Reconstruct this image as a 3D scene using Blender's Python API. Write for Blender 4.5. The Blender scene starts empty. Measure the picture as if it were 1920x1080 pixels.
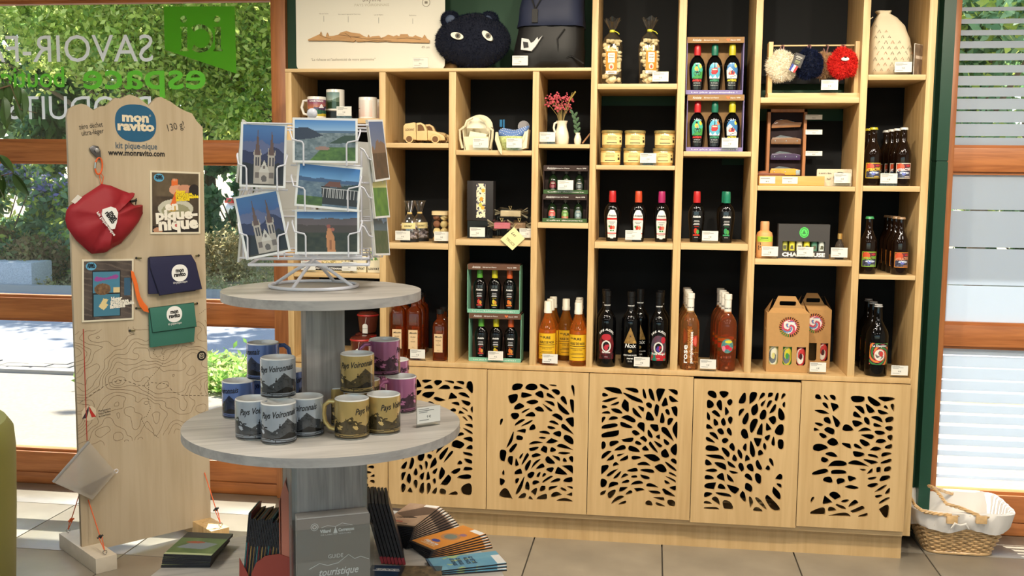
import bpy, bmesh, math, random
import numpy as np
from mathutils import Vector, Matrix
PI = math.pi
random.seed(7); RNG = np.random.default_rng(7)
D = bpy.data
SC = bpy.context.scene
COL = SC.collection

# ------------------------------------------------------------------ camera
F_PX, YAW, PIT, ROL = 1929.6, -.1357, .1051, .0107
CAM = Vector((1.5749, -4.3459, 1.5712))
FW = Vector((math.sin(YAW)*math.cos(PIT), math.cos(YAW)*math.cos(PIT), -math.sin(PIT)))
_r = Vector((math.cos(YAW), -math.sin(YAW), 0)); _u = _r.cross(FW)
RT = _r*math.cos(ROL)+_u*math.sin(ROL); UP = _u*math.cos(ROL)-_r*math.sin(ROL)
cam = D.cameras.new('camera'); cam.sensor_width = 36; cam.lens = 36*F_PX/1920; cam.clip_start = .05; cam.clip_end = 300
co = D.objects.new('camera', cam); COL.objects.link(co)
m = Matrix((RT, UP, -FW)).transposed().to_4x4(); m.translation = CAM; co.matrix_world = m
SC.camera = co
SC.view_settings.view_transform = 'Standard'; SC.view_settings.look = 'None'
SC.view_settings.gamma = 1; SC.view_settings.use_curve_mapping = False; SC.view_settings.exposure = 0.18

# ------------------------------------------------------------------ world and lights
w = D.worlds.new('sky'); SC.world = w; w.use_nodes = True
nt = w.node_tree; sky = nt.nodes.new('ShaderNodeTexSky'); sky.sky_type = 'NISHITA'; sky.sun_disc = False
sky.sun_elevation = math.radians(52); sky.sun_rotation = math.radians(-20); sky.altitude = 300
bg = nt.nodes['Background']; bg.inputs['Strength'].default_value = .5
nt.links.new(sky.outputs[0], bg.inputs['Color'])
def light(name, kind, loc, target, energy, color, **kw):
    l = D.lights.new(name, kind); l.energy = energy; l.color = color
    for k, v in kw.items(): setattr(l, k, v)
    o = D.objects.new(name, l); COL.objects.link(o); o.location = loc
    o.rotation_euler = (Vector(target)-Vector(loc)).to_track_quat('-Z', 'Y').to_euler(); return o
SUN_D = Vector((.20, -.66, -.96))
light('sun', 'SUN', (-4, 12, 16), Vector((-4, 12, 16))+SUN_D, 13.5, (1, .95, .86), angle=.009)
WARM = (1, .86, .66)
SPOTS = [(.1, -1.35), (.85, -1.6), (1.6, -1.55), (2.3, -1.6), (3.05, -1.5)]
SPOT_W = [32, 60, 74, 77, 66]
for (sx, sy), sw_ in zip(SPOTS, SPOT_W):
    light('spot_lamp_light', 'SPOT', (sx, sy, 2.74), (sx*.92+.10, .05, .95), sw_, WARM, spot_size=math.radians(100), spot_blend=.7, shadow_soft_size=.035)
for px_ in (-.6, 1.6, 3.8):
    for py_ in (-2.2, -4.4):
        light('added_fill_light', 'AREA', (px_, py_, 2.86), (px_, py_, 0), 20, (1, .93, .84), shape='SQUARE', size=.58)  # unseen fill lights added to lift the room and the table

# ------------------------------------------------------------------ pixel -> world
def ray(px, py): return RT*((px-960)/F_PX)-UP*((py-540)/F_PX)+FW
def at(px, py, Y=None, Z=None, X=None):
    d = ray(px, py)
    t = (Y-CAM.y)/d.y if Y is not None else (Z-CAM.z)/d.z if Z is not None else (X-CAM.x)/d.x
    return CAM+d*t
def on_plane(px, py, p0, n):
    d = ray(px, py); return CAM+d*((Vector(p0)-CAM).dot(n)/d.dot(n))

# ------------------------------------------------------------------ materials
def lin(c):
    return tuple(((x/255)/12.92 if x/255 <= .04045 else ((x/255+.055)/1.055)**2.4) for x in c)
def new_mat(name):
    mt = D.materials.new(name); mt.use_nodes = True; return mt, mt.node_tree, mt.node_tree.nodes['Principled BSDF']
def M(name, rgb, rough=.5, metal=0, noise=0, nscale=20, bump=0, trans=0, ior=1.45, coat=0, sheen=0, spec=None, stretch=(1, 1, 1), emit=0, alpha=1, sss=0):
    mt, t, b = new_mat(name); c = (*lin(rgb), 1)
    b.inputs['Base Color'].default_value = c; b.inputs['Roughness'].default_value = rough; b.inputs['Metallic'].default_value = metal
    b.inputs['Transmission Weight'].default_value = trans; b.inputs['IOR'].default_value = ior; b.inputs['Coat Weight'].default_value = coat
    b.inputs['Sheen Weight'].default_value = sheen; b.inputs['Alpha'].default_value = alpha
    if spec is not None: b.inputs['Specular IOR Level'].default_value = spec
    if emit: b.inputs['Emission Color'].default_value = c; b.inputs['Emission Strength'].default_value = emit
    if noise or bump:
        tc = t.nodes.new('ShaderNodeTexCoord'); mp = t.nodes.new('ShaderNodeMapping'); mp.inputs['Scale'].default_value = stretch
        n = t.nodes.new('ShaderNodeTexNoise'); n.inputs['Scale'].default_value = nscale; n.inputs['Detail'].default_value = 5
        t.links.new(tc.outputs['Object'], mp.inputs[0]); t.links.new(mp.outputs[0], n.inputs[0])
        if noise:
            r = t.nodes.new('ShaderNodeValToRGB'); e = r.color_ramp.elements
            e[0].position = .3; e[1].position = .7
            e[0].color = (*[x*(1-noise) for x in c[:3]], 1); e[1].color = (*[min(1, x*(1+noise)) for x in c[:3]], 1)
            t.links.new(n.outputs['Fac'], r.inputs[0]); t.links.new(r.outputs[0], b.inputs['Base Color'])
        if bump:
            bp = t.nodes.new('ShaderNodeBump'); bp.inputs['Strength'].default_value = bump; bp.inputs['Distance'].default_value = .004
            t.links.new(n.outputs['Fac'], bp.inputs['Height']); t.links.new(bp.outputs[0], b.inputs['Normal'])
    return mt
def wood(name, c1, c2, axis, scale=1.0, rough=.45, dark=.0, coat=0):
    mt, t, b = new_mat(name)
    tc = t.nodes.new('ShaderNodeTexCoord'); mp = t.nodes.new('ShaderNodeMapping')
    s = [14*scale]*3; s['XYZ'.index(axis)] = .9*scale; mp.inputs['Scale'].default_value = s
    n = t.nodes.new('ShaderNodeTexNoise'); n.inputs['Scale'].default_value = 2.2; n.inputs['Detail'].default_value = 6; n.inputs['Distortion'].default_value = 1.2
    wv = t.nodes.new('ShaderNodeTexNoise'); wv.inputs['Scale'].default_value = 11; wv.inputs['Detail'].default_value = 3
    mx = t.nodes.new('ShaderNodeMath'); mx.operation = 'MULTIPLY_ADD'; mx.inputs[1].default_value = .35
    r = t.nodes.new('ShaderNodeValToRGB'); e = r.color_ramp.elements
    e[0].position = .38; e[1].position = .82; e[0].color = (*lin(c2), 1); e[1].color = (*lin(c1), 1)
    t.links.new(tc.outputs['Object'], mp.inputs[0]); t.links.new(mp.outputs[0], n.inputs[0]); t.links.new(mp.outputs[0], wv.inputs[0])
    t.links.new(wv.outputs['Fac'], mx.inputs[0]); t.links.new(n.outputs['Fac'], mx.inputs[2])
    t.links.new(mx.outputs[0], r.inputs[0]); t.links.new(r.outputs[0], b.inputs['Base Color'])
    b.inputs['Roughness'].default_value = rough; b.inputs['Coat Weight'].default_value = coat
    bp = t.nodes.new('ShaderNodeBump'); bp.inputs['Strength'].default_value = .12; bp.inputs['Distance'].default_value = .002
    t.links.new(n.outputs['Fac'], bp.inputs['Height']); t.links.new(bp.outputs[0], b.inputs['Normal'])
    return mt
def vcol(name, rough=.5, metal=0, trans=0, coat=0, spec=.5, transl=0):
    mt, t, b = new_mat(name); a = t.nodes.new('ShaderNodeVertexColor'); a.layer_name = 'Col'
    t.links.new(a.outputs[0], b.inputs['Base Color']); b.inputs['Roughness'].default_value = rough; b.inputs['Metallic'].default_value = metal
    b.inputs['Coat Weight'].default_value = coat; b.inputs['Specular IOR Level'].default_value = spec; b.inputs['Transmission Weight'].default_value = trans
    if transl:
        gm = t.nodes.new('ShaderNodeGamma'); gm.inputs[1].default_value = .72
        tr = t.nodes.new('ShaderNodeBsdfTranslucent'); mx = t.nodes.new('ShaderNodeMixShader'); mx.inputs[0].default_value = transl
        t.links.new(a.outputs[0], gm.inputs[0]); t.links.new(gm.outputs[0], tr.inputs[0]); t.links.new(b.outputs[0], mx.inputs[1]); t.links.new(tr.outputs[0], mx.inputs[2])
        t.links.new(mx.outputs[0], t.nodes['Material Output'].inputs[0])
    return mt
def thin_glass(name, tint=(255, 255, 255), refl=.06, rough=0.0):
    mt, t, b = new_mat(name); t.nodes.remove(b)
    a = t.nodes.new('ShaderNodeBsdfTransparent'); a.inputs[0].default_value = (*lin(tint), 1)
    g = t.nodes.new('ShaderNodeBsdfGlossy'); g.inputs['Roughness'].default_value = rough
    lw = t.nodes.new('ShaderNodeLayerWeight'); lw.inputs[0].default_value = .12
    fr = t.nodes.new('ShaderNodeMath'); fr.operation = 'MULTIPLY_ADD'; fr.inputs[1].default_value = .5; fr.inputs[2].default_value = refl; t.links.new(lw.outputs['Facing'], fr.inputs[0])
    mx = t.nodes.new('ShaderNodeMixShader'); t.links.new(fr.outputs[0], mx.inputs[0])
    t.links.new(a.outputs[0], mx.inputs[1]); t.links.new(g.outputs[0], mx.inputs[2]); t.links.new(mx.outputs[0], t.nodes['Material Output'].inputs[0])
    return mt
def film_mat(name, rgb, transl=.5, see=.0):
    mt, t, b = new_mat(name); b.inputs['Base Color'].default_value = (*lin(rgb), 1); b.inputs['Roughness'].default_value = .7
    tr = t.nodes.new('ShaderNodeBsdfTranslucent'); tr.inputs[0].default_value = (*lin(rgb), 1)
    mx = t.nodes.new('ShaderNodeMixShader'); mx.inputs[0].default_value = transl
    t.links.new(b.outputs[0], mx.inputs[1]); t.links.new(tr.outputs[0], mx.inputs[2])
    last = mx
    if see:
        tp = t.nodes.new('ShaderNodeBsdfTransparent'); m2 = t.nodes.new('ShaderNodeMixShader'); m2.inputs[0].default_value = see
        t.links.new(mx.outputs[0], m2.inputs[1]); t.links.new(tp.outputs[0], m2.inputs[2]); last = m2
    t.links.new(last.outputs[0], t.nodes['Material Output'].inputs[0]); return mt

pine_z = wood('pine_vertical', (216, 184, 132), (184, 146, 92), 'Z'); pine_x = wood('pine_lengthwise', (216, 186, 138), (192, 158, 108), 'X')
maple = wood('maple_plywood', (208, 176, 126), (188, 154, 104), 'Z', .55, .4)
ply = wood('poplar_plywood', (194, 178, 152), (178, 160, 132), 'Z', .5, .6)
orange_x = wood('larch_lengthwise', (196, 124, 70), (152, 86, 44), 'X', 1, .35); orange_z = wood('larch_vertical', (192, 122, 70), (150, 86, 46), 'Z', 1, .35)
greywood = wood('grey_oak_top', (206, 200, 190), (158, 154, 146), 'X', .6, .45); greywood_z = wood('grey_oak_vertical', (172, 164, 158), (124, 118, 114), 'Z', 1.2, .5)
greyedge = wood('grey_oak_edge', (176, 172, 168), (146, 142, 140), 'X', 1, .5)
green_wall = M('dark_green_paint', (40, 80, 58), .6, bump=.05); green_steel = M('green_lacquered_steel', (28, 74, 56), .35)
black_panel = M('black_felt_panel', (14, 17, 20), .9); white_paint = M('white_paint', (232, 230, 224), .7); dark = M('dark_interior_shade', (8, 8, 9), .8)
plaster = M('off_white_plaster', (214, 210, 200), .85, bump=.05); paper = M('white_paper', (222, 220, 212), .6); ink = M('black_ink', (22, 22, 24), .6)
ink_brown = M('engraved_brown', (120, 92, 60), .7); white_ink = M('white_ink', (240, 240, 238), .5); grey_ink = M('grey_ink', (110, 110, 110), .6)
acrylic = thin_glass('clear_acrylic', (248, 250, 250), .035); cello = thin_glass('clear_cellophane', (250, 250, 248), .12, .04)
white_wire = M('white_coated_wire', (222, 222, 230), .3); steel = M('brushed_steel', (190, 190, 190), .25, 1); steel_dk = M('dark_steel', (120, 120, 122), .3, 1)
pic = vcol('printed_card', .35); pic_matte = vcol('printed_paper', .6); pic_gloss = vcol('glazed_print', .22, .15, coat=.6)
# ------------------------------------------------------------------ mesh helpers
class MB:
    def __init__(s): s.v = []; s.f = []
    def add(s, vs, fs):
        k = len(s.v); s.v += [tuple(v) for v in vs]; s.f += [tuple(i+k for i in f) for f in fs]; return s
    def box(s, x0, y0, z0, x1, y1, z1):
        x0, x1 = min(x0, x1), max(x0, x1); y0, y1 = min(y0, y1), max(y0, y1); z0, z1 = min(z0, z1), max(z0, z1)
        return s.add([(x, y, z) for z in (z0, z1) for y in (y0, y1) for x in (x0, x1)], [(0, 2, 3, 1), (4, 5, 7, 6), (0, 1, 5, 4), (2, 6, 7, 3), (0, 4, 6, 2), (1, 3, 7, 5)])
    def lathe(s, prof, n=28, c=(0, 0, 0), sx=1, sy=1, pw=2, ph=0):
        vs = []
        for r, z in prof:
            for i in range(n):
                a = 2*PI*i/n+ph; ca, sa = math.cos(a), math.sin(a)
                if pw != 2:
                    k = (abs(ca)**pw+abs(sa)**pw)**(-1/pw); ca *= k; sa *= k
                vs.append((c[0]+r*sx*ca, c[1]+r*sy*sa, c[2]+z))
        fs = []
        for j in range(len(prof)-1):
            for i in range(n): fs.append((j*n+i, j*n+(i+1) % n, (j+1)*n+(i+1) % n, (j+1)*n+i))
        if prof[0][0] > 1e-6: fs.append(tuple(reversed(range(n))))
        if prof[-1][0] > 1e-6: fs.append(tuple((len(prof)-1)*n+i for i in range(n)))
        return s.add(vs, fs)
    def tube(s, pts, r, n=8, closed=False):
        pts = [Vector(p) for p in pts]; N = len(pts); rs = r if isinstance(r, (list, tuple)) else [r]*N; vs = []
        prev = None
        for i, p in enumerate(pts):
            a = pts[(i-1) % N] if (closed or i > 0) else p; b = pts[(i+1) % N] if (closed or i < N-1) else p
            t = (b-a).normalized()
            if prev is None: prev = t.orthogonal().normalized()
            x = (prev-t*prev.dot(t))
            x = x.normalized() if x.length > 1e-6 else t.orthogonal().normalized(); prev = x; y = t.cross(x)
            for k in range(n): vs.append(p+(x*math.cos(2*PI*k/n)+y*math.sin(2*PI*k/n))*rs[i])
        fs = []
        for i in range(N if closed else N-1):
            for k in range(n): fs.append((i*n+k, i*n+(k+1) % n, ((i+1) % N)*n+(k+1) % n, ((i+1) % N)*n+k))
        if not closed: fs += [tuple(reversed(range(n))), tuple((N-1)*n+k for k in range(n))]
        return s.add(vs, fs)
    def prism(s, poly, y0, y1):          # polygon in x,z pushed along y (front y0)
        n = len(poly); vs = [(x, y0, z) for x, z in poly]+[(x, y1, z) for x, z in poly]
        return s.add(vs, [tuple(range(n)), tuple(reversed(range(n, 2*n)))]+[(i+n, (i+1) % n+n, (i+1) % n, i) for i in range(n)])
    def slab(s, poly, z0, z1):
        n = len(poly); vs = [(x, y, z0) for x, y in poly]+[(x, y, z1) for x, y in poly]
        return s.add(vs, [tuple(reversed(range(n))), tuple(range(n, 2*n))]+[(i, (i+1) % n, (i+1) % n+n, i+n) for i in range(n)])
    def blob(s, c, r, n=12, m_=8, fn=None):
        vs = []
        for j in range(m_+1):
            ph = PI*j/m_
            for i in range(n):
                a = 2*PI*i/n; d = Vector((math.cos(a)*math.sin(ph), math.sin(a)*math.sin(ph), math.cos(ph)))
                k = fn(d) if fn else 1
                vs.append((c[0]+d.x*r[0]*k, c[1]+d.y*r[1]*k, c[2]+d.z*r[2]*k))
        fs = [(j*n+i, (j+1)*n+i, (j+1)*n+(i+1) % n, j*n+(i+1) % n) for j in range(m_) for i in range(n)]
        return s.add(vs, fs)
    def build(s, name, mat, parent=None, smooth=True, bevel=0, loc=None, ang=35):
        me = D.meshes.new(name); me.from_pydata(s.v, [], s.f); me.validate()
        bm = bmesh.new(); bm.from_mesh(me); bmesh.ops.remove_doubles(bm, verts=bm.verts, dist=1e-6); bmesh.ops.recalc_face_normals(bm, faces=bm.faces)
        if bevel: bmesh.ops.bevel(bm, geom=[e for e in bm.edges if len(e.link_faces) == 2 and e.calc_face_angle(0) > .5], offset=bevel, segments=2, affect='EDGES', profile=.6)
        bm.to_mesh(me); bm.free()
        if smooth:
            me.polygons.foreach_set('use_smooth', [True]*len(me.polygons)); me.set_sharp_from_angle(angle=math.radians(ang))
        me.materials.append(mat); return link(name, me, parent, loc)
def link(name, me, parent=None, loc=None):
    o = D.objects.new(name, me); COL.objects.link(o); o.parent = parent
    if loc is not None: o.location = loc
    return o
def tag(o, label=None, cat=None, group=None, kind=None):
    if label: o['label'] = label
    if cat: o['category'] = cat
    if group: o['group'] = group
    if kind: o['kind'] = kind
    return o
def T(name, label, cat, loc=(0, 0, 0), rz=0, group=None, kind=None, parent=None):
    o = D.objects.new(name, None); COL.objects.link(o); o.location = loc; o.rotation_euler = (0, 0, rz); o.empty_display_size = .05; o.parent = parent
    return tag(o, label, cat, group, kind)
def dup(root, loc=None, rz=None, label=None, group=None):
    kids = {}
    for o in D.objects:
        if o.parent: kids.setdefault(o.parent.name, []).append(o)
    def cp(o, par):
        c = o.copy(); COL.objects.link(c); c.parent = par
        for k in kids.get(o.name, []): cp(k, c)
        return c
    r = cp(root, None)
    if loc is not None: r.location = loc
    if rz is not None: r.rotation_euler = (0, 0, rz)
    if label: r['label'] = label
    if group: r['group'] = group
    return r
def struct(name, mb, mat, parent=None, bevel=0, **k):
    o = mb.build(name, mat, parent, bevel=bevel, **k)
    if parent is None: o['kind'] = 'structure'
    return o
def box(x0, y0, z0, x1, y1, z1): return MB().box(x0, y0, z0, x1, y1, z1)
def rrect(w, h, r, n=4, cx=0, cz=0):
    out = []
    for sx, sz, a0 in ((1, 1, 0), (-1, 1, 90), (-1, -1, 180), (1, -1, 270)):
        for i in range(n+1):
            a = math.radians(a0+90*i/n); out.append((cx+sx*(w/2-r)+r*math.cos(a), cz+sz*(h/2-r)+r*math.sin(a)))
    return out
def circ(cx, cz, rx, rz=None, n=24, a0=0): 
    rz = rx if rz is None else rz
    return [(cx+rx*math.cos(2*PI*i/n+a0), cz+rz*math.sin(2*PI*i/n+a0)) for i in range(n)]
def plate(name, outer, holes, thick, mat, parent=None, y=0):
    """flat plate with holes in the x,z plane, front face at y, thickness backwards"""
    cu = D.curves.new(name, 'CURVE'); cu.dimensions = '2D'; cu.fill_mode = 'BOTH'; cu.extrude = thick/2
    for pl in [outer]+list(holes):
        sp = cu.splines.new('POLY'); sp.points.add(len(pl)-1); sp.use_cyclic_u = True
        for i, p in enumerate(pl): sp.points[i].co = (p[0], p[1], 0, 1)
    ob = D.objects.new('tmp', cu); me = D.meshes.new_from_object(ob); D.objects.remove(ob); D.curves.remove(cu); me.name = name
    n = len(me.vertices); a = np.empty(n*3); me.vertices.foreach_get('co', a); a = a.reshape(-1, 3)
    b = np.stack([a[:, 0], y+thick/2-a[:, 2], a[:, 1]], 1); me.vertices.foreach_set('co', b.ravel())
    me.materials.clear(); me.materials.append(mat); me.update(); return link(name, me, parent)
_tc = {}
def txt_data(s, res=2, bold=0, shear=0):
    k = (s, res, bold, shear)
    if k not in _tc:
        cu = D.curves.new('t', 'FONT'); cu.body = s; cu.size = 1; cu.resolution_u = res; cu.offset = bold; cu.shear = shear; cu.align_x = 'CENTER'
        ob = D.objects.new('tmp', cu); me = D.meshes.new_from_object(ob); n = len(me.vertices)
        a = np.empty(n*3); me.vertices.foreach_get('co', a); a = a.reshape(-1, 3)
        _tc[k] = (a[:, :2].copy(), [tuple(p.vertices) for p in me.polygons]); D.objects.remove(ob); D.curves.remove(cu); D.meshes.remove(me)
    return _tc[k]
def txt(parent, s, x, z, size, mat, y=-.0006, rot=0, R=None, ry=None, back=False, bold=0, shear=0, sx=1, name='lettering', res=2, flat=False, th0=0, width=None):
    """lettering in the x,z plane facing -y; R wraps it round a vertical cylinder; width fits it"""
    a, fs = txt_data(s, res, bold, shear)
    if len(a) == 0: return None
    if width: sx = width/((a[:, 0].max()-a[:, 0].min())*size)
    X = a[:, 0]*size*sx; Z = a[:, 1]*size
    c, q = math.cos(rot), math.sin(rot); X, Z = x+c*X-q*Z, z+q*X+c*Z
    if R:
        th = X/R+th0; co_ = np.stack([R*np.sin(th), -(ry or R)*np.cos(th), Z], 1)
    elif flat: co_ = np.stack([X, Z, np.full_like(X, y)], 1)
    elif back: co_ = np.stack([-X+2*x, np.full_like(X, y), Z], 1)
    else: co_ = np.stack([X, np.full_like(X, y), Z], 1)
    me = D.meshes.new(name); me.from_pydata(co_.tolist(), [], fs); me.materials.append(mat); return link(name, me, parent)

# ------------------------------------------------------------------ printed pictures: cells of colour in a mesh grid
def vn(u, v, sc, seed=0):
    r = np.random.default_rng(seed).random((64, 64)); x = (u*sc) % 63; y = (v*sc) % 63
    i = x.astype(int); j = y.astype(int); fx = x-i; fy = y-j; fx = fx*fx*(3-2*fx); fy = fy*fy*(3-2*fy)
    return (r[j, i]*(1-fx)+r[j, i+1]*fx)*(1-fy)+(r[j+1, i]*(1-fx)+r[j+1, i+1]*fx)*fy
def fbm(u, v, sc, seed=0): return (vn(u, v, sc, seed)+.5*vn(u, v, sc*2.1, seed+1)+.25*vn(u, v, sc*4.3, seed+2))/1.75
class Cv:
    def __init__(s, nx, ny, bg=(255, 255, 255), asp=1):
        s.nx, s.ny = nx, ny; s.u, s.v = np.meshgrid((np.arange(nx)+.5)/nx, (np.arange(ny)+.5)/ny); s.a = np.ones((ny, nx, 3))*np.array(bg, float); s.asp = asp
    def m(s, mask, c):
        s.a[mask] = c; return s
    def rect(s, x0, y0, x1, y1, c): return s.m((s.u >= x0) & (s.u <= x1) & (s.v >= y0) & (s.v <= y1), c)
    def ell(s, cx, cy, rx, ry, c): return s.m(((s.u-cx)/rx)**2+((s.v-cy)/ry)**2 <= 1, c)
    def poly(s, pts, c):
        ins = np.zeros(s.u.shape, bool); n = len(pts)
        for i in range(n):
            (x0, y0), (x1, y1) = pts[i], pts[(i+1) % n]
            if y0 == y1: continue
            ins ^= ((y0 > s.v) != (y1 > s.v)) & (s.u < (x1-x0)*(s.v-y0)/(y1-y0)+x0)
        return s.m(ins, c)
    def grad(s, c0, c1, y0=0, y1=1, mask=None):
        t = np.clip((s.v-y0)/(y1-y0), 0, 1)[..., None]; g = np.array(c0)*(1-t)+np.array(c1)*t
        mk = (s.v >= y0) & (s.v <= y1) if mask is None else mask; s.a[mk] = g[mk]; return s
    def tex(s, mask, c0, c1, sc, seed=0, thr=None):
        n = fbm(s.u*s.asp, s.v, sc, seed)
        if thr is not None: n = (n > thr).astype(float)
        n = n[..., None]; g = np.array(c0)*(1-n)+np.array(c1)*n; s.a[mask] = g[mask]; return s
    def ridge(s, base, amp, sc, seed, c, w_=0):
        h = base+amp*(fbm(s.u, s.u*0+.37, sc, seed)-.5); return s.m(s.v < h, c)
    def bars(s, x0, x1, ys, hh, c, seed=0):
        r = np.random.default_rng(seed)
        for y in ys: s.rect(x0+(x1-x0)*r.random()*.15, y-hh/2, x1-(x1-x0)*r.random()*.2, y+hh/2, c)
        return s
    def mesh(s, name, w, h, mat, R=None, ry=None, th0=0, mask=None, closed=False, flat=False, prof=None):
        nx, ny = s.nx, s.ny; gx, gz = np.meshgrid(np.linspace(-w/2, w/2, nx+1), np.linspace(0, h, ny+1))
        if R is not None:
            th = gx/R+th0; k = 1.0
            if prof is not None: k = np.interp(gz, [p[1] for p in prof], [p[0] for p in prof])/R
            X, Y, Z = R*k*np.sin(th), -(ry or R)*k*np.cos(th), gz
        elif flat: X, Y, Z = gx, gz, gx*0
        else: X, Y, Z = gx, gx*0, gz
        vs = np.stack([X, Y, Z], -1).reshape(-1, 3)
        j, i = np.meshgrid(np.arange(ny), np.arange(nx), indexing='ij'); k0 = j*(nx+1)+i
        fs = np.stack([k0, k0+1, k0+nx+2, k0+nx+1], -1).reshape(-1, 4); colr = s.a.reshape(-1, 3)/255
        if mask is not None: fs = fs[mask.reshape(-1)]; colr = colr[mask.reshape(-1)]
        n = len(fs); me = D.meshes.new(name); me.vertices.add(len(vs)); me.vertices.foreach_set('co', vs.astype('f').ravel())
        me.loops.add(n*4); me.loops.foreach_set('vertex_index', fs.astype('i').ravel()); me.polygons.add(n)
        me.polygons.foreach_set('loop_start', np.arange(0, n*4, 4, dtype='i')); me.polygons.foreach_set('use_smooth', np.ones(n, bool)) if R is not None else None
        me.update(calc_edges=True)
        L = np.where(colr <= .04045, colr/12.92, ((colr+.055)/1.055)**2.4); L = np.concatenate([L, np.ones((n, 1))], 1)
        at_ = me.color_attributes.new('Col', 'FLOAT_COLOR', 'CORNER'); at_.data.foreach_set('color', np.repeat(L, 4, 0).astype('f').ravel())
        me.materials.append(mat); return me
def vn1(x, seed): 
    r = np.random.default_rng(seed).random(64); i = int(x) % 63; f = x-int(x); return r[i]*(1-f)+r[i+1]*f
# ------------------------------------------------------------------ room shell
WY = .41                      # inner face of the window wall
XL, XR, YB, ZC = -3.6, 5.0, -7.2, 2.9
fl = struct('floor', box(XL, YB, -.12, XR, WY, -.012), M('grout', (92, 88, 80), .9))
tile_m = M('grey_stone_tile', (146, 138, 124), .32, noise=.14, nscale=5, bump=.12)
tm = MB().box(.003, .003, -.012, .553, .567, 0)
t0 = tm.build('tile', tile_m, fl, bevel=.001); first = True
for i in range(-8, 8):
    for j in range(0, 12):
        x, y = 1.09+.556*i, .115-.57*j
        if x < XL-.3 or x+.556 > XR+.5 or y < YB: continue
        o = t0 if first else t0.copy()
        if not first: COL.objects.link(o)
        first = False; o.location = (x, y-.57 if j else y-.57, 0)
for i in range(-8, 7):          # the cut tiles along the window wall
    o = t0.copy(); COL.objects.link(o); o.location = (1.09+.556*i, .115, 0); o.scale = (1, .51, 1)
ceil = struct('ceiling', box(XL, YB, ZC, XR, WY+.2, ZC+.12), plaster)
struct('wall_left', box(XL-.12, YB, 0, XL, WY, ZC), plaster)
struct('wall_right', box(XR, YB, 0, XR+.12, WY, ZC), plaster)
wf = struct('wall_front', box(XL, YB-.15, 0, XR, YB, .9).box(XL, YB-.15, 2.5, XR, YB, ZC).box(XL, YB-.15, .9, XL+.5, YB, 2.5).box(XR-.5, YB-.15, .9, XR, YB, 2.5), plaster)
box(XL+.5, YB-.09, .9, XR-.5, YB-.08, 2.5).build('glass_pane', thin_glass('added_rear_glass', (235, 242, 240)), wf)  # unseen rear window, put in so sky light reaches the room
struct('wall_back', box(-.155, WY, 0, 2.80, WY+.16, ZC).box(XL, WY, 2.5, -.155, WY+.16, ZC).box(2.8, WY, 2.5, XR, WY+.16, ZC), green_wall)
struct('added_shade_eave', box(XL, WY+.16, 2.62, XR, WY+1.05, 2.74), M('shade_eave_boards', (150, 100, 60), .7))  # unseen eave, added and sized to block sun above the lowest panes
col = struct('trim_1', box(2.776, .33, 0, 2.825, WY, 1.665).box(2.776, .33, 1.672, 2.825, WY, ZC).box(2.779, .335, 1.66, 2.822, WY, 1.68), green_steel)

glass = thin_glass('window_glass', (252, 253, 252), .03)
film = film_mat('frosted_film', (206, 214, 222), .55, .05)
def window(name, x0, x1, posts, zs, zd):
    wn = T(name, None, None, kind='structure')
    for (a, b) in zs:
        mb = MB().box(x0, WY, a+.006, x1, WY+.07, b-.006) if a > .05 else MB().box(x0, WY, .0, x1, WY+.07, .058).box(x0, WY+.004, .058, x1, WY+.07, .064).box(x0, WY-.004, .064, x1, WY+.07, b-.006)
        mb.build('window_rail', orange_x, wn, bevel=.003)
        MB().box(x0, WY+.016, b-.006, x1, WY+.06, b+.007).box(x0, WY+.016, a-.007, x1, WY+.06, a+.006).build('glazing_bead', orange_x, wn)
    for (a, b) in posts:
        box(a, WY-.03, 0, b, WY+.09, 2.5).build('window_post', orange_z, wn, bevel=.003)
        MB().box(a-.012, WY+.018, .17, a, WY+.06, 2.4).box(b, WY+.018, .17, b+.012, WY+.06, 2.4).build('glazing_bead', orange_z, wn)
    ps = [x0]+[v for p in posts for v in p]+[x1]
    for k in range(0, len(ps), 2):
        if ps[k+1]-ps[k] < .05: continue
        for j in range(len(zs)-1):
            box(ps[k], WY+.036, zs[j][1], ps[k+1], WY+.042, zs[j+1][0]).build('glass_pane', glass, wn)
    return wn
ZS = [(0, .172), (.842, .96), (1.63, 1.738), (2.405, 2.5)]
w1 = window('window_1', XL, -.155, [(-.227, -.155), (-1.95, -1.87)], ZS, 0)
w2 = window('window_2', 2.826, XR, [(2.826, 2.862), (4.3, 4.37)], [(0, .19), (.848, .955), (1.62, 1.735), (2.405, 2.5)], 0)
def stripe(z0, z1):
    for xa, xb in ((2.874, 4.288), (4.382, 5.0)): box(xa, WY+.032, z0, xb, WY+.0345, z1).build('film_stripe', film, w2)
def zz(y): return at(1860, y, Y=WY+.03).z
for a, b in ((13, 20), (35, 44), (56, 66), (77, 90), (100, 113), (122, 136), (142, 160), (164, 181), (185, 205), (208.5, 229.5), (232.5, 255), (258, 274)): stripe(zz(b), zz(a))
for a, b in ((326, 393.5), (396, 464), (467, 535), (537, 607)): stripe(zz(b), zz(a))
for a, b in ((656, 667), (669.5, 690), (692, 713), (716, 734), (738, 756), (761, 776), (781, 796), (802, 818), (826, 838), (848, 858), (872, 880), (894, 900)): stripe(zz(b), zz(a))

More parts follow.
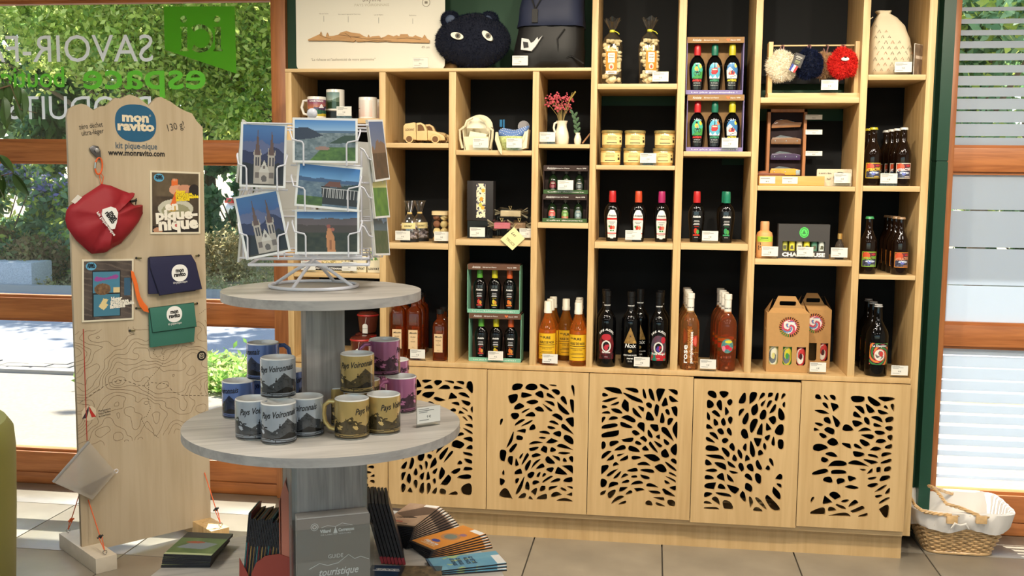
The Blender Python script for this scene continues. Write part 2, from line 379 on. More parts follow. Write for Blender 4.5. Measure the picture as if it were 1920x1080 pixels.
# lettering on the left window, reads correctly from outdoors
logo_green = film_mat('green_vinyl', (126, 200, 60), .6); letter_grey = film_mat('grey_vinyl', (232, 228, 226), .68); letter_green = film_mat('green_letter_vinyl', (110, 196, 60), .6)
GY = WY+.030
def wpx(px, py): p = at(px, py, Y=GY); return p.x, p.z
def wtxt(s, px, base, top, mat, sx=1, right=True, bold=0, k=.72):
    x, z = wpx(px, base); z2 = wpx(px, top)[1]; size = (z2-z)/k
    a, fs = txt_data(s, 3, bold); X = x-(a[:, 0]-a[:, 0].min())*size*sx; Z = z+a[:, 1]*size
    me = D.meshes.new('window_lettering'); me.from_pydata(np.stack([X, np.full_like(X, GY), Z], 1).tolist(), [], fs); me.materials.append(mat); link('window_lettering', me, w1)
wtxt('SAVOIR-FAIRE', 287, 115, 62, letter_grey, 1.0)
wtxt('espace', 386, 166, 127, letter_green, 1.28, bold=.012, k=.53)
wtxt('boutique', 121, 163, 134, letter_green, .95, bold=.01, k=.53)
wtxt('PRODUITS', 284, 224, 178, letter_grey, 1.0)
def arc(cx, cz, r, a0, a1, n=14): return [(cx+r*math.cos(math.radians(a0+(a1-a0)*i/n)), cz+r*math.sin(math.radians(a0+(a1-a0)*i/n))) for i in range(n+1)]
lp = [wpx(*p) for p in ((307, 12), (440, 12), (443, 138), (309, 93))]
s_ = wpx(100, 0)[0]-wpx(0, 0)[0]; s_ /= 100
def ihole(px): 
    f = lambda dx, y: wpx(px+dx, y)
    return [f(-7, 50), f(6, 50), f(6, 92), f(9, 93), f(9, 96), f(-8, 96), f(-8, 93), f(-5, 92), f(-5, 54), f(-8, 53)]
cx, cz = wpx(375, 72)
chole = arc(cx, cz, 24*s_, 130, -130)+arc(cx+1.5*s_, cz, 16*s_, -140, 140)[::1]
plate('window_logo', lp, [ihole(345), circ(*wpx(344, 36), 6*s_, n=14), ihole(408), circ(*wpx(407, 36), 6*s_, n=14), chole], .0006, logo_green, w1, y=GY)

# ceiling spotlights, then bodies for the added fill lights
for (sx, sy), nm in zip(SPOTS, ('leftmost', 'second from left', 'middle', 'second from right', 'rightmost')):
    t = T('track_spotlight', 'white cylindrical ceiling spotlight, %s of the row before the shelving' % nm, 'lamp', (sx, sy, ZC), group='ceiling spotlights above the shelving')
    MB().lathe([(.03, -.02), (.03, 0)], 16).tube([(0, 0, -.02), (0, 0, -.06)], .008).build('mount', white_paint, t)
    h = MB().lathe([(.0, .06), (.045, .06), (.05, -.05), (.046, -.05), (.04, .0)], 20, c=(0, .02, -.10)).build('lamp_head', white_paint, t)
for px_ in (-.6, 1.6, 3.8):
    for py_ in (-2.2, -4.4):
        t = T('added_fill_panel', 'flat square body of an added ceiling fill light, %s in the %s row' % ({-.6: 'leftmost', 1.6: 'middle', 3.8: 'rightmost'}[px_], 'near' if py_ > -3 else 'far'), 'lamp', (px_, py_, ZC), group='added ceiling fill lights')
        box(-.31, -.31, -.03, .31, .31, 0).build('frame', white_paint, t)

# ------------------------------------------------------------------ outdoors
asphalt = M('asphalt', (150, 150, 154), .9, noise=.15, nscale=60, bump=.3); pale = M('pale_gravel_paving', (150, 140, 124), .95, noise=.12, nscale=40, bump=.3)
soil = M('leaf_litter', (150, 138, 110), .95, noise=.35, nscale=8, bump=.6); curb = M('concrete_kerb', (160, 156, 148), .9)
struct('ground', box(-60, WY+.16, -.4, 60, 70, -.06), soil)
struct('terrace_paving', box(-14, WY+.16, -.06, 14, 3.25, -.03), pale)
struct('road', box(-30, 3.75, -.06, 30, 8.6, -.035), asphalt)
struct('kerb', MB().box(-14, 3.25, -.06, 14, 3.33, .0).box(-30, 8.6, -.06, 30, 8.75, .06), curb)
cb = T('cobbled_gutter', None, None, (0, 0, 0), kind='structure'); cm = M('cobble_stone', (140, 134, 126), .9, noise=.15, nscale=15)
cms = []
for k in range(4): cms.append(MB().box(0, 0, -.06, .19+.015*k, .125, -.022).build('cobble', cm, cb, bevel=.008).data)
for o in [o for o in D.objects if o.parent == cb]: D.objects.remove(o)
for j in range(3):
    for i in range(26):
        o = link('cobble', cms[(i*7+j) % 4], cb, (-6.3+i*.215+(j % 2)*.1, 3.35+j*.138, RNG.random()*.006)); o.rotation_euler.z = (RNG.random()-.5)*.08
leaf_m = vcol('leaf', .5, transl=.62)
def leaves(name, parent, clumps, n, size, cols, seed=0, spread=.45, kind='stuff', long_=1.6):
    r = np.random.default_rng(seed); C_ = np.array(clumps); idx = r.integers(0, len(C_), n); c = C_[idx]
    p = c[:, :3]+r.normal(size=(n, 3))*c[:, 3:4]*spread
    p[:, 2] = np.abs(p[:, 2]+.02)
    a = r.normal(size=(n, 3)); a /= np.linalg.norm(a, axis=1)[:, None]; b = r.normal(size=(n, 3)); b -= a*(a*b).sum(1)[:, None]; b /= np.linalg.norm(b, axis=1)[:, None]
    s = size*(.6+.8*r.random(n))[:, None]; V = np.stack([p-a*s*long_/2, p-b*s*.42, p+a*s*long_/2, p+b*s*.42], 1).reshape(-1, 3)
    me = D.meshes.new(name); me.vertices.add(4*n); me.vertices.foreach_set('co', V.astype('f').ravel()); me.loops.add(4*n)
    me.loops.foreach_set('vertex_index', np.arange(4*n, dtype='i')); me.polygons.add(n); me.polygons.foreach_set('loop_start', np.arange(0, 4*n, 4, dtype='i')); me.update(calc_edges=True)
    cc = np.array([lin(x) for x in cols]); k = r.integers(0, len(cc), n); cc = cc[k]*(.75+.5*r.random((n, 1))); cc = np.concatenate([cc, np.ones((n, 1))], 1)
    at_ = me.color_attributes.new('Col', 'FLOAT_COLOR', 'CORNER'); at_.data.foreach_set('color', np.repeat(cc, 4, 0).astype('f').ravel())
    me.materials.append(leaf_m); o = link(name, me, parent); o['kind'] = kind; return o
bark = M('bark', (112, 92, 70), .9, noise=.3, nscale=12, bump=.6)
LIGHT = [(198, 212, 96), (170, 198, 84), (216, 224, 130), (120, 156, 66)]; DARK = [(84, 124, 66), (64, 102, 56), (104, 142, 78)]; BLUE = [(120, 160, 116), (92, 136, 98), (150, 184, 136)]
def tree(label, x, y, h, r, z0, cols, n=20000, size=.09, seed=0, K=46):
    t = T('leafy_tree', label, 'tree', (x, y, 0), group='trees outside the windows'); q = np.random.default_rng(seed)
    cl = []
    for _ in range(K):
        d = q.normal(size=3); d /= np.linalg.norm(d); k = q.random()**.4
        cl.append((d[0]*r*k, d[1]*r*.8*k, z0+(h-z0)/2+d[2]*(h-z0)/2*k, .35+.4*q.random()))
    leaves('foliage', t, cl, n, size, cols, seed)
    MB().tube([(0, 0, -.06), (.05, 0, h*.3), (-.05, .05, h*.6), (0, 0, h*.85)], [.14, .11, .08, .03], 10).build('trunk', bark, t)
    for c in cl[::6]:
        zb = min(max(c[2]*.6, z0*.8), h*.6); MB().tube([(0, 0, zb), (c[0]*.5, c[1]*.5, (zb+c[2])/2+.1), (c[0], c[1], c[2])], [.05, .035, .012], 6).build('branch', bark, t)
    return t
TRX = (at(240, 400, Y=11.0).x, at(560, 400, Y=11.6).x)
tree('light green tree filling the top left window, nearest the letters', TRX[0], 11.0, 6.2, 2.3, 2.2, LIGHT, 48000, .062, 1, 80)
tree('light green tree outside behind the green logo film', TRX[1], 11.6, 6.4, 2.2, 1.8, LIGHT, 46000, .066, 2, 80)
tree('yellow green tree at the far left of the window view', -11.5, 11.5, 6.5, 2.2, 2.0, LIGHT, 34000, .075, 3)
tree('dark green tree standing farthest back behind the left window', -8, 17, 9, 4.5, .3, DARK, 26000, .19, 4, 60)
tree('dark bluish tree far back left of the wooden window post', -5.2, 19, 9, 4, .2, BLUE, 22000, .19, 5, 60)
tree('dark tree at the left edge of the far background', -14, 20, 10, 5, .3, DARK, 20000, .22, 6, 60)
tree('green tree seen through the striped film of the right window', 6.4, 12, 8, 3.0, 1.0, BLUE+LIGHT[:1], 26000, .11, 7, 60)
tree('tall green tree farther back behind the striped right window', 9, 18, 10, 4.5, .5, DARK+LIGHT[:1], 22000, .2, 8, 60)
tree('added high sparse tree, its unseen crown dappling the road', at(640, 400, Y=8.9).x, 8.9, 9.5, 3.2, 5.6, LIGHT, 3200, .16, 9, 26)  # crown out of view, added to cast dappled shade on the road
def bush(label, x, y, rx, ry, h, cols, n, size, seed, extra=None, name='garden_bush'):
    t = T(name, label, 'bush', (x, y, -.05), group='bushes outside the windows'); q = np.random.default_rng(seed); cl = []
    for _ in range(30):
        a = q.random()*2*PI; k = q.random()**.5; zz_ = q.random()*h*(1-.35*k); cl.append((math.cos(a)*rx*k, math.sin(a)*ry*k, zz_, .22))
    leaves('foliage', t, cl, n, size, cols, seed)
    if extra: leaves('blossom', t, [(c[0], c[1]-.1, c[2]+.1, .25) for c in cl if c[2] > h*.5], n//22, size*.7, extra, seed+50)
    for i in range(5): MB().tube([(0, 0, 0), (rx*.3*math.cos(i*1.3), ry*.3*math.sin(i*1.3), h*.35), (rx*.6*math.cos(i*1.3), ry*.6*math.sin(i*1.3), h*.7)], [.02, .015, .006], 5).build('stem', bark, t)
    return t
bush('tall bush with purple blossom outside, left of the plywood display board', -8.3, 9.9, 1.1, .8, 1.95, BLUE+LIGHT[:1], 22000, .075, 11, [(150, 146, 196), (128, 124, 180)])
bush('tall green bush directly behind the plywood display board', -6.5, 10.3, 1.0, .7, 1.9, BLUE+LIGHT[:2], 16000, .075, 12, [(150, 140, 210)])
bush('low dry reddish bush outside at the foot of the tall bushes', -7.9, 9.5, 1.0, .35, .75, [(160, 140, 90), (140, 112, 74), (120, 130, 70)], 12000, .05, 13)
bush('low dry green bush outside below the purple blossom bush', -9.4, 9.6, .9, .4, .9, [(130, 142, 80), (100, 120, 66)], 12000, .05, 14)
bush('sparse dry shrub outside between board and postcard rack', -5.2, 11.2, .5, .4, .85, [(190, 170, 120), (150, 140, 90)], 2600, .05, 15, name='dry_shrub')
bush('round green bush outside behind the sparse dry shrub', -6.6, 15.5, 1.6, 1.0, 2.4, BLUE, 15000, .12, 16)
bush('large dark bush far outside behind the white car', -3.4, 19, 3.5, 1.4, 4, DARK+BLUE, 22000, .16, 17)
bush('dark hedge bush outside behind the frosted right window', 8.4, 15, 2.8, 1, 1.9, DARK, 16000, .12, 18)
bush('broad green bush far behind the purple blossom bush', -9.6, 14.2, 2.6, 1.0, 3.2, BLUE+LIGHT[:1], 24000, .11, 19)
bush('broad green bush at the far left behind the granite block', -14, 14.6, 2.4, 1.0, 3.4, BLUE+DARK[:1], 18000, .12, 20)
gr = [(118+12*i, 150, 60) for i in range(3)]
gl = [(-6.5+x*.35, 3.5+y*.4, .0, .18) for x in range(14) for y in range(0, 2)]
def lawn(name, x0, x1, y0, y1, n, cols, seed, label):
    r = np.random.default_rng(seed); cl = [(x0+(x1-x0)*r.random(), y0+(y1-y0)*r.random(), -.03, .02) for _ in range(900)]
    t = leaves(name, None, cl, n, .035, cols, seed, spread=2.5); tag(t, label, 'grass', kind='stuff')
lawn('grass', -2.6, -.6, 2.75, 3.75, 16000, [(150, 190, 80), (120, 170, 60), (190, 190, 120)], 21, 'green grass strip outside between the board and the rack')
lawn('grass', -12, -2, 8.8, 16, 22000, [(150, 150, 90), (180, 160, 110), (190, 180, 130)], 22, 'dry grass and leaf litter beyond the road')
g = MB().box(-.45, -.25, -.06, .45, .25, .36).build('granite_block', M('speckled_granite', (176, 178, 178), .8, noise=.25, nscale=90), bevel=.02); g.location = (-7.35, 9.0, 0)
tag(g, 'speckled grey granite block outside at the edge of the road', 'stone block')
# parked car
ca = T('parked_car', 'white car parked far outside behind the dry shrub', 'car', (-9.6, 27, -.05), math.radians(62)); cw = M('white_car_paint', (190, 196, 202), .25, coat=.5)
mb = MB(); prof = [(-2.1, .35), (-2.12, .7), (-1.95, 1.0), (-1.55, 1.42), (-.9, 1.5), (.3, 1.48), (1.0, 1.05), (1.9, .9), (2.1, .6), (2.1, .35)]
mb.prism(prof, -.85, .85); body = mb.build('body', cw, ca, bevel=.08)
win = M('car_window', (30, 36, 42), .1)
MB().prism([(-1.72, 1.05), (-1.45, 1.36), (-.9, 1.42), (.25, 1.4), (.8, 1.08)], -.865, .865).build('side_window', win, ca, bevel=.01)
MB().add([(-1.985, -.65, 1.03), (-1.985, .65, 1.03), (-1.66, .6, 1.36), (-1.66, -.6, 1.36)], [(0, 1, 2, 3)]).build('rear_window', win, ca)
for s in (-1, 1):
    MB().box(-2.16, s*.6-.16, .82, -1.95, s*.6+.2*s, .98).build('tail_light', M('red_tail_light', (200, 40, 40), .3), ca, bevel=.02)
    for xx in (-1.35, 1.35): MB().add(*(lambda p: (p.v, p.f))(MB().prism(circ(xx, .34, .33, n=24), s*.68, s*.88))).build('wheel', M('tyre', (25, 25, 26), .8), ca)
MB().box(-2.15, -.26, .5, -2.11, .26, .62).build('number_plate', paper, ca)
# ------------------------------------------------------------------ shelving unit
su = T('shelving_unit', 'large pine wall shelving over a row of perforated plywood doors', 'shelving', (1.32, .18, 0)); su.location = (0, 0, 0)
ZT = [(-.018, .009), (.399, .427), (.703, .733), (1.060, 1.087), (1.304, 1.330), (1.659, 1.690), (1.966, 1.994), (2.384, 2.412), (2.636, 2.666)]
SD = .362
for i, (a, b) in enumerate(ZT):
    z1 = 2.022 if i < 4 else 2.75
    z0 = .776 if i < 8 else .11
    box(a, 0, z0, b, SD, z1).build('upright', pine_z, su, bevel=.0015)
box(-.018, -.004, 2.022, 1.304, SD, 2.036).build('top_board', pine_x, su, bevel=.0015)
box(1.330, 0, 2.73, 2.636, SD, 2.75).build('top_board', pine_x, su)
SH = {0: [(1.825, 1.805), (1.52, 1.50), (1.155, 1.135)], 1: [(1.722, 1.702), (1.293, 1.267)], 2: [(1.693, 1.673), (1.313, 1.288)], 3: [(1.721, 1.704), (1.391, 1.368)],
      4: [(1.970, 1.948), (1.635, 1.617), (1.313, 1.286)], 5: [(1.695, 1.675), (1.315, 1.288)], 6: [(1.914, 1.892), (1.557, 1.537), (1.256, 1.232)], 7: [(2.004, 1.983), (1.561, 1.539), (1.200, 1.181)]}
for c, ss in SH.items():
    a, b = ZT[c][1], ZT[c+1][0]
    for zt, zb in ss: box(a+.001, .001, zb, b-.001, SD-.005, zt).build('shelf_board', pine_x, su, bevel=.0015)
def Z(c, k=None): return .776 if k is None else SH[c][k][0]
for c in range(8):                                  # black back panels, the green wall shows where they stop short
    a, b = ZT[c][1], ZT[c+1][0]; top = 2.022 if c < 4 else 2.73
    cuts = {4: [(.776, 1.905), (1.970, top)], 6: [(.776, 1.84), (2.0, top)], 5: [(.776, 1.645), (1.70, top)]}.get(c, [(.776, top)])
    for z0, z1 in cuts: box(a+.001, SD-.012, z0, b-.001, SD-.002, z1).build('back_panel', black_panel, su)
    if c == 5: box(a+.001, SD-.012, 1.645, a+.18, SD-.002, 1.70).build('back_panel', black_panel, su)
box(-.018, -.006, .755, 2.636, SD, .776).build('worktop', maple, su, bevel=.0015)
box(-.018, -.002, .108, 2.636, SD, .131).build('bottom_board', pine_x, su, bevel=.001)
box(-.018, .035, 0, 2.642, .055, .108).build('plinth', maple, su)
box(2.620, .055, 0, 2.642, SD, .108).build('plinth', maple, su)
box(-.018, .004, .131, .002, SD, .755).build('side_panel', maple, su); 
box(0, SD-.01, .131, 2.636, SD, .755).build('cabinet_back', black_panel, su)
for i in range(1, 6): box(i*.44-.009, .02, .131, i*.44+.009, SD-.01, .755).build('cabinet_divider', dark, su)  # dark back and dividers: shade of the closed cabinet put into their colour
def hole_cells(seed, x0, x1, z0, z1, n=100, gap=.0105):
    r = random.Random(seed); ang = r.uniform(-.6, .6); ca, sa = math.cos(ang), math.sin(ang); k = 1.75
    bands = [(r.uniform(x0, x1), r.uniform(z0, z1), r.uniform(.3, 1.9), r.uniform(-2.5, 2.5)) for _ in range(3)]
    def wq(x, z):
        a2 = ang+.9*math.sin(x*9+seed)+.5*math.sin(z*7); c_, s_2 = math.cos(a2), math.sin(a2)
        return c_, s_2
    pts = []; tries = 0
    while len(pts) < n and tries < 6000:
        tries += 1; p = (r.uniform(x0, x1), r.uniform(z0, z1)); c_, s_2 = wq(*p); ok = True
        for q in pts:
            dx, dz = p[0]-q[0], p[1]-q[1]; u_ = (c_*dx+s_2*dz)/k; v_ = -s_2*dx+c_*dz
            if u_*u_+v_*v_ < (.0165*(.72+.62*abs(math.sin(q[0]*41+q[1]*57))))**2: ok = False; break
        if ok: pts.append(p)
    out = []
    for p in pts:
        if any(abs(math.sin(b[2])*(p[0]-b[0])-math.cos(b[2])*(p[1]-b[1])+b[3]*(p[0]-b[0])**2) < .0095 for b in bands): continue
        poly = [(x0, z0), (x1, z0), (x1, z1), (x0, z1)]; c_, s_2 = wq(*p)
        for q in sorted(pts, key=lambda q: (q[0]-p[0])**2+(q[1]-p[1])**2)[1:18]:
            c_, s_2 = wq((p[0]+q[0])/2, (p[1]+q[1])/2); dx, dz = q[0]-p[0], q[1]-p[1]; u_ = (c_*dx+s_2*dz)/k**2; v_ = -s_2*dx+c_*dz
            nx, nz = c_*u_-s_2*v_, s_2*u_+c_*v_; L = math.hypot(nx, nz); nx /= L; nz /= L
            d = nx*(p[0]+q[0])/2+nz*(p[1]+q[1])/2-gap/2
            res = []
            for i in range(len(poly)):
                A, B = poly[i-1], poly[i]; da, db = nx*A[0]+nz*A[1]-d, nx*B[0]+nz*B[1]-d
                if (da < 0) != (db < 0): t = da/(da-db); res.append((A[0]+(B[0]-A[0])*t, A[1]+(B[1]-A[1])*t))
                if db < 0: res.append(B)
            poly = res
            if len(poly) < 3: break
        if len(poly) < 3: continue
        cx = sum(v[0] for v in poly)/len(poly); cz = sum(v[1] for v in poly)/len(poly); sc = r.choice([1, 1, 1, .92, .85])
        poly = [(cx+(v[0]-cx)*sc, cz+(v[1]-cz)*sc) for v in poly]
        ar = abs(sum(poly[i-1][0]*poly[i][1]-poly[i][0]*poly[i-1][1] for i in range(len(poly))))/2
        if ar < 2.2e-5: continue
        for _ in range(2): poly = [(A[0]*(1-t)+B[0]*t, A[1]*(1-t)+B[1]*t) for A, B in ((poly[i-1], poly[i]) for i in range(len(poly))) for t in (.25, .75)]
        out.append(poly)
    return out
for i in range(6):
    x0, x1 = i*.44+.0015, i*.44+.4385-(.0 if i < 5 else .004)
    if i == 5: x1 = 2.634
    dz = -.008 if i == 4 else 0                       # one door hangs a little low
    holes = hole_cells(31+i*3, x0+.055, x1-.06, .185, .70)
    d = plate('perforated_door', rrect(x1-x0, .618, .001, 1, (x0+x1)/2, .443+dz), holes, .018, maple, su, y=-.019)
tagd = None
# ------------------------------------------------------------------ placing helpers and shelf goods
def xat(px, Y, z):
    N = RT-FW*((px-960)/F_PX); return CAM.x-((Y-CAM.y)*N.y+(z-CAM.z)*N.z)/N.x
def zat(py, x, Y):
    N = UP+FW*((py-540)/F_PX); return CAM.z-((Y-CAM.y)*N.y+(x-CAM.x)*N.x)/N.z
PR = {}
def put(key, build, label, x, y, z, rz=0, group=None):
    if key not in PR:
        r = build(); PR[key] = r; r.location = (x, y, z); r.rotation_euler = (0, 0, rz); r['label'] = label
        if group: r['group'] = group
        return r
    return dup(PR[key], (x, y, z), rz, label, group)
_m = {}
def MM(name, rgb, **k):
    if name not in _m: _m[name] = M(name, rgb, **k)
    return _m[name]
cap_m = lambda n, c: MM(n+'_cap', c, rough=.3)
blk_glass = M('black_glass', (4, 4, 5), .05, spec=.4); brown_glass = M('brown_glass', (22, 10, 5), .06, spec=.45)
amber = M('amber_oil_glass', (250, 160, 60), .03, trans=.88, ior=1.36); pinkish = M('rose_wine_glass', (250, 200, 130), .03, trans=.95, ior=1.33); pinkish2 = M('red_rose_wine_glass', (244, 160, 104), .03, trans=.95, ior=1.33); clear_g = M('clear_glass', (240, 245, 245), .03, trans=1, ior=1.12)
pale_oil = M('dark_amber_glass', (190, 90, 30), .03, trans=.9, ior=1.36)

def card_b():
    t = T('price_card', '', 'price card', group='white price cards')
    MB().box(-.034, .002, .0, .034, .004, .052).box(-.034, .002, 0, .034, .022, .0015).build('card_holder', acrylic, t)
    box(-.033, 0, .010, .033, .0015, .050).build('card', paper, t)
    b = MB(); r = random.Random(3)
    for i, (zz_, ww) in enumerate(((.0445, .030), (.0405, .045), (.0365, .026), (.017, .03))): b.box(-.030+i*.001, -.0004, zz_, -.030+ww, -.0001, zz_+.0013)
    b.build('printed_lines', grey_ink, t); txt(t, '9 €', 0, .0225, .0085, ink, name='price_lettering'); return t
def card(px, z, lab, Y=.008, rz=0): return put('card', card_b, lab, xat(px, Y, z), Y, z, rz)

FL = [(.0, 0), (.024, 0), (.0255, .006), (.028, .04), (.0335, .095), (.0345, .115), (.033, .13), (.027, .147), (.017, .160), (.0125, .164), (.0125, .172)]
FLP = [(r+.0006, z) for r, z in FL[1:9]]
def lab_cartoon(v):
    c = Cv(30, 44, (12, 12, 14)); top = c.v > .40
    if v == 0:
        c.m(top, (70, 176, 150)); c.m(top & (c.v < .42+.28*c.u), (70, 150, 70)); c.ell(.78, .88, .12, .08, (240, 190, 60)); c.ell(.42, .78, .14, .08, (240, 200, 50)); c.ell(.5, .74, .1, .05, (240, 150, 90))
        for x in (.33, .68): c.ell(x, .60, .13, .085, (30, 60, 40)); c.ell(x, .60, .09, .06, (70, 160, 110))
        c.poly([(.35, .6), (.5, .72), (.66, .6), (.5, .62)], (30, 40, 40)); c.ell(.45, .9, .1, .04, (20, 30, 24))
    elif v == 1:
        c.m(top, (94, 178, 206)); c.ell(.82, .9, .14, .09, (250, 130, 80)); c.poly([(.2, .62), (.26, .8), (.72, .82), (.8, .66), (.6, .56), (.3, .56)], (196, 50, 56)); c.rect(.3, .72, .7, .78, (240, 200, 180))
        c.rect(.48, .8, .52, 1, (40, 40, 40)); c.m(top & (c.v < .47+.05*np.sin(c.u*14)), (240, 244, 246)); c.tex(c.v < .42, (14, 20, 26), (60, 66, 74), 30, 5)
    else:
        c.m(top, (66, 124, 178)); c.ell(.8, .9, .12, .08, (240, 210, 70)); c.m(top & (c.v < .86-.5*abs(c.u-.3)), (232, 234, 230)); c.poly([(.15, .56), (.3, .72), (.75, .66), (.7, .54)], (190, 60, 56)); c.rect(.3, .58, .38, .7, (240, 200, 170)); c.rect(.5, .6, .6, .72, (40, 60, 90)); c.poly([(.3, .46), (.9, .54), (.9, .52), (.3, .44)], (60, 60, 60))
    return c
def flask_b(capn, capc, kind, v):
    def f():
        t = T('syrup_bottle', '', 'bottle')
        MB().lathe(FL, 28, sy=.62).build('bottle_body', blk_glass, t)
        MB().lathe([(0, .166), (.0150, .166), (.0152, .19), (.0138, .212), (.0128, .214), (0, .214)], 22).build('cap', cap_m(capn, capc), t)
        if kind == 'cartoon':
            c = lab_cartoon(v); mk = ((c.u-.5)/.52)**2+((c.v-.62)/.40)**2 <= 1; mk |= (c.v < .6)
            me = c.mesh('front_label', .052, .115, pic_gloss, R=.0345, ry=.0214, mask=mk, prof=[(r, z-.018) for r, z in FLP]); o = link('front_label', me, t, (0, 0, .018))
            tc = [(230, 60, 50), (60, 170, 120), (240, 220, 50)][v]; txt(t, 'ANTÉSITE', 0, .053, .0115, MM('label_ink_%d' % v, tc), R=.0312, ry=.0200, bold=.03, width=.042)
            for k_, s_1 in enumerate(('BIO RÉGLISSE', 'Désaltère sans sucre')): txt(t, s_1, 0, .044-.009*k_, .0048, white_ink, R=.0290, ry=.0190, width=.030+.004*k_)
        elif kind == 'white':
            c = Cv(36, 60, (238, 236, 230)); c.rect(0, .655, 1, .715, v); c.rect(0, .16, 1, .20, v); c.ell(.42, .38, .17, .07, v); c.ell(.66, .38, .15, .065, (230, 120, 90)); c.ell(.25, .42, .1, .04, (70, 140, 70)); c.rect(.3, .25, .5, .30, (50, 140, 70)); c.rect(.55, .25, .72, .30, (50, 140, 70))
            c.bars(.2, .8, (.60, .57, .52), .012, (90, 90, 90)); c.bars(.12, .9, (.13, .10), .014, (90, 90, 90)); c.bars(.3, .7, (.47,), .01, (120, 120, 120))
            mk = ((c.u-.5)/.5)**2+((c.v-.5)/.52)**2 <= 1.0; mk |= (c.v < .62) & (c.v > .04)
            link('front_label', c.mesh('front_label', .048, .122, pic_gloss, R=.0345, ry=.0214, mask=mk, prof=[(r, z-.012) for r, z in FLP]), t, (0, 0, .012))
            txt(t, 'Antésite', 0, .106, .0125, ink, R=.0352, ry=.0220, shear=.3, bold=.02, width=.034)
        else:
            c = Cv(30, 60, (12, 12, 14)); c.ell(.42, .30, .2, .10, v); c.ell(.66, .27, .16, .08, (220, 150, 60) if kind == 'black' else (80, 160, 80)); c.rect(.1, .14, .9, .19, v); c.bars(.2, .8, (.66, .63), .012, (190, 190, 190)); c.bars(.15, .85, (.56, .52), .02, (240, 240, 240)); c.bars(.2, .8, (.46,), .016, v); c.bars(.25, .75, (.10, .07), .014, (200, 200, 200))
            link('front_label', c.mesh('front_label', .044, .12, pic_gloss, R=.0345, ry=.0214, prof=[(r, z-.012) for r, z in FLP]), t, (0, 0, .012))
            txt(t, 'Antésite', 0, .104, .0135, white_ink, R=.0352, ry=.0220, shear=.3, bold=.025, width=.034)
        return t
    return f
RED, GRN, YEL, ORG, PNK, LIM = (182, 36, 40), (22, 104, 82), (186, 176, 36), (190, 84, 42), (170, 42, 100), (84, 150, 56)
def tri_box(name, label, x, y, z, rz, mats, w=.232, h=.232, dp=.085, heart=True, foot='Les plus gourmandes !', word='Antésite'):
    kr, side, ft = mats; t = T(name, label, 'gift box', (x, y, z), rz, 'gift boxes of three bottles')
    MB().box(-w/2, dp-.003, 0, w/2, dp, h).box(-w/2, 0, 0, w/2, dp, .004).box(-w/2, 0, h-.004, w/2, dp, h).build('carton_back', kr, t)
    box(-w/2, 0, .0, -w/2+.003, dp, h).build('carton_side', side, t); box(w/2-.003, 0, 0, w/2, dp, h).build('carton_side', side, t)
    box(-w/2+.001, -.0012, h-.024, w/2-.001, .001, h).build('header_strip', kr, t); box(-w/2+.001, -.0012, 0, w/2-.001, .001, .017).build('footer_strip', ft, t)
    txt(t, word, -w*.33, h-.017, .014, white_ink, y=-.002, shear=.3, width=.036); txt(t, 'fabriqué en France', -w*.08, h-.015, .0075, white_ink, y=-.002, shear=.2, width=.06)
    if heart: MB().prism([(.05, h-.018), (.058, h-.010), (.055, h-.006), (.050, h-.009), (.045, h-.006), (.042, h-.010)], -.0022, -.0014).build('heart_mark', MM('heart_orange', (214, 110, 60)), t)
    txt(t, 'depuis 1898', w*.34, h-.015, .0075, white_ink, y=-.002, width=.04); txt(t, foot, 0, .0055, .0078, white_ink, y=-.002, width=w*.8); return t
kraft = M('kraft_card', (150, 116, 76), .8, noise=.05, nscale=50); purple_c = M('lilac_card', (128, 118, 168), .7); teal_c = M('mint_card', (120, 178, 152), .7); brown_c = M('brown_card', (96, 66, 50), .8)

# --- column 6 (second from the right of the tall bays): cartoon bottles in lilac boxes
for lvl, (xl, xr, zb, rz) in enumerate(((1288, 1390, Z(5, 0), 0), (1286, 1392, Z(5, 0)+.233, .03))):
    Y = .03; x = xat((xl+xr)/2, Y, zb); nm = ('lower', 'upper')[lvl]
    tri_box('three_bottle_box', nm+' of the two stacked lilac and kraft boxes of cartoon label syrups', x, Y, zb, rz, (kraft, purple_c, purple_c))
    for v, (cn, cc) in enumerate((('red', RED), ('green', GRN), ('yellow', YEL))):
        r = put('ct%d' % v, flask_b(cn, cc, 'cartoon', v), '%s capped cartoon label syrup bottle in the %s lilac box' % (cn, nm), x+(v-1)*.071, Y+.034, zb+.005, 0, 'cartoon label syrup bottles'); r.scale = (.94,)*3
tb = T('three_bottle_box', 'closed kraft box standing behind the lower lilac syrup box', 'gift box', (xat(1330, .2, Z(5, 0)), .2, Z(5, 0))); box(-.11, 0, 0, .11, .08, .232).build('carton_body', kraft, tb, bevel=.002)
box(-.11, -.001, .208, .11, 0, .232).build('header_strip', purple_c, tb)
card(1368, Z(5, 0)+.005, 'price card leaning on the lower lilac box of cartoon syrups', .012)
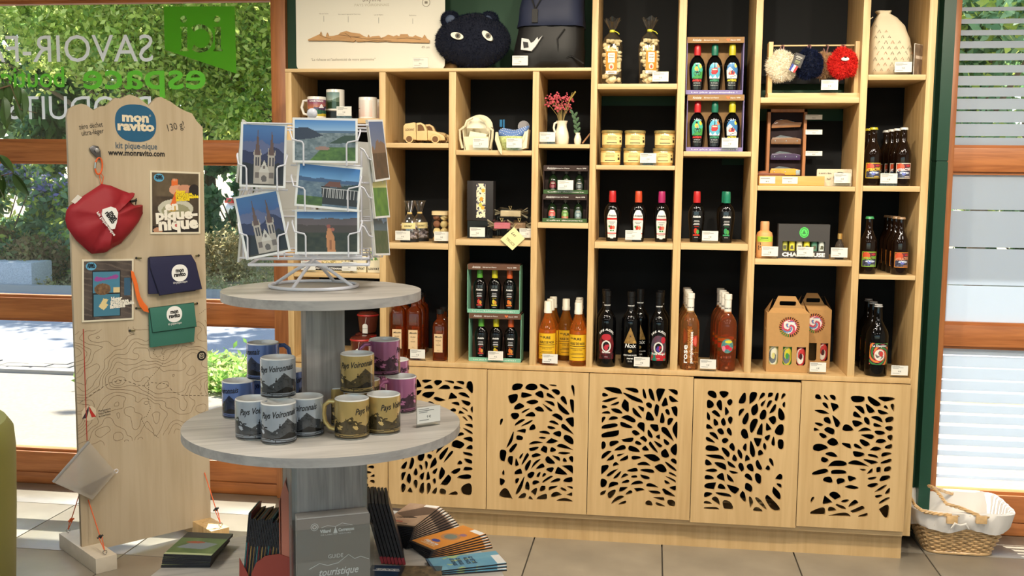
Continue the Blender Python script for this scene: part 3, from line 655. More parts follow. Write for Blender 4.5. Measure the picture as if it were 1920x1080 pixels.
# --- mint boxes in column 3 on the worktop
for lvl, (xl, xr, zb) in enumerate(((878, 977, .776), (876, 974, .776+.214))):
    Y = .05; x = xat((xl+xr)/2, Y, zb); nm = ('lower', 'upper')[lvl]
    tri_box('three_bottle_box', nm+' of the two stacked mint and brown boxes of black label syrups', x, Y, zb, 0, (brown_c, teal_c, teal_c), h=.213, heart=lvl == 0, foot='Les plus RAFRAÎCHISSANTES !')
    for v, (cn, cc, fc) in enumerate((('green', LIM, (210, 70, 60)), ('yellow', (196, 176, 40), (220, 200, 60)), ('orange', ORG, (230, 120, 50)))):
        r = put('bk%d' % v, flask_b(cn if v != 0 else 'lime', cc, 'black', fc), '%s capped black label syrup bottle in the %s mint box' % (cn, nm), x+(v-1)*.066, Y+.034, zb+.005, 0, 'black label syrup bottles'); r.scale = (.88,)*3
card(929, .776, 'price card at the foot of the lower mint coloured syrup box', .03)
# --- single syrup bottles
z = Z(4, 2)
for px, cn, cc, fc, nm in ((1147, 'red', RED, (200, 50, 50), 'leftmost, strawberry'), (1195.5, 'orange_red', (190, 70, 40), (205, 60, 50), 'middle, grapefruit'), (1239, 'pink', PNK, (190, 60, 70), 'rightmost, pink capped')):
    put('w'+cn, flask_b(cn, cc, 'white', fc), '%s bottle of the three white label syrups standing alone' % nm, xat(px, .075, z), .075, z, 0, 'white label syrup bottles')
card(1187, z, 'price card before the middle white label syrup bottle', .02)
z = Z(5, 1)
for px, cn, cc, nm in ((1304.5, 'red', RED, 'red'), (1360.5, 'teal', (24, 118, 90), 'green')):
    put('s'+cn, flask_b(cn, cc, 'solo', (200, 60, 40) if nm == 'red' else (60, 150, 100)), '%s capped black label syrup bottle standing alone on its shelf' % nm, xat(px, .075, z), .075, z, 0, 'single black label syrup bottles')
put('steal', None, 'green capped syrup bottle standing directly behind the green capped one', xat(1357, .16, z), .16, z, 0, 'single black label syrup bottles')
card(1331, z, 'price card between the red and green capped black bottles', .02)

# --- wine bottles
WB = [(0, 0), (.036, 0), (.0395, .006), (.0395, .19), (.037, .208), (.028, .226), (.018, .240), (.0145, .252), (.0138, .300), (.0155, .301), (.0155, .318), (0, .318)]
def wine_b(kind):
    def f():
        t = T('wine_bottle', '', 'bottle'); rose = kind.startswith('rose')
        MB().lathe(WB, 32).build('bottle_body', (pinkish if kind == 'rose1' else pinkish2) if rose else blk_glass, t)
        MB().lathe([(.0150, .245), (.0150, .30), (.0165, .302), (.0165, .322), (.0150, .324), (0, .324)], 24).build('capsule', MM('white_capsule', (226, 224, 214), rough=.4) if rose else MM('black_capsule', (18, 18, 20), rough=.25), t)
        txt(t, 'marat noir', 0, .262, .0095, ink if rose else white_ink, R=.0156, width=.034, bold=.02)
        if kind == 'griotte' or kind == 'fruits':
            c1 = (160, 36, 44) if kind == 'griotte' else (60, 80, 90); c = Cv(44, 60, (16, 12, 14)); c.tex(((c.u-.5)/.5)**2+((c.v-.5)/.42)**2 < 1, c1, (40, 16, 20) if kind == 'griotte' else (120, 60, 80), 7, 3)
            if kind == 'griotte': c.ell(.5, .8, .3, .12, (190, 50, 60)); c.tex(c.v < .22, (20, 10, 12), (120, 30, 40), 9, 4)
            else: c.tex(c.v < .3, (40, 130, 110), (190, 40, 50), 8, 6, .5); c.ell(.8, .75, .15, .12, (190, 40, 60))
            c.ell(.5, .47, .30, .21, (232, 230, 224)); c.ell(.5, .47, .21, .165, (20, 14, 18))
            for a, b in ((.42, .42), (.55, .40), (.48, .48), (.60, .49), (.5, .36)): c.ell(a, b, .075, .05, (190, 50, 66) if kind == 'griotte' or a > .5 else (80, 60, 150))
            link('front_label', c.mesh('front_label', .070, .118, pic_gloss, R=.0400), t, (0, 0, .035))
            for i, ch in enumerate('SANS ALCOOL'): 
                a = (i-5)/5; txt(t, ch, a*.029, .158-.016*a*a, .0125, white_ink, R=.0404, rot=-a*.5, bold=.02)
            txt(t, 'Griotte' if kind == 'griotte' else 'Fruits Rouges', 0, .061, .0115, white_ink, R=.0404, bold=.02, width=.036 if kind == 'griotte' else .060)
            txt(t, 'marat', 0, .043, .006, white_ink, R=.0404)
        elif kind == 'noix':
            c = Cv(50, 44, (10, 10, 12)); tri = c.v < 1-2*abs(c.u-.5); c.tex(tri, (176, 140, 80), (120, 90, 48), 9, 5); c.poly([(.45, .4), (.5, .52), (.55, .4)], (30, 24, 60)); c.ell(.82, .1, .14, .08, (190, 150, 80))
            link('front_label', c.mesh('front_label', .058, .070, pic_gloss, R=.0400, mask=tri | (c.v < .12)), t, (0, 0, .105))
            txt(t, 'Noix', 0, .087, .026, white_ink, R=.0404, shear=.2, width=.050, bold=.01); c = Cv(14, 10, (180, 150, 86)); link('walnut_mark', c.mesh('walnut_mark', .018, .013, pic_gloss, R=.0402, mask=((c.u-.5)/.5)**2+((c.v-.5)/.5)**2 < 1), t, (0, 0, .066))
            txt(t, 'APÉRITIF SANS ALCOOL', 0, .052, .008, white_ink, R=.0404, width=.062, bold=.02); txt(t, 'marat', 0, .038, .0115, white_ink, R=.0404, bold=.02); txt(t, '75 CL', 0, .026, .008, white_ink, R=.0404)
        elif kind == 'rose1':
            for s_1, x_, sz, ww in (('rose', -.016, .032, .078), ('pamplemousse', .006, .019, .135)):
                a, fs = txt_data(s_1, 2, .02); k_ = ww/(a[:, 0].max()-a[:, 0].min()); th = (x_-a[:, 1]*sz+.006)/.0402; zz_ = .03+(a[:, 0]-a[:, 0].min())*k_
                me = D.meshes.new('lettering'); me.from_pydata(np.stack([.0402*np.sin(th), -.0402*np.cos(th), zz_], 1).tolist(), [], fs); me.materials.append(white_ink); link('lettering', me, t)
            c = Cv(20, 28, (204, 62, 50)); c.ell(.6, .5, .3, .36, (226, 110, 90)); link('fruit_mark', c.mesh('fruit_mark', .022, .048, pic_gloss, R=.0402, th0=.55, mask=((c.u-1)/1)**2+((c.v-.5)/.5)**2 < 1), t, (0, 0, .100))
        elif kind == 'rose2':
            c = Cv(40, 44, (70, 130, 170)); c.tex(c.v > -1, (40, 100, 150), (150, 190, 120), 8, 9); c.ell(.5, .42, .2, .16, (200, 40, 70)); c.ell(.75, .3, .16, .13, (210, 50, 80)); c.ell(.6, .8, .3, .1, (220, 210, 60)); c.ell(.2, .3, .16, .2, (230, 130, 150))
            link('front_label', c.mesh('front_label', .052, .060, pic_gloss, R=.0400, mask=((c.u-.5)/.5)**2+((c.v-.5)/.5)**2 < 1), t, (0, 0, .078)); txt(t, 'ROSÉ', 0, .056, .014, MM('rose_letter', (120, 60, 40)), R=.0404, bold=.02); txt(t, 'fruits rouges', 0, .042, .008, MM('rose_letter', (0, 0, 0)), R=.0404)
        return t
    return f
wt = .776
def row(key, build, px, Ys, labs, group, px_b=None, z=wt, rz=0):
    for i, (Y, lab) in enumerate(zip(Ys, labs)): put(key, build, lab, xat(px if not i else px_b[i-1], Y, z), Y, z, rz, group)
G = 'black wine bottles on the worktop'
row('griotte', wine_b('griotte'), 1136.5, (.052, .14), ('black cherry label wine bottle left front on the worktop', 'black wine bottle half hidden behind the cherry label one'), G, [1134])
row('noix', wine_b('noix'), 1181, (.052, .17), ('black bottle with gold triangle walnut label in front', 'second gold triangle walnut bottle standing behind the first'), G, [1198])
row('fruits', wine_b('fruits'), 1233.5, (.050, .14), ('black red fruit label wine bottle right of the walnut ones', 'black wine bottle hidden behind the red fruit label bottle'), G, [1236])
card(1203, wt, 'price card between the walnut and red fruit bottles', .004)
G = 'rosé wine bottles on the worktop'
row('rose1', wine_b('rose1'), 1291.5, (.048, .13, .21, .29), ['pale rosé bottle with white vertical lettering, '+s_ for s_ in ('front of its row', 'second in its row', 'third in its row', 'last in its row')], G, [1288, 1286, 1284])
row('rose2', wine_b('rose2'), 1361, (.050, .13, .21, .29), ['rosé bottle with cherries on a blue label, '+s_ for s_ in ('front of its row', 'second in its row', 'third in its row', 'last in its row')], G, [1355, 1351, 1347])
card(1327, wt, 'price card between the two rows of rosé bottles', .004)
# --- yellow label oil bottles
OB = [(0, 0), (.035, 0), (.0385, .006), (.0385, .140), (.036, .155), (.026, .185), (.018, .207), (.0145, .222), (.0145, .235), (0, .235)]
def oil_b(s1='PURE', sz=1):
    t = T('oil_bottle', '', 'bottle'); MB().lathe(OB, 30).build('bottle_body', amber, t)
    MB().lathe([(0, .222), (.0178, .222), (.0178, .236), (.0165, .238), (.0165, .268), (.0150, .272), (0, .272)], 22).build('cap', MM('white_plastic_cap', (226, 222, 206), rough=.4), t)
    c = Cv(40, 44, (222, 176, 24)); c.bars(.1, .92, (.50, .47), .012, (90, 70, 20)); c.rect(.06, .545, .94, .56, (50, 40, 20)); c.bars(.12, .9, (.32, .28, .24, .18, .13), .014, (120, 92, 24), 3); c.ell(.2, .86, .1, .03, (130, 100, 30)) ; link('front_label', c.mesh('front_label', .090, .112, pic_matte, R=.0390), t, (0, 0, .024))
    txt(t, 'PURE', 0, .113, .0145, ink, R=.0394, bold=.03); txt(t, 'HUILE DE NOIX', 0, .093, .0145, ink, R=.0394, bold=.03, width=.070); txt(t, 'Grillée de Noix', 0, .067, .0095, MM('brown_ink', (110, 82, 24)), R=.0394, shear=.3, width=.045); return t
G = 'yellow label walnut oil bottles'
row('oil', oil_b, 1026, (.06, .15, .24), ('left front yellow label walnut oil bottle', 'yellow label oil bottle second behind the left front one', 'yellow label oil bottle last behind the left front one'), G, [1031, 1036])
row('oil', oil_b, 1083, (.045, .14, .23), ('right front yellow label walnut oil bottle', 'yellow label oil bottle second behind the right front one', 'yellow label oil bottle last behind the right front one'), G, [1084, 1085])
row('oil', oil_b, 1060, (.17,), ('middle yellow label walnut oil bottle set farther back',), G, rz=.25)
card(1031, wt, 'price card before the left yellow label oil bottle', .004)
# --- square walnut oil bottles with kraft labels
def sq_b(h, w):
    def f():
        t = T('square_oil_bottle', '', 'bottle'); k = w/2; s_1 = h-.075
        MB().lathe([(0, 0), (k*.97, 0), (k, .006), (k, s_1), (k*.86, s_1+.018), (k*.45, s_1+.032), (.013, s_1+.038), (.013, h-.012), (0, h-.012)], 40, pw=6).build('bottle_body', pale_oil, t)
        MB().lathe([(0, h-.020), (.0165, h-.020), (.0165, h), (0, h)], 20).build('cap', MM('black_plastic_cap', (26, 26, 26), rough=.3), t)
        lh = min(.085, h*.36); box(-w*.33, -k-.0012, h*.17, w*.33, -k-.0004, h*.17+lh).build('front_label', MM('kraft_label', (214, 184, 142), rough=.7), t); z0 = h*.17
        txt(t, 'Moulin', 0, z0+lh*.80, .010, ink, y=-k-.0018, shear=.4, bold=.02, width=.034); txt(t, 'HUILE', 0, z0+lh*.60, .008, ink, y=-k-.0018, width=.022); txt(t, 'DE', 0, z0+lh*.50, .004, ink, y=-k-.0018); txt(t, 'NOIX', 0, z0+lh*.36, .008, ink, y=-k-.0018, width=.020); txt(t, '50 cl', 0, z0+lh*.08, .005, ink, y=-k-.0018); return t
    return f
G = 'square walnut oil bottles with kraft labels'
sqA, sqB = sq_b(.275, .062), sq_b(.225, .058)
for px, Y, lab in ((747, .07, 'tall square oil bottle nearest the pink mugs'), (777, .065, 'tall square oil bottle second from the left')): put('sqA', sqA, lab, xat(px, Y, wt), Y, wt, .03, G)
for px, Y, lab in ((755, .16, 'tall square oil bottle behind the left pair'), (785, .16, 'tall square oil bottle behind the second one'), (790, .25, 'tall dark square oil bottle farthest back')): put('sqA', sqA, lab, xat(px, Y, wt), Y, wt, 0, G)
for px, Y, lab in ((825, .05, 'short square oil bottle right of the price card'), (832, .14, 'short square oil bottle behind the front short one')): put('sqB', sqB, lab, xat(px, Y, wt), Y, wt, -.05, G)
card(783, wt, 'price card before the tall square oil bottles', .01)
# --- beer bottles
BB = [(0, 0), (.030, 0), (.0335, .005), (.0335, .125), (.031, .142), (.020, .168), (.0145, .182), (.0128, .225), (.0138, .226), (.0138, .232), (0, .232)]
def beer_b(capn, capc, frame_, txtc, word='ATTRACTIVE', big=False):
    def f():
        t = T('beer_bottle', '', 'bottle')
        pr_ = BB if not big else [(0, 0), (.042, 0), (.045, .006), (.045, .165), (.042, .183), (.027, .212), (.0185, .228), (.0150, .285), (.0165, .286), (.0165, .293), (0, .293)]
        MB().lathe(pr_, 32).build('bottle_body', brown_glass if not big else blk_glass, t); h = pr_[-1][1]
        MB().lathe([(.0175, h-.006), (.0155, h), (.0150, h+.003), (0, h+.003)], 21).build('cap', cap_m(capn, capc), t)
        R_ = .0340 if not big else .0456
        if not big:
            c = Cv(48, 44, frame_); c.rect(.04, .04, .96, .96, (60, 40, 50)); c.tex((c.v > .05) & (c.v < .5) & (c.u > .04) & (c.u < .96), (20, 20, 40), (110, 110, 130), 9, 3); c.tex((c.v >= .5) & (c.v < .95) & (c.u > .04) & (c.u < .96), (60, 40, 60), (190, 60, 50), 6, 2)
            c.ell(.28, .74, .24, .24, (206, 84, 50)); c.ell(.55, .36, .30, .07, (200, 210, 230)); c.ell(.5, .30, .12, .10, (110, 120, 200)); c.ell(.52, .38, .05, .05, (250, 250, 255)); c.ell(.75, .82, .14, .06, (190, 50, 60)); c.bars(.5, .9, (.12,), .05, frame_)
            link('front_label', c.mesh('front_label', .066, .062, pic_gloss, R=R_), t, (0, 0, .030)); txt(t, word, 0, .060, .0155, MM('beer_ink_'+capn, txtc), R=R_+.0004, rot=.10, bold=.03, width=.058)
        else:
            c = Cv(48, 48, (30, 26, 30)); a = np.arctan2(c.v-.45, c.u-.5); rr = np.hypot(c.v-.45, c.u-.5); sw = np.sin(a*3+rr*22)
            c.m(sw > .2, (200, 70, 90)); c.m(sw > .75, (230, 150, 50)); c.m((sw < -.5), (70, 130, 70)); c.m(rr < .30, (206, 60, 60)); c.m(rr < .26, (232, 226, 214)); c.m((rr < .2) & (sw > 0), (120, 110, 110)); c.ell(.58, .5, .10, .13, (200, 60, 60))
            c.rect(.12, .82, .95, .93, (24, 20, 22)); link('front_label', c.mesh('front_label', .084, .090, pic_gloss, R=R_), t, (0, 0, .050)); txt(t, 'La Dauphine', 0, .125, .0125, white_ink, R=R_+.0004, bold=.02, width=.06)
        return t
    return f
by = beer_b('yellow', (220, 200, 40), (226, 190, 50), (240, 210, 50)); bs = beer_b('silver', (210, 210, 206), (226, 214, 196), (240, 240, 240)); bg_ = beer_b('mint', (60, 150, 90), (150, 200, 60), (120, 200, 60)); bb = beer_b('bronze', (150, 120, 90), (206, 130, 50), (210, 150, 110))
z = Z(7, 0+1); G = 'small beer bottles with orange planet labels'
put('by', by, 'yellow capped beer bottle, front left on its shelf', xat(1633.5, .045, z), .045, z, 0, G); put('by', by, 'yellow capped beer bottle behind the front yellow one', xat(1625, .13, z), .13, z, 0, G)
for px, Y, s_ in ((1690, .045, 'at the front'), (1678, .12, 'second in line'), (1668, .195, 'third in line'), (1658, .27, 'last in line')): put('bs', bs, 'white labelled beer bottle with pale cap, '+s_, xat(px, Y, z), Y, z, 0, G)
card(1666, z, 'price card before the pale capped beer bottles', .01)
z = Z(7, 2)
put('bg', bg_, 'green capped beer bottle alone at left of its shelf', xat(1626, .05, z), .05, z, 0, G)
for px, Y, s_ in ((1685, .045, 'at the front'), (1676, .12, 'second in line'), (1668, .195, 'third in line'), (1660, .27, 'last in line')): put('bb', bb, 'bronze capped orange label beer bottle, '+s_, xat(px, Y, z), Y, z, .15, G)
bd = beer_b('white_metal', (200, 200, 200), (0, 0, 0), (0, 0, 0), big=True); G = 'large dark beer bottles on the worktop'
for px, Y, s_ in ((1641, .055, 'in front, label fully seen'), (1632, .16, 'second, half hidden'), (1623, .26, 'last, mostly hidden')): put('bd', bd, 'large dark beer bottle with swirling red label, '+s_, xat(px, Y, wt), Y, wt, .1, G)
card(1686, wt, 'price card right of the large dark beer bottles', .01)
# ------------------------------------------------------------------ more shelf goods
def px2(px, py, Y): p = at(px, py, Y=Y); return p.x, p.z
# cartons: each side panel a part of its own is made by splitting two-slab meshes
# nougat bags
def bag_fill(t, n, rx, ry, h, mat, r0, seed, sc=1.0):
    r = random.Random(seed); b = MB()
    for _ in range(n):
        a = r.uniform(0, 2*PI); k = r.random()**.5; z = r.uniform(.017, h); s = r0*r.uniform(.7, 1.2)
        b.blob((math.cos(a)*k*rx, math.sin(a)*k*ry, z), (s, s*.8, s*.75), 7, 4, lambda d: 1+.25*math.sin(d.x*9+z*90)*math.cos(d.y*7))
    o = b.build('contents', mat, t); o['kind'] = 'stuff'; return o
def nougat_b():
    t = T('nougat_bag', '', 'sweet bag'); bag_fill(t, 90, .033, .024, .185, M('nougat', (246, 230, 186), .6, noise=.1, nscale=40), .0125, 5)
    n = 30; prof = [(.036, 0), (.043, .01), (.043, .06), (.044, .12), (.042, .165), (.033, .195), (.014, .215), (.008, .222)]
    b = MB(); vs = []; prof2 = prof+[(.014, .235), (.026, .26), (.031, .272)]
    for j, (r, z) in enumerate(prof2):
        for i in range(n):
            a = 2*PI*i/n; k = 1+.05*math.sin(a*5+j*1.7)+(.18*math.sin(a*9+j) if j > 6 else .02*math.sin(a*9)); vs.append((r*k*math.cos(a), r*k*.72*math.sin(a), z+(.008*math.sin(a*3) if j > 9 else 0)))
    b.add(vs, [(j*n+i, j*n+(i+1) % n, (j+1)*n+(i+1) % n, (j+1)*n+i) for j in range(len(prof2)-1) for i in range(n)]); b.build('cellophane', cello, t)
    MB().lathe([(.010, .217), (.0115, .222), (.010, .227)], 12).tube([(.008, -.008, .222), (.022, -.012, .216), (.03, -.012, .208)], .0018, 6).build('tie', MM('yellow_tie', (200, 200, 60)), t)
    c = Cv(34, 60, (206, 132, 36)); c.rect(.2, .5, .8, .93, (236, 232, 220)); c.bars(.28, .72, (.86, .83, .62, .58), .015, (90, 80, 60)); c.ell(.5, .32, .22, .14, (232, 220, 190)); c.ell(.5, .3, .12, .08, (190, 80, 60)); c.rect(0, 0, 1, .14, (240, 236, 228)); c.bars(.2, .8, (.09, .05), .02, (110, 100, 80))
    link('front_label', c.mesh('front_label', .048, .092, pic_matte, R=.0445, ry=.0335), t, (0, 0, .044)); txt(t, 'NOUGAT', 0, .107, .008, ink, R=.0450, ry=.0342, width=.022, bold=.03); return t
z = Z(4, 0); put('ng', nougat_b, 'clear cellophane bag of nougat, left of the two on the top shelf', xat(1146, .07, z), .07, z, 0, 'nougat bags'); put('ng', nougat_b, 'clear cellophane bag of nougat, right one beside the price card', xat(1216, .06, z), .06, z, .3, 'nougat bags')
card(1238, z, 'price card beside the right nougat bag', .02)
# terrine jars
def jar_b():
    t = T('terrine_jar', '', 'jar'); MB().lathe([(0, 0), (.038, 0), (.0415, .006), (.0425, .058), (.040, .062), (0, .062)], 32).build('jar_body', M('pate_jar', (196, 160, 96), .12, coat=.6, noise=.15, nscale=40), t)
    MB().lathe([(.0435, .060), (.0445, .063), (.0445, .070), (.042, .0725), (0, .0725)], 32).build('lid', M('brass_lid', (196, 180, 120), .25, .7), t)
    c = Cv(50, 26, (228, 208, 140)); c.bars(.25, .7, (.85, .75, .65, .57), .045, (110, 90, 50), 4); c.bars(.2, .8, (.2,), .09, (60, 40, 20), 5); c.rect(.82, .25, .93, .5, (50, 36, 20)); c.ell(.86, .72, .05, .1, (120, 100, 50)); link('front_label', c.mesh('front_label', .108, .040, pic_matte, R=.0432), t, (0, 0, .012)); return t
z = Z(4, 1)
for nm, px in (('left', 1144.5), ('middle', 1187.5), ('right', 1243)):
    for lv in (0, 1): put('jar', jar_b, '%s jar of the %s pair of stacked glass terrine jars' % (('lower', 'upper')[lv], nm), xat(px+(2 if lv else 0), .06, z), .06, z+.0728*lv, .05*lv, 'stacked terrine jars')
card(1215, z, 'price card between the middle and right terrine jars', .004)
# mini bottle boxes
def mini_b(c1, c2):
    def f():
        t = T('miniature_bottle', '', 'bottle'); MB().lathe([(0, 0), (.019, 0), (.0205, .003), (.0205, .05), (.017, .064), (.008, .073), (.006, .076), (.006, .093), (0, .093)], 22).build('bottle_body', M('green_black_glass', (20, 34, 18), .08, coat=.4), t)
        MB().lathe([(.0065, .080), (.0078, .082), (.0078, .096), (0, .097)], 14).build('cap', MM('pewter_cap', (90, 84, 80), rough=.3), t)
        c = Cv(18, 26, c1); c.m(c.v < .38, c2); c.bars(.2, .8, (.8,), .07, (220, 210, 190)); c.ell(.5, .5, .25, .16, tuple(min(255, x+50) for x in c1)); c.bars(.2, .8, (.25, .15), .05, (210, 200, 180)); link('front_label', c.mesh('front_label', .031, .045, pic_gloss, R=.0208, mask=(((c.u-.5)/.5)**2+((c.v-.6)/.4)**2 < 1) | (c.v < .6)), t, (0, 0, .004)); return t
    return f
z = Z(3, 1)
mini = [('mn0', mini_b((110, 40, 50), (30, 20, 24)), 'dark red'), ('mn1', mini_b((60, 90, 60), (30, 34, 28)), 'dark green'), ('mn2', mini_b((90, 96, 98), (60, 64, 66)), 'grey'), ('mn3', mini_b((200, 96, 90), (40, 110, 110)), 'pink and teal'), ('mn4', mini_b((110, 150, 80), (190, 110, 80)), 'light green'), ('mn5', mini_b((120, 140, 146), (90, 108, 112)), 'pale grey')]
brown_d = M('dark_brown_card', (48, 32, 28), .7); green_d = M('dark_green_card', (52, 84, 44), .7)
for lv, (a, b) in enumerate(((1016, 1101), (1019, 1102))):
    Y = .03; zb = z+lv*.121; x = xat((a+b)/2, Y, zb); nm = ('lower', 'upper')[lv]
    tri_box('miniature_box', nm+' of the two small boxes of three miniature bottles', x, Y, zb, 0, (brown_d, brown_d, green_d), w=.192, h=.12, dp=.055, heart=False, foot='Coffret découverte', word='Antésite')
    for v in range(3): k, bfn, cn = mini[(3 if lv == 0 else 0)+v]; put(k, bfn, '%s label miniature bottle in the %s small box' % (cn, nm), x+(v-1)*.056, Y+.028, zb+.0045, 0, 'miniature bottles')
card(1060, Z(3, 1)+.128, 'price card hung on the upper miniature bottle box', .012)
# white vase with dried flowers
z = Z(3, 0); x = xat(1053, .08, z)
t = T('white_pitcher_vase', 'white pitcher vase holding pink dried flowers', 'vase', (x, .08, z)); cer = M('white_ceramic', (226, 220, 200), .25)
MB().lathe([(0, .002), (.024, 0), (.029, .006), (.031, .03), (.028, .052), (.021, .072), (.020, .085), (.024, .097), (.025, .100), (.022, .099), (.018, .088), (.018, .04), (0, .03)], 28).build('vase_body', cer, t)
MB().tube([(-.020, -.006, .094), (-.031, -.010, .088), (-.034, -.010, .070), (-.030, -.010, .056), (-.024, -.008, .05)], .0045, 8).build('handle', cer, t)
f = T('dried_flower_bunch', 'bunch of small pink dried flowers in the pitcher vase', 'flowers', (x, .08, z+.085)); r = random.Random(2); stem = M('dry_stem', (150, 130, 80), .8); pinkf = M('pink_petals', (196, 84, 96), .7, noise=.3, nscale=60)
ends = []; b = MB()
for i in range(16):
    e = (r.uniform(-.062, .03), r.uniform(-.03, .03), r.uniform(.07, .125)); ends.append(e); b.tube([(0, 0, -.03), (e[0]*.35, e[1]*.3, e[2]*.45), e], .0011, 5)
b.build('stems', stem, f)['kind'] = 'stuff'; b = MB()
for e in ends:
    for _ in range(9): q = [e[k]+r.gauss(0, .009) for k in range(3)]; s = r.uniform(.003, .0055); b.blob(q, (s, s, s), 6, 4)
b.build('blossoms', pinkf, f)['kind'] = 'stuff'
b = MB(); b.tube([(0, 0, -.02), (.012, 0, .05), (.03, 0, .10), (.042, 0, .135)], .0012, 5); b.build('stem', stem, f)
b = MB()
for i in range(7): b.blob((.03+.004*i, 0, .10+.006*i), (.004, .004, .005), 6, 4)
b.build('bud', M('ochre_buds', (150, 130, 60), .7), f)
x2 = xat(1083, .07, z); t = T('bud_vase', 'small white bud vase with one green sprig', 'vase', (x2, .07, z)); MB().lathe([(0, 0), (.011, 0), (.0145, .008), (.0155, .022), (.012, .036), (.009, .042), (.010, .050), (.008, .050), (.007, .042), (0, .04)], 22).build('vase_body', cer, t)
sp_ = T('green_sprig', 'green leafy sprig in the small bud vase', 'plant', (x2, .07, z+.04)); grn = M('eucalyptus_leaf', (62, 92, 62), .6)
pts = [(0, 0, 0), (-.004, 0, .04), (-.012, 0, .08), (-.028, 0, .105)]; MB().tube(pts, .0012, 5).build('stem', grn, sp_)
for i in range(9):
    k = i/8; z_ = .012+.085*k; s = 1 if i % 2 else -1; lf = MB().blob((0, 0, 0), (.006, .0015, .013), 6, 5).build('leaf', grn, sp_); lf.location = (-.003-.018*k*k+s*.006, 0, z_); lf.rotation_euler = (0, s*.6, 0)
card(1026, z, 'price card left of the white pitcher vase', .03)
t = MB().tube([(0, 0, .004), (.030, .02, .045)], .0035, 8).build('wooden_stick', M('stick_wood', (150, 110, 76), .6)); t.location = (xat(1092, .03, z), .03, z); tag(t, 'slim wooden stick leaning beside the small bud vase', 'stick')
# white ribbon boxes
cream = M('cream_card', (226, 218, 190), .6); sat = M('cream_satin_ribbon', (222, 212, 180), .35)
z = Z(2, 0); x = xat(893, .05, z)
t = T('ribbon_gift_box', 'open cream gift box with rounded lid and ribbon bows', 'gift box', (x, .05, z))
MB().slab([(-.05, 0), (.05, 0), (.055, .09), (-.055, .09)], 0, .003).build('box_base', cream, t)
MB().add([(-.045, 0, 0), (.045, 0, 0), (.055, -.01, .058), (-.055, -.01, .058), (-.045, .003, 0), (.045, .003, 0), (.055, -.007, .058), (-.055, -.007, .058)], [(0, 1, 2, 3), (7, 6, 5, 4), (3, 2, 6, 7), (0, 4, 5, 1)]).build('front_flap', cream, t)
for s in (-1, 1): MB().prism([(s*.050, 0), (s*.053, 0), (s*.062, .10), (s*.059, .10)], 0, .08).build('side_flap', cream, t)
MB().prism([(-.055, .0), (.055, .0), (.058, .105)]+[(.058*math.cos(a), .105+.052*math.sin(a)) for a in [PI*k/10 for k in range(1, 10)]]+[(-.058, .105)], .085, .088).build('lid', cream, t)
MB().prism([(-.048, .095), (.044, .095), (.030, .130), (-.020, .145)], .02, .022).build('lid_flap', M('cream_inner', (236, 230, 206), .6), t)
sb = M('embossed_soap', (236, 228, 196), .6, bump=.8, nscale=120); MB().prism([(-.038, .040), (.040, .034), (.046, .070), (-.028, .082)], -.004, .02).build('soap_bar', sb, t, bevel=.004)
for s in (-1, 1): MB().tube([(s*.052, -.004, .10), (s*.072, -.006, .085), (s*.070, -.006, .05), (s*.060, -.004, .008)], .0055, 6).tube([(s*.05, -.002, .10), (s*.040, -.004, .125), (s*.016, -.004, .138)], .006, 6).build('ribbon', sat, t)
x = xat(961, .05, z)
t = T('fabric_bird_basket', 'cream fabric basket with green floral lining and ribbons', 'basket', (x, .05, z)); flo = M('green_floral_cotton', (186, 196, 130), .8, noise=.35, nscale=110)
MB().lathe([(.045, 0), (.060, .02), (.066, .055), (.063, .060), (.055, .03), (0, .008)], 28, sy=.75).build('basket_body', flo, t)
MB().prism([(.030, .0), (.066, .01), (.073, .088), (.055, .070)], -.050, .03).build('side_flap', cream, t)
MB().tube([(-.062, -.045, .075), (-.060, -.052, .045), (-.045, -.055, .0), (-.038, -.062, -.018)], [.006, .010, .009, .002], 6).build('ribbon', sat, t)
MB().tube([(.062, -.045, .078), (.052, -.050, .045), (.035, -.052, .015)], [.006, .007, .003], 6).build('ribbon', sat, t)
bird = T('fabric_bird', 'blue white dotted fabric bird lying in the cream basket', 'soft toy', (x, .045, z+.045)); dot = M('blue_cotton', (92, 122, 176), .8)
pts = [(-.058, 0, .03), (-.045, 0, .03), (-.02, 0, .018), (.0, 0, .014), (.025, 0, .022), (.055, 0, .045), (.070, 0, .058)]; MB().tube(pts, [.012, .022, .030, .030, .024, .013, .004], 14).build('bird_body', dot, bird)
MB().box(-.055, -.005, .055, -.044, .0, .085).box(-.041, -.004, .05, -.034, .002, .086).build('teal_ribbon_loop', M('teal_ribbon', (20, 96, 140), .4), bird)
b = MB()
for i in range(15):
    for j in range(5):
        u_ = i/14; px_ = -.05+.105*u_+(.0035 if j % 2 else 0); zc = np.interp(px_, [p[0] for p in pts], [p[2] for p in pts]); rr = np.interp(px_, [p[0] for p in pts], [.012, .022, .030, .030, .024, .013, .004]); a = (j-2)*.5; b.blob((px_, -rr*math.cos(a)*1.0, zc+rr*math.sin(a)), (.0017, .0012, .0017), 6, 3)
b.build('dots', white_ink, bird)['kind'] = 'stuff'
tg = MB().prism([(.025*(1+.04*(i % 2))*math.cos(2*PI*i/40), .03+.025*(1+.04*(i % 2))*math.sin(2*PI*i/40)) for i in range(40)], 0, .0015).build('round_grey_tag', M('grey_tag', (150, 148, 152), .7)); tg.location = (xat(980, .085, z), .11, z+.075); tag(tg, 'round grey scalloped tag standing behind the dotted bird', 'tag')
card(901, z, 'price card before the open cream gift box', .0); card(964, z, 'price card before the dotted fabric bird', -.015)
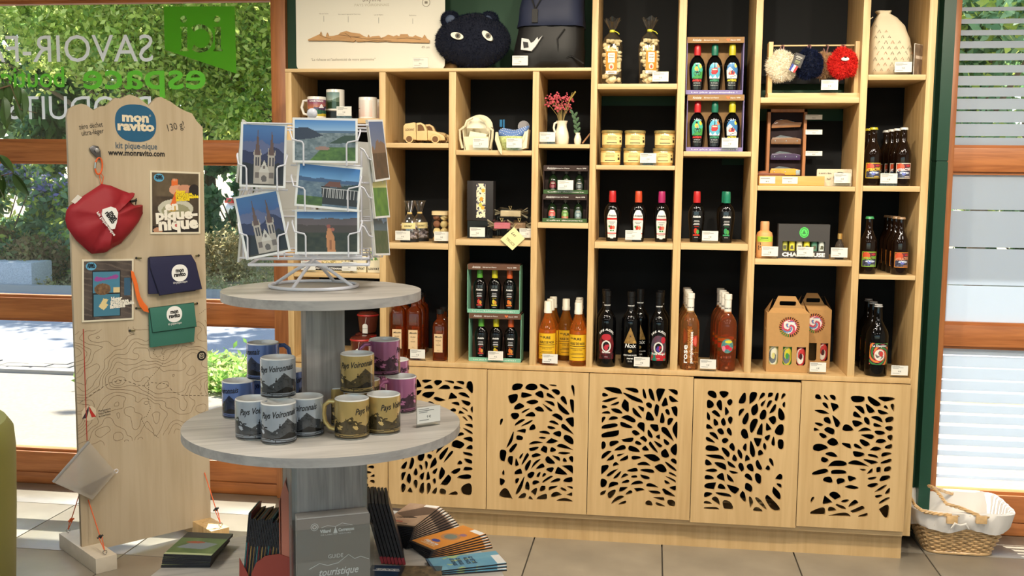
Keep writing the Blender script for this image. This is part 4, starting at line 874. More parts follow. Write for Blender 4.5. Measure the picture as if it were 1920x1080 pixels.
# black floral card box + packets
z = Z(2, 1); x, _ = px2(900, 400, .12)
t = T('black_floral_box', 'tall black box with narrow floral panel on front', 'gift box', (x, .12, z)); box(-.056, 0, 0, .056, .07, .075).build('stand', M('black_acrylic', (18, 18, 20), .15), t); box(-.058, -.002, .076, .058, .075, .25).build('box_body', M('charcoal_card', (40, 38, 40), .6), t, bevel=.001)
c = Cv(30, 90, (232, 222, 190), .33); n = fbm(c.u*.33, c.v, 14, 8); c.m(n > .60, (60, 60, 80)); 
for a, b_, c_ in ((.55, .55, (226, 150, 40)), (.45, .38, (190, 190, 70)), (.7, .3, (230, 170, 60)), (.75, .8, (230, 170, 60))): c.ell(a, b_, .2, .06, c_)
link('floral_panel', c.mesh('floral_panel', .040, .150, pic_matte), t, (.004, -.0028, .088))
MB().blob((-.02, -.02, .02), (.022, .012, .018), 10, 6).build('wrapped_sweet', M('olive_wrapper', (120, 110, 60), .3), t)
def packet(label, px, Y, zz_, colr, w, seed):
    t = T('wrapped_soap', label, 'soap', (xat(px, Y, zz_), Y, zz_), 0, 'cellophane wrapped soaps'); r = random.Random(seed)
    box(-w/2, -.015, 0, w/2, .015, .026).build('soap_block', M('soap_'+str(seed), colr, .6), t, bevel=.003); b = MB(); ns = 14; vs = []
    for j in range(6):
        k = j/5; rr = [.006, .024, .020, .018, .022, .004][j]; xx = -w*.85+w*1.7*k
        for i in range(ns): a = 2*PI*i/ns; q = rr*(1+.25*r.uniform(-1, 1)); vs.append((xx, q*math.cos(a), .016+q*.9*math.sin(a)))
    b.add(vs, [(j*ns+i, j*ns+(i+1) % ns, (j+1)*ns+(i+1) % ns, (j+1)*ns+i) for j in range(5) for i in range(ns)]); b.build('cellophane', cello, t, ang=10)
    for s in (-1, 1):
        b = MB()
        for k in range(6): a = r.uniform(-1, 1); e = (s*(w*.5+.03), .01*math.cos(a*3), .016+.024*a); b.tube([(s*w*.42, 0, .015), e], [.001, .003], 4)
        b.build('gathered_end', M('frosty_foil', (200, 190, 160), .2, trans=.4), t)
    MB().tube([(0, -.018, .03), (.006, -.018, .045), (-.008, -.018, .045), (0, -.018, .03)], .0012, 5).build('raffia_tie', M('raffia', (196, 176, 120), .7), t)
def riser(label, px0, px1, Y, z0, z1):
    xa, xb = xat(px0, Y, z0), xat(px1, Y, z0); t = T('acrylic_riser', label, 'display riser', ((xa+xb)/2, Y, z0), group='clear acrylic risers'); w = xb-xa
    MB().box(-w/2, 0, z1-z0-.003, w/2, .06, z1-z0).box(-w/2, 0, 0, -w/2+.003, .06, z1-z0-.003).box(w/2-.003, 0, 0, w/2, .06, z1-z0-.003).build('riser_body', acrylic, t)
riser('taller clear acrylic riser under the cream soap', 932, 994, .14, z, z+.095); packet('cellophane wrapped cream soap on the taller riser', 958, .17, z+.095, (222, 206, 170), .09, 31)
riser('low clear acrylic riser under the pink soap', 914, 990, .05, z, z+.045); packet('cellophane wrapped pink soap on the low riser', 942, .08, z+.045, (206, 110, 130), .07, 32); packet('cellophane wrapped brown soap at right end of the riser', 975, .09, z+.045, (150, 120, 90), .05, 33)
c = M('cream_tag', (226, 216, 160), .6); s = .0405; tg = T('hanging_square_tag', 'cream square tag hung cornerwise over the shelf edge', 'tag', (xat(961, -.006, z), -.008, z+.008))
MB().prism([(0, -s*1.25), (s*1.30, .0), (0.006, s*1.2), (-s*1.3, -.005)], -.001, .0005).build('tag_card', c, tg); txt(tg, 'Les', .002, .014, .017, ink, y=-.0018, rot=-.75, shear=.3); txt(tg, 'TRUCS', -.012, -.018, .015, M('olive_ink', (110, 110, 70)), y=-.0018, rot=-.75)
MB().tube([(.006, 0, s*1.2), (.015, .015, s*1.5), (.0, .03, s*1.4)], .0014, 5).build('string', M('raffia2', (180, 160, 110)), tg)
card(895, z, 'price card at foot of the black floral box', .03); card(988, z, 'price card under the wrapped soaps', .03)
# --- column 2
z = Z(1, 0)
def camion(label, x, Y, rz, key=[None]):
    if key[0]: return dup(key[0], (x, Y, z), rz, label, 'wooden toy vans')
    t = T('wooden_toy_van', label, 'toy', (x, Y, z), rz, 'wooden toy vans'); key[0] = t; wd = M('birch_plywood', (216, 186, 132), .5, noise=.06, nscale=30); ed = M('laser_burnt_edge', (110, 76, 44), .7)
    MB().prism([(-.088, .014), (-.088, .072), (-.080, .082), (-.045, .088), (-.035, .088), (-.032, .014)], -.036, .036).build('cargo_box', wd, t, bevel=.004)
    MB().prism([(-.032, .012), (-.032, .086), (-.012, .088), (.004, .078), (.014, .058), (.016, .012)], -.035, .035).build('cab', wd, t, bevel=.003)
    MB().prism([(.016, .012), (.014, .056), (.05, .052), (.078, .038), (.090, .030), (.094, .012)], -.030, .030).build('bonnet', wd, t, bevel=.006)
    MB().prism([(-.026, .052), (-.026, .078), (-.012, .080), (-.002, .072), (.004, .054)], -.0362, .0362).build('side_window', ed, t)
    for s in (-1, 1):
        for xx in (-.062, .050):
            w_ = MB().prism(circ(xx, .017, .017, n=22), s*.036, s*.044).build('wheel', wd, t); h_ = MB().prism(circ(xx, .017, .013, n=18), s*.044, s*.0450).prism(circ(xx, .017, .006, n=12), s*.045, s*.0458).build('hub', ed if s > 0 else ed, w_)
        MB().tube([(.030, s*.034, .012), (.034, s*.036, .030), (.05, s*.036, .037), (.066, s*.036, .03), (.070, s*.034, .012)], .004, 6).build('wheel_arch', wd, t)
        MB().lathe([(0, 0), (.006, 0), (.008, .006), (0, .007)], 14, c=(0, 0, 0)).build('headlamp', wd, t).location = (.088, s*.020, .034)
    MB().prism([(.0, .0)]*0+[(.0945, .014), (.0955, .014), (.0955, .030), (.0945, .030)], -.016, .016).build('grille', ed, t)
    txt(t, 'LOUVAT', -.06, .052, .014, MM('burnt_letter', (96, 66, 40)), y=-.0368, bold=.02, width=.038); return t
camion('front wooden toy van with burnt lettering on its side', xat(796, .07, z), .07, .12); camion('wooden toy van standing behind the front toy van', xat(812, .20, z), .20, .12)
z = Z(1, 1)
def dragee_b():
    t = T('dragee_bag', '', 'sweet bag'); bag_fill(t, 95, .032, .024, .075, M('grey_dragees', (176, 168, 176), .35), .0085, 9)
    n = 26; P = [(.034, 0), (.040, .008), (.041, .05), (.036, .085), (.022, .108), (.009, .125), (.016, .150), (.026, .180)]; vs = []
    for j, (r, z_) in enumerate(P):
        for i in range(n): a = 2*PI*i/n; k = 1+(.15*math.sin(a*7+j) if j > 4 else .03*math.sin(a*5)); vs.append((r*k*math.cos(a), r*k*.72*math.sin(a), z_))
    MB().add(vs, [(j*n+i, j*n+(i+1) % n, (j+1)*n+(i+1) % n, (j+1)*n+i) for j in range(len(P)-1) for i in range(n)]).build('cellophane', cello, t)
    MB().lathe([(.010, .121), (.012, .125), (.010, .129)], 12).build('tie', MM('gold_tie', (220, 190, 120)), t); MB().lathe([(.0415, .0), (.042, .012), (0.02, .014)], 24, sy=.74).build('base_card', MM('black_card', (20, 20, 22), rough=.5), t)
    c = Cv(30, 14, (226, 210, 150)); link('front_label', c.mesh('front_label', .070, .026, pic_matte, R=.0425, ry=.0315), t, (0, 0, .058)); txt(t, 'LOUVAT', 0, .066, .011, ink, R=.043, ry=.0322, width=.034, bold=.03); return t
put('dg', dragee_b, 'cellophane bag of grey dragées, front left one', xat(768, .08, z), .08, z, 0, 'dragée bags'); put('dg', dragee_b, 'cellophane bag of grey dragées, right rear one', xat(787, .15, z), .15, z, .4, 'dragée bags')
x = xat(827, .08, z); t = T('macaron_jar', 'clear square jar of macarons with pale wooden lid', 'jar', (x, .08, z)); MB().lathe([(.036, 0), (.037, .003), (.037, .122)], 32, pw=5, ph=.0).build('jar_glass', acrylic, t); MB().lathe([(0, .120), (.038, .120), (.038, .137), (0, .137)], 32, pw=5).build('lid', M('pale_lid', (220, 196, 150), .5), t)
r = random.Random(4); mc = [M('macaron_gold', (214, 160, 84), .6), M('macaron_cream', (226, 200, 140), .6), M('macaron_brown', (130, 80, 50), .6)]
for k in range(4):
    for i, (ax, ay) in enumerate(((-.016, -.016), (.016, -.016), (-.016, .016), (.016, .016))):
        o = MB().blob((0, 0, .006), (.0155, .0155, .008), 12, 6).blob((0, 0, -.006), (.0155, .0155, .008), 12, 6).lathe([(.0, -.003), (.0145, -.003), (.0145, .003), (0, .003)], 12).build('macaron', mc[r.randrange(3)], t); o.location = (ax, ay, .018+k*.031); o.rotation_euler = (r.uniform(-1.5, 1.5), r.uniform(-.8, .8), 0)
card(828, z, 'price card before the macaron jar', .015); card(755, z, 'price card before the dragée bags', .02)
# --- column 1
z = Z(0, 0)
def pmug(label, px, Y, zz_, paint, rz=0, hdl=True):
    t = T('souvenir_mug', label, 'mug', (xat(px, Y, zz_), Y, zz_), rz, 'printed souvenir mugs on the shelf'); MB().lathe([(0, .0), (.036, 0), (.0405, .004), (.0405, .092), (.0395, .095), (.0375, .093), (.0370, .008), (0, .006)], 32).build('mug_body', white_ceramic, t)
    c = Cv(60, 36, (230, 226, 216)); paint(c); link('printed_wall', c.mesh('printed_wall', .19, .072, pic_gloss, R=.0409), t, (0, 0, .010))
    if hdl: MB().tube([(-.039, 0, .080), (-.060, 0, .078), (-.068, 0, .050), (-.058, 0, .022), (-.039, 0, .018)], .006, 8).build('handle', white_ceramic, t)
    return t
white_ceramic = M('glazed_white_ceramic', (232, 230, 224), .12)
def pa(c): c.grad((230, 150, 70), (120, 60, 120), .3, 1); c.ridge(.55, .5, 5, 3, (70, 50, 90)); c.ridge(.35, .3, 8, 4, (40, 90, 70)); c.ridge(.18, .2, 10, 5, (200, 180, 60)); c.poly([(.62, .5), (.68, .75), (.76, .5)], (236, 232, 240))
def pb(c): c.grad((190, 200, 190), (110, 140, 140), .3, 1); c.ridge(.6, .5, 4, 7, (90, 110, 90)); c.ridge(.4, .3, 6, 8, (40, 66, 44)); c.ell(.5, .2, .1, .06, (190, 180, 70))
def pc_(c): c.grad((230, 200, 190), (238, 232, 224), 0, 1); c.bars(.3, .7, (.5,), .05, (150, 110, 90))
t = pmug('souvenir mug with violet mountain sunset and white handle', 594, .06, z, pa); txt(t, 'CHARTREUSE', .012, .072, .011, white_ink, R=.0415, bold=.02)
o = box(-.055, -.035, 0, .055, .04, .036).build('black_riser', M('black_riser_acrylic', (16, 16, 18), .2)); o.location = (xat(640, .13, z), .13, z); tag(o, 'small black riser block under the green landscape mug', 'display riser')
pmug('souvenir mug with green landscape, raised on the black riser', 629, .13, z+.037, pb, -PI/2)
pmug('white souvenir mug with pale pink print, right of riser', 690, .09, z, pc_, -PI/2)
pmug('cream souvenir mug farthest back beside the bay upright', 705, .22, z, pc_, -PI/2)
card(645, z, 'price card before the souvenir mugs', .0)
z = Z(0, 1)
for i, px in enumerate((590, 622, 654)):
    t = T('biscuit_box', ('leftmost', 'middle', 'rightmost')[i]+' yellow biscuit box behind the postcard rack', 'box', (xat(px, .08, z), .08, z), 0, 'yellow biscuit boxes'); box(-.034, 0, 0, .034, .05, .11).build('box_body', M('yellow_box', (214, 170, 50), .6), t, bevel=.001); txt(t, 'LOUVAT', 0, .07, .012, ink, y=-.001, width=.05)
z = Z(0, 2); xa = xat(612, .05, z)
t = T('biscuit_sleeve', 'patterned biscuit sachets with black band reading artisanal', 'box', (xa, .05, z)); cn = Cv(90, 44, (228, 210, 160), 2); cn.tex(cn.v > .3, (228, 210, 160), (170, 150, 90), 14, 4, .55); cn.tex((cn.v > .3) & (cn.u < .4), (228, 200, 170), (200, 90, 80), 10, 6, .6)
box(-.105, 0, 0, .105, .06, .10).build('box_body', cream, t); link('front_print', cn.mesh('front_print', .206, .096, pic_matte), t, (0, -.001, .002)); box(-.07, -.003, .006, .085, -.0015, .026).build('black_band', MM('black_card', (0, 0, 0)), t); txt(t, 'LE AU LAIT ARTISANAL', .005, .011, .0115, white_ink, y=-.004, bold=.03, width=.14)
for q in (-.06, .04): txt(t, 'LOUVAT', q, .066, .022, ink, y=-.002, bold=.03, width=.075)
for i, px in enumerate((674, 701)):
    t = T('biscuit_carton', ('left', 'right')[i]+' cream carton with LOUVAT lettering on the lower shelf', 'box', (xat(px, .05, z), .05, z), 0, 'cream biscuit cartons'); box(-.029, 0, 0, .029, .05, .125).build('box_body', cream, t, bevel=.001); txt(t, 'LOUVAT', 0, .012, .0145, ink, y=-.001, bold=.03, width=.048)
    c = Cv(20, 22, (226, 216, 180)); c.tex(c.v > -1, (226, 216, 180), (150, 130, 110) if i == 0 else (90, 140, 70), 6, 3+i, .5); link('picture', c.mesh('picture', .034, .045, pic_matte), t, (0, -.001, .055))
card(578, z, 'price card left under the biscuit sachets', .0); card(655, z, 'price card right under the biscuit sachets', .0)
# red lidded terrines
pot = M('brown_preserve', (90, 40, 30), .15, coat=.4); redr = M('red_rubber', (170, 40, 40), .4)
for i, (px, Y, zz_, lab) in enumerate(((677, .06, wt, 'red lidded preserve jar with white tag, front lower'), (686, .17, wt+.0, 'red lidded preserve jar behind the front one'), (690, .17, wt+.096, 'red lidded preserve jar stacked on top at the back'))):
    t = T('preserve_jar', lab, 'jar', (xat(px, Y, zz_), Y, zz_), 0, 'red lidded preserve jars'); MB().lathe([(0, 0), (.036, 0), (.040, .01), (.046, .066), (.046, .074), (0, .074)], 28).build('jar_body', pot, t); MB().lathe([(.047, .074), (.050, .078), (.047, .083)], 28).build('rubber_ring', redr, t); MB().lathe([(.046, .083), (.046, .088), (.030, .095), (0, .096)], 28).build('lid', pot, t)
    tl = MB().prism([(-.012, .0), (.012, 0), (.012, .036), (.006, .043), (-.006, .043), (-.012, .036)], -.0485, -.0475).build('hanging_tag', paper, t); txt(tl, 'LOUVAT', 0, .02, .006, ink, y=-.0495); MB().tube([(0, -.048, .043), (.006, -.046, .078)], .0008, 4).build('tag_string', paper, tl)
# ------------------------------------------------------------------ top board goods
def fur(name, parent, c, r, n, length, cols, seed, fn=None, keep=None, mat=None):
    """short fur: thin triangles standing on an ellipsoid"""
    q = np.random.default_rng(seed); d = q.normal(size=(n, 3)); d /= np.linalg.norm(d, axis=1)[:, None]
    if keep is not None: d = d[keep(d)]; n = len(d)
    k = np.array([fn(Vector(x)) for x in d])[:, None] if fn else 1
    p = np.array(c)+d*np.array(r)*k*.98; nn = d/np.array(r); nn /= np.linalg.norm(nn, axis=1)[:, None]; nn += q.normal(size=(n, 3))*.55; t = np.cross(nn, q.normal(size=(n, 3))); t /= np.linalg.norm(t, axis=1)[:, None]
    w_ = length*.16; V = np.stack([p-t*w_, p+t*w_, p+nn*length*(.6+.6*q.random((n, 1)))], 1).reshape(-1, 3)
    me = D.meshes.new(name); me.vertices.add(3*n); me.vertices.foreach_set('co', V.astype('f').ravel()); me.loops.add(3*n); me.loops.foreach_set('vertex_index', np.arange(3*n, dtype='i')); me.polygons.add(n); me.polygons.foreach_set('loop_start', np.arange(0, 3*n, 3, dtype='i')); me.update(calc_edges=True)
    cc = np.array([lin(x) for x in cols])[q.integers(0, len(cols), n)]; cc = np.concatenate([cc*(.8+.4*q.random((n, 1))), np.ones((n, 1))], 1); a_ = me.color_attributes.new('Col', 'FLOAT_COLOR', 'CORNER'); a_.data.foreach_set('color', np.repeat(cc, 3, 0).astype('f').ravel())
    me.materials.append(mat or fur_m); o = link(name, me, parent); o['kind'] = 'stuff'; return o
fur_m = vcol('fur', .8, spec=.2)
zt = 2.036; YB_ = .14
# skyline sign
x0, z0 = px2(556, 128, YB_); x1, _ = px2(834, 131, YB_); w_ = x1-x0; xc = (x0+x1)/2; h_ = .42
t = T('skyline_display_board', 'white board with engraved wooden mountain skyline on the top shelf', 'sign', (xc, YB_, zt)); plate('board', rrect(w_, h_, .03, 6, 0, h_/2+.004), [], .006, M('white_display_board', (226, 222, 208), .45), t, y=0)
def bp(px, py): a, b = px2(px, py, YB_); return a-xc, b-zt
sk = [(579, 75), (590, 70), (601, 65), (603, 60), (605, 67), (612, 70), (615, 62), (618, 69), (628, 68), (636, 66), (640, 62), (651, 59), (660, 62), (668, 63), (676, 64), (682, 68), (690, 71), (692, 66), (694, 71), (700, 69), (712, 68), (715, 72), (722, 70), (729, 66), (739, 69), (745, 67), (750, 69), (752, 65), (765, 65), (767, 69), (775, 70), (780, 67), (787, 70), (793, 72), (797, 66), (801, 73), (806, 76), (806, 81), (766, 80), (730, 79), (726, 78), (708, 79), (694, 78), (670, 79), (668, 76), (665, 79), (640, 77), (579, 77)]
so = MB().prism([bp(*p) for p in sk][::-1], -.012, -.002).build('wooden_skyline', wood('skyline_wood', (196, 150, 92), (160, 116, 66), 'X', 2), t)
b = MB()
for a in ([(600, 66), (610, 71), (622, 73)], [(636, 66), (650, 68), (662, 70), (676, 70)], [(648, 63), (656, 68), (660, 73)], [(694, 78), (716, 76), (735, 78)], [(660, 70), (690, 74), (720, 73)], [(745, 74), (765, 72), (790, 75)]): b.tube([(bp(*p)[0], -.0125, bp(*p)[1]) for p in a], .0012, 4)
b.build('engraved_line', ink_brown, so)
b = MB()
for px_, y0_, y1_ in ((607, 30, 41), (653, 31, 42), (710, 33, 44), (774, 35, 45)): q = bp(px_, y0_); q2 = bp(px_, y1_); b.box(q[0]-.0006, -.0008, q2[1], q[0]+.0006, -.0002, q[1])
b.build('pointer_line', grey_ink, t)
gb = MM('warm_grey_ink', (130, 122, 106))
for s_1, px_, py_, sz in (('Ville de Voiron', 607, 27, .007), ('Parc naturel régional de Chartreuse', 655, 28, .007), ('Lac de Paladru', 710, 29, .007), ('Belledonne', 774, 30, .007), ('49 cm', 798, 91, .015)): q = bp(px_, py_); txt(t, s_1, q[0], q[1], sz, gb)
q = bp(697, 3); txt(t, 'Skyline', q[0], q[1], .036, gb, width=.083); q = bp(697, 12); txt(t, 'PAYS VOIRONNAIS', q[0], q[1], .016, MM('pale_ink', (190, 182, 160)), width=.155)
q = bp(643, 114); txt(t, '“La richesse et l’authenticité de votre patrimoine”', q[0], q[1], .016, gb, width=.295, shear=.15); q = bp(796, 112); txt(t, 'Fabrication', q[0]-.012, q[1], .008, gb); txt(t, 'française', q[0]-.010, q[1]-.011, .008, gb)
q = bp(799, 5); plate('round_logo', circ(q[0], q[1], .018, n=24), [circ(q[0], q[1], .016, n=24), rrect(.012, .012, .001, 1, q[0], q[1])][:1], .0005, gb, t, y=-.001); MB().prism(rrect(.013, .010, .001, 1, q[0], q[1]), -.001, -.0004).build('building_logo', gb, t)
for px_ in (602, 796): q = bp(px_, 126); box(q[0]-.003, -.012, .0005, q[0]+.003, .02, .012).build('foot_clip', ink_brown, t)
card(788, zt, 'price card at lower right of the skyline board', .06)
# navy plush cushion
xa, za = px2(887, 82, .12); q = T('panther_plush_cushion', 'navy furry animal head cushion with white embroidered eyes', 'cushion', (xa, .12, zt+.019)); R3 = (.158, .085, .112)
pf = lambda d: 1+.05*d.x*d.x+.03*math.sin(d.x*4+1)
MB().blob((0, 0, .108), R3, 36, 22, pf).build('head', M('navy_plush', (12, 18, 36), .95, sheen=.05, bump=.5, nscale=60), q)
fur('fur', q, (0, 0, .108), R3, 26000, .0065, [(12, 20, 40), (18, 28, 54), (10, 16, 32)], 3, pf)
for s, ez in ((-1, .200), (1, .196)):
    e = MB().blob((s*.085+.0-.015, -.005, ez), (.040, .020, .034), 16, 10).build('ear', M('navy_plush2', (14, 20, 40), .95, sheen=.05), q); fur('ear_fur', q, (s*.085-.015, -.005, ez), (.040, .020, .034), 2600, .006, [(12, 20, 40), (20, 30, 56)], 5+s)
    ee = MB().blob((s*.085-.010+(0 if s < 0 else -.01), -.026, ez-.004), (.022, .006, .020), 14, 8).build('inner_ear', M('slate_satin', (64, 78, 104), .6), q)
for s, tilt in ((-1, -.25), (1, -.75)):
    ex, ez = s*.058+(.005 if s < 0 else .018), .118; ey = -R3[1]*math.sqrt(max(0, 1-(ex/R3[0])**2-((ez-.108)/R3[2])**2))-.010
    cc, ss = math.cos(tilt), math.sin(tilt)
    def ep(rx, rz, dx=0): return [(ex+dx+rx*math.cos(a)*cc-rz*math.sin(a)*ss, ez+rx*math.cos(a)*ss+rz*math.sin(a)*cc) for a in [2*PI*k/20 for k in range(20)]]
    o = MB().prism(ep(.028, .014), ey-.004, ey+.02).build('eye', M('white_embroidery', (232, 230, 214), .7), q); MB().prism(ep(.012, .011, .004), ey-.0055, ey-.003).build('iris', M('gold_grey_iris', (110, 104, 90), .6), o); MB().prism(ep(.005, .006, .004), ey-.007, ey-.005).build('pupil', ink, o)
g = T('grey_plush', 'grey brown plush behind the navy cushion beside the board', 'soft toy', (px2(828, 100, .24)[0]+.03, .25, zt+.009)); MB().blob((0, 0, .07), (.075, .055, .070), 20, 12).build('body', M('grey_plush_base', (120, 112, 92), .95), g); fur('fur', g, (0, 0, .07), (.075, .055, .070), 8000, .008, [(150, 142, 116), (90, 84, 70), (60, 56, 50)], 9); 
MB().blob((.02, -.05, .018), (.03, .02, .018), 12, 8).build('paw', M('tan_plush', (190, 150, 100), .9), g)
# folded navy and black rucksack
xa, _ = px2(1036, 100, .12); q = T('rucksack', 'navy and black fabric rucksack with white emblem on the top shelf', 'bag', (xa, .12, zt)); nav = M('navy_ripstop', (28, 36, 62), .6, bump=.35, nscale=9); bk = M('black_ripstop', (16, 16, 17), .55, bump=.5, nscale=8)
def softbox(mb, prof, dy, n=20, seed=1, wr=.006):
    r = random.Random(seed); m_ = len(prof); vs = []
    for j, (xl, xr, z, d) in enumerate(prof):
        for i in range(n):
            a = 2*PI*i/n; ca, sa = math.cos(a), math.sin(a); k = (abs(ca)**4+abs(sa)**4)**-.25; vs.append(((xl+xr)/2+(xr-xl)/2*ca*k+r.gauss(0, wr*.5), dy+d*sa*k+r.gauss(0, wr*.6), z))
    return mb.add(vs, [tuple(reversed(range(n)))]+[(j*n+i, j*n+(i+1) % n, (j+1)*n+(i+1) % n, (j+1)*n+i) for j in range(m_-1) for i in range(n)]+[tuple((m_-1)*n+i for i in range(n))])
softbox(MB(), [(-.168, .136, 0.004, .09), (-.172, .138, .03, .10), (-.158, .136, .09, .10), (-.148, .134, .14, .10), (-.140, .134, .19, .095), (-.13, .13, .24, .085)], 0, 22, 3).build('lower_pack', bk, q, ang=60)
softbox(MB(), [(-.150, .137, .175, .112), (-.146, .136, .20, .118), (-.138, .135, .25, .112), (-.12, .13, .32, .10), (-.10, .12, .40, .08)], 0, 22, 5).build('roll_top', nav, q, ang=60)
MB().box(-.076, -.122, .185, -.052, -.112, .24).build('buckle', ink, q); MB().tube([(-.064, -.115, .24), (-.09, -.11, .32), (-.11, -.10, .40)], .003, 6).tube([(-.064, -.115, .24), (-.03, -.11, .30), (.02, -.09, .40)], .003, 6).build('strap', ink, q)
MB().tube([(.06, -.10, .16), (.03, -.105, .12), (.035, -.10, .06)], .004, 6).tube([(.02, -.10, 0.02), (.09, -.10, .05), (.14, -.09, .02)], .004, 6).build('seam', bk, q)
em = MB(); em.prism([(x_*1.5+.088, z_*1.5-.018) for x_, z_ in [(-.140, .062), (-.110, .058), (-.098, .072), (-.080, .10), (-.092, .088), (-.094, .096), (-.104, .084), (-.112, .080), (-.118, .090), (-.138, .094)]], -.1165, -.100).build('white_emblem', MM('emblem_white', (200, 200, 200)), q); MB().prism([(x_*1.5+.088, z_*1.5-.018) for x_, z_ in [(-.132, .066), (-.118, .068), (-.120, .082), (-.134, .084)]], -.1180, -.1160).build('emblem_detail', ink, q)
card(975, zt, 'price card between the navy cushion and the rucksack', .003)
# --- column 8 top: drawstring bag
z = Z(7, 0); xa, _ = px2(1662, 100, .12); q = T('drawstring_bag', 'cream cotton drawstring bag printed with small mountain peaks', 'bag', (xa+.010, .12, z+.003)); cot = M('cream_cotton', (208, 196, 170), .85, bump=.35, nscale=14)
softbox(MB(), [(-.078, .082, 0, .06), (-.084, .088, .02, .075), (-.082, .085, .08, .078), (-.080, .072, .15, .07), (-.074, .052, .20, .055), (-.058, .02, .235, .03), (-.05, -.005, .25, .02), (-.062, .0, .262, .028)], 0, 26, 8, .005).build('bag_body', cot, q, ang=70)
cols_ = [MM('peak_rust', (176, 92, 56)), MM('peak_grey', (110, 104, 96)), MM('peak_dark', (60, 56, 54))]; r = random.Random(12); bbs = [MB(), MB(), MB()]
for j in range(9):
    for i in range(6):
        xx = -.068+i*.026+(.013 if j % 2 else 0); zz_ = .02+j*.022
        if xx > .075-.0011*max(0, j-4)*30: continue
        s = r.uniform(.004, .007); yy = -.0785+.012*abs(xx/.08)**3+max(0, zz_-.10)*.14
        bbs[r.randrange(3)].tube([(xx-s, yy, zz_-s), (xx, yy-.002, zz_+s), (xx+s, yy, zz_-s)], .0009, 4)
for bb_, mm_ in zip(bbs, cols_): bb_.build('printed_peaks', mm_, q)['kind'] = 'stuff'
MB().tube([(-.076, -.03, .235), (-.090, -.04, .225), (-.095, -.05, .21)], .002, 6).build('drawstring', cot, q)
card(1693, z, 'price card before the cream drawstring bag', .01)
lf = T('standing_leaflet', 'brown leaflet leaning on the right end upright', 'leaflet', (xat(1722, .06, z), .06, z), .9); cn = Cv(16, 30, (120, 104, 92)); cn.tex(cn.v > -1, (90, 78, 70), (160, 140, 120), 5, 3); cn.rect(.1, .55, .9, .62, (210, 200, 190)); box(-.045, 0, 0, .045, .002, .125).build('leaflet_card', paper, lf); link('front_print', cn.mesh('front_print', .088, .122, pic), lf, (0, -.0008, .001))
# --- column 7
z = Z(6, 0); xa, xb = xat(1435, .05, z), xat(1612, .05, z); w_ = xb-xa-.014; xc = (xa+xb)/2
t = T('pompom_rail', 'pale wooden rail stand with a dowel for hanging pompoms', 'display stand', (xc, .05, z)); MB().box(-w_/2, -.03, 0, w_/2, .10, .019).build('base_board', pine_x, t, bevel=.001); 
for s in (-1, 1): box(s*w_/2-.009*s-.009, .0, .019, s*w_/2-.009*s+.009, .07, .228).build('post', pine_z, t, bevel=.001)
MB().tube([(-w_/2+.01, .03, .215), (w_/2-.01, .03, .215)], .0035, 10).build('dowel', pine_x, t)
PK = dict(cr=([(246, 238, 218), (252, 246, 230), (236, 224, 200)], (240, 230, 210)), nv=([(16, 26, 56), (22, 34, 70), (10, 18, 40)], (14, 22, 46)), bg=([(196, 160, 120), (176, 138, 100)], (188, 150, 110)), rd=([(222, 40, 34), (240, 60, 48), (190, 26, 26)], (206, 36, 30)))
for k, px_, py_, rr, Y, lab in (('cr', 1466, 124, .062, .05, 'cream fluffy pompom key ring hanging leftmost on the dowel'), ('bg', 1547, 123, .050, .085, 'beige fluffy pompom hanging behind, between navy and red'), ('nv', 1517, 120, .060, .04, 'navy fluffy pompom hanging second on the dowel'), ('rd', 1581, 119, .060, .035, 'bright red fluffy pompom hanging rightmost on the dowel')):
    x, zz_ = px2(px_, py_, Y); t = T('pompom', lab, 'pompom', (x, Y, zz_), 0, 'pompoms on the dowel'); cs, base = PK[k]; fn = lambda d: 1+.07*math.sin(d.x*5+d.z*3)
    MB().blob((0, 0, 0), (rr*.9, rr*.62, rr*.95), 20, 12, fn).build('pompom_core', MM('pom_'+k, base, rough=.9), t); fur('pompom_fur', t, (0, 0, 0), (rr*.9, rr*.62, rr*.95), 9000, .0075, cs, 17+len(lab), fn)
    top = z+.215-zz_; MB().tube([(0, -.01, rr*.85), (.006, -.008+.03-Y+.03, top-.004), (.0, .05-Y+.03, top+.001), (-.006, .02, top-.006), (-.002, -.008, rr*.85)], .0028, 6).build('checked_loop', MM('checked_ribbon', (150, 110, 110), noise=.5, nscale=300), t)
    if k == 'rd': MB().blob((0, -rr*.62-.006, .012), (.016, .006, .008), 10, 6).build('white_mouth', white_ink, t); MB().blob((0, -rr*.62-.008, .018), (.006, .006, .004), 8, 5).build('nose', ink, t)
x, zz_ = px2(1497, 113, -.02); t = T('dark_swing_tag', 'dark card swing tag between the cream and navy pompoms', 'tag', (x, -.012, zz_)); cn = Cv(20, 26, (52, 48, 50)); cn.bars(.15, .85, (.8, .7, .6), .05, (190, 190, 180)); cn.bars(.2, .8, (.45, .35, .25), .04, (150, 160, 100)); o = box(-.020, 0, -.027, .020, .001, .027).build('tag_card', ink, t); o.rotation_euler = (0, .35, 0); o2 = link('tag_print', cn.mesh('tag_print', .039, .052, pic), o, (0, -.0008, -.026))
for k, c3 in enumerate(((40, 60, 150), (236, 234, 228), (190, 40, 40))): o = box(-.0045+.009*(k-1), -.002, -.050, .0045+.009*(k-1), -.001, -.022).build('tricolour_ribbon', MM('tri_%d' % k, c3), t); o.rotation_euler = (0, .5, 0)
card(1555, z+.019, 'price card under the beige pompom', .0)
z = Z(6, 1); Y = .14
xa, za = px2(1436, 325, Y); xb, zb = px2(1514, 205, Y); w_ = xb-xa; h_ = .30; h_ = zb-z-.01; xc = (xa+xb)/2
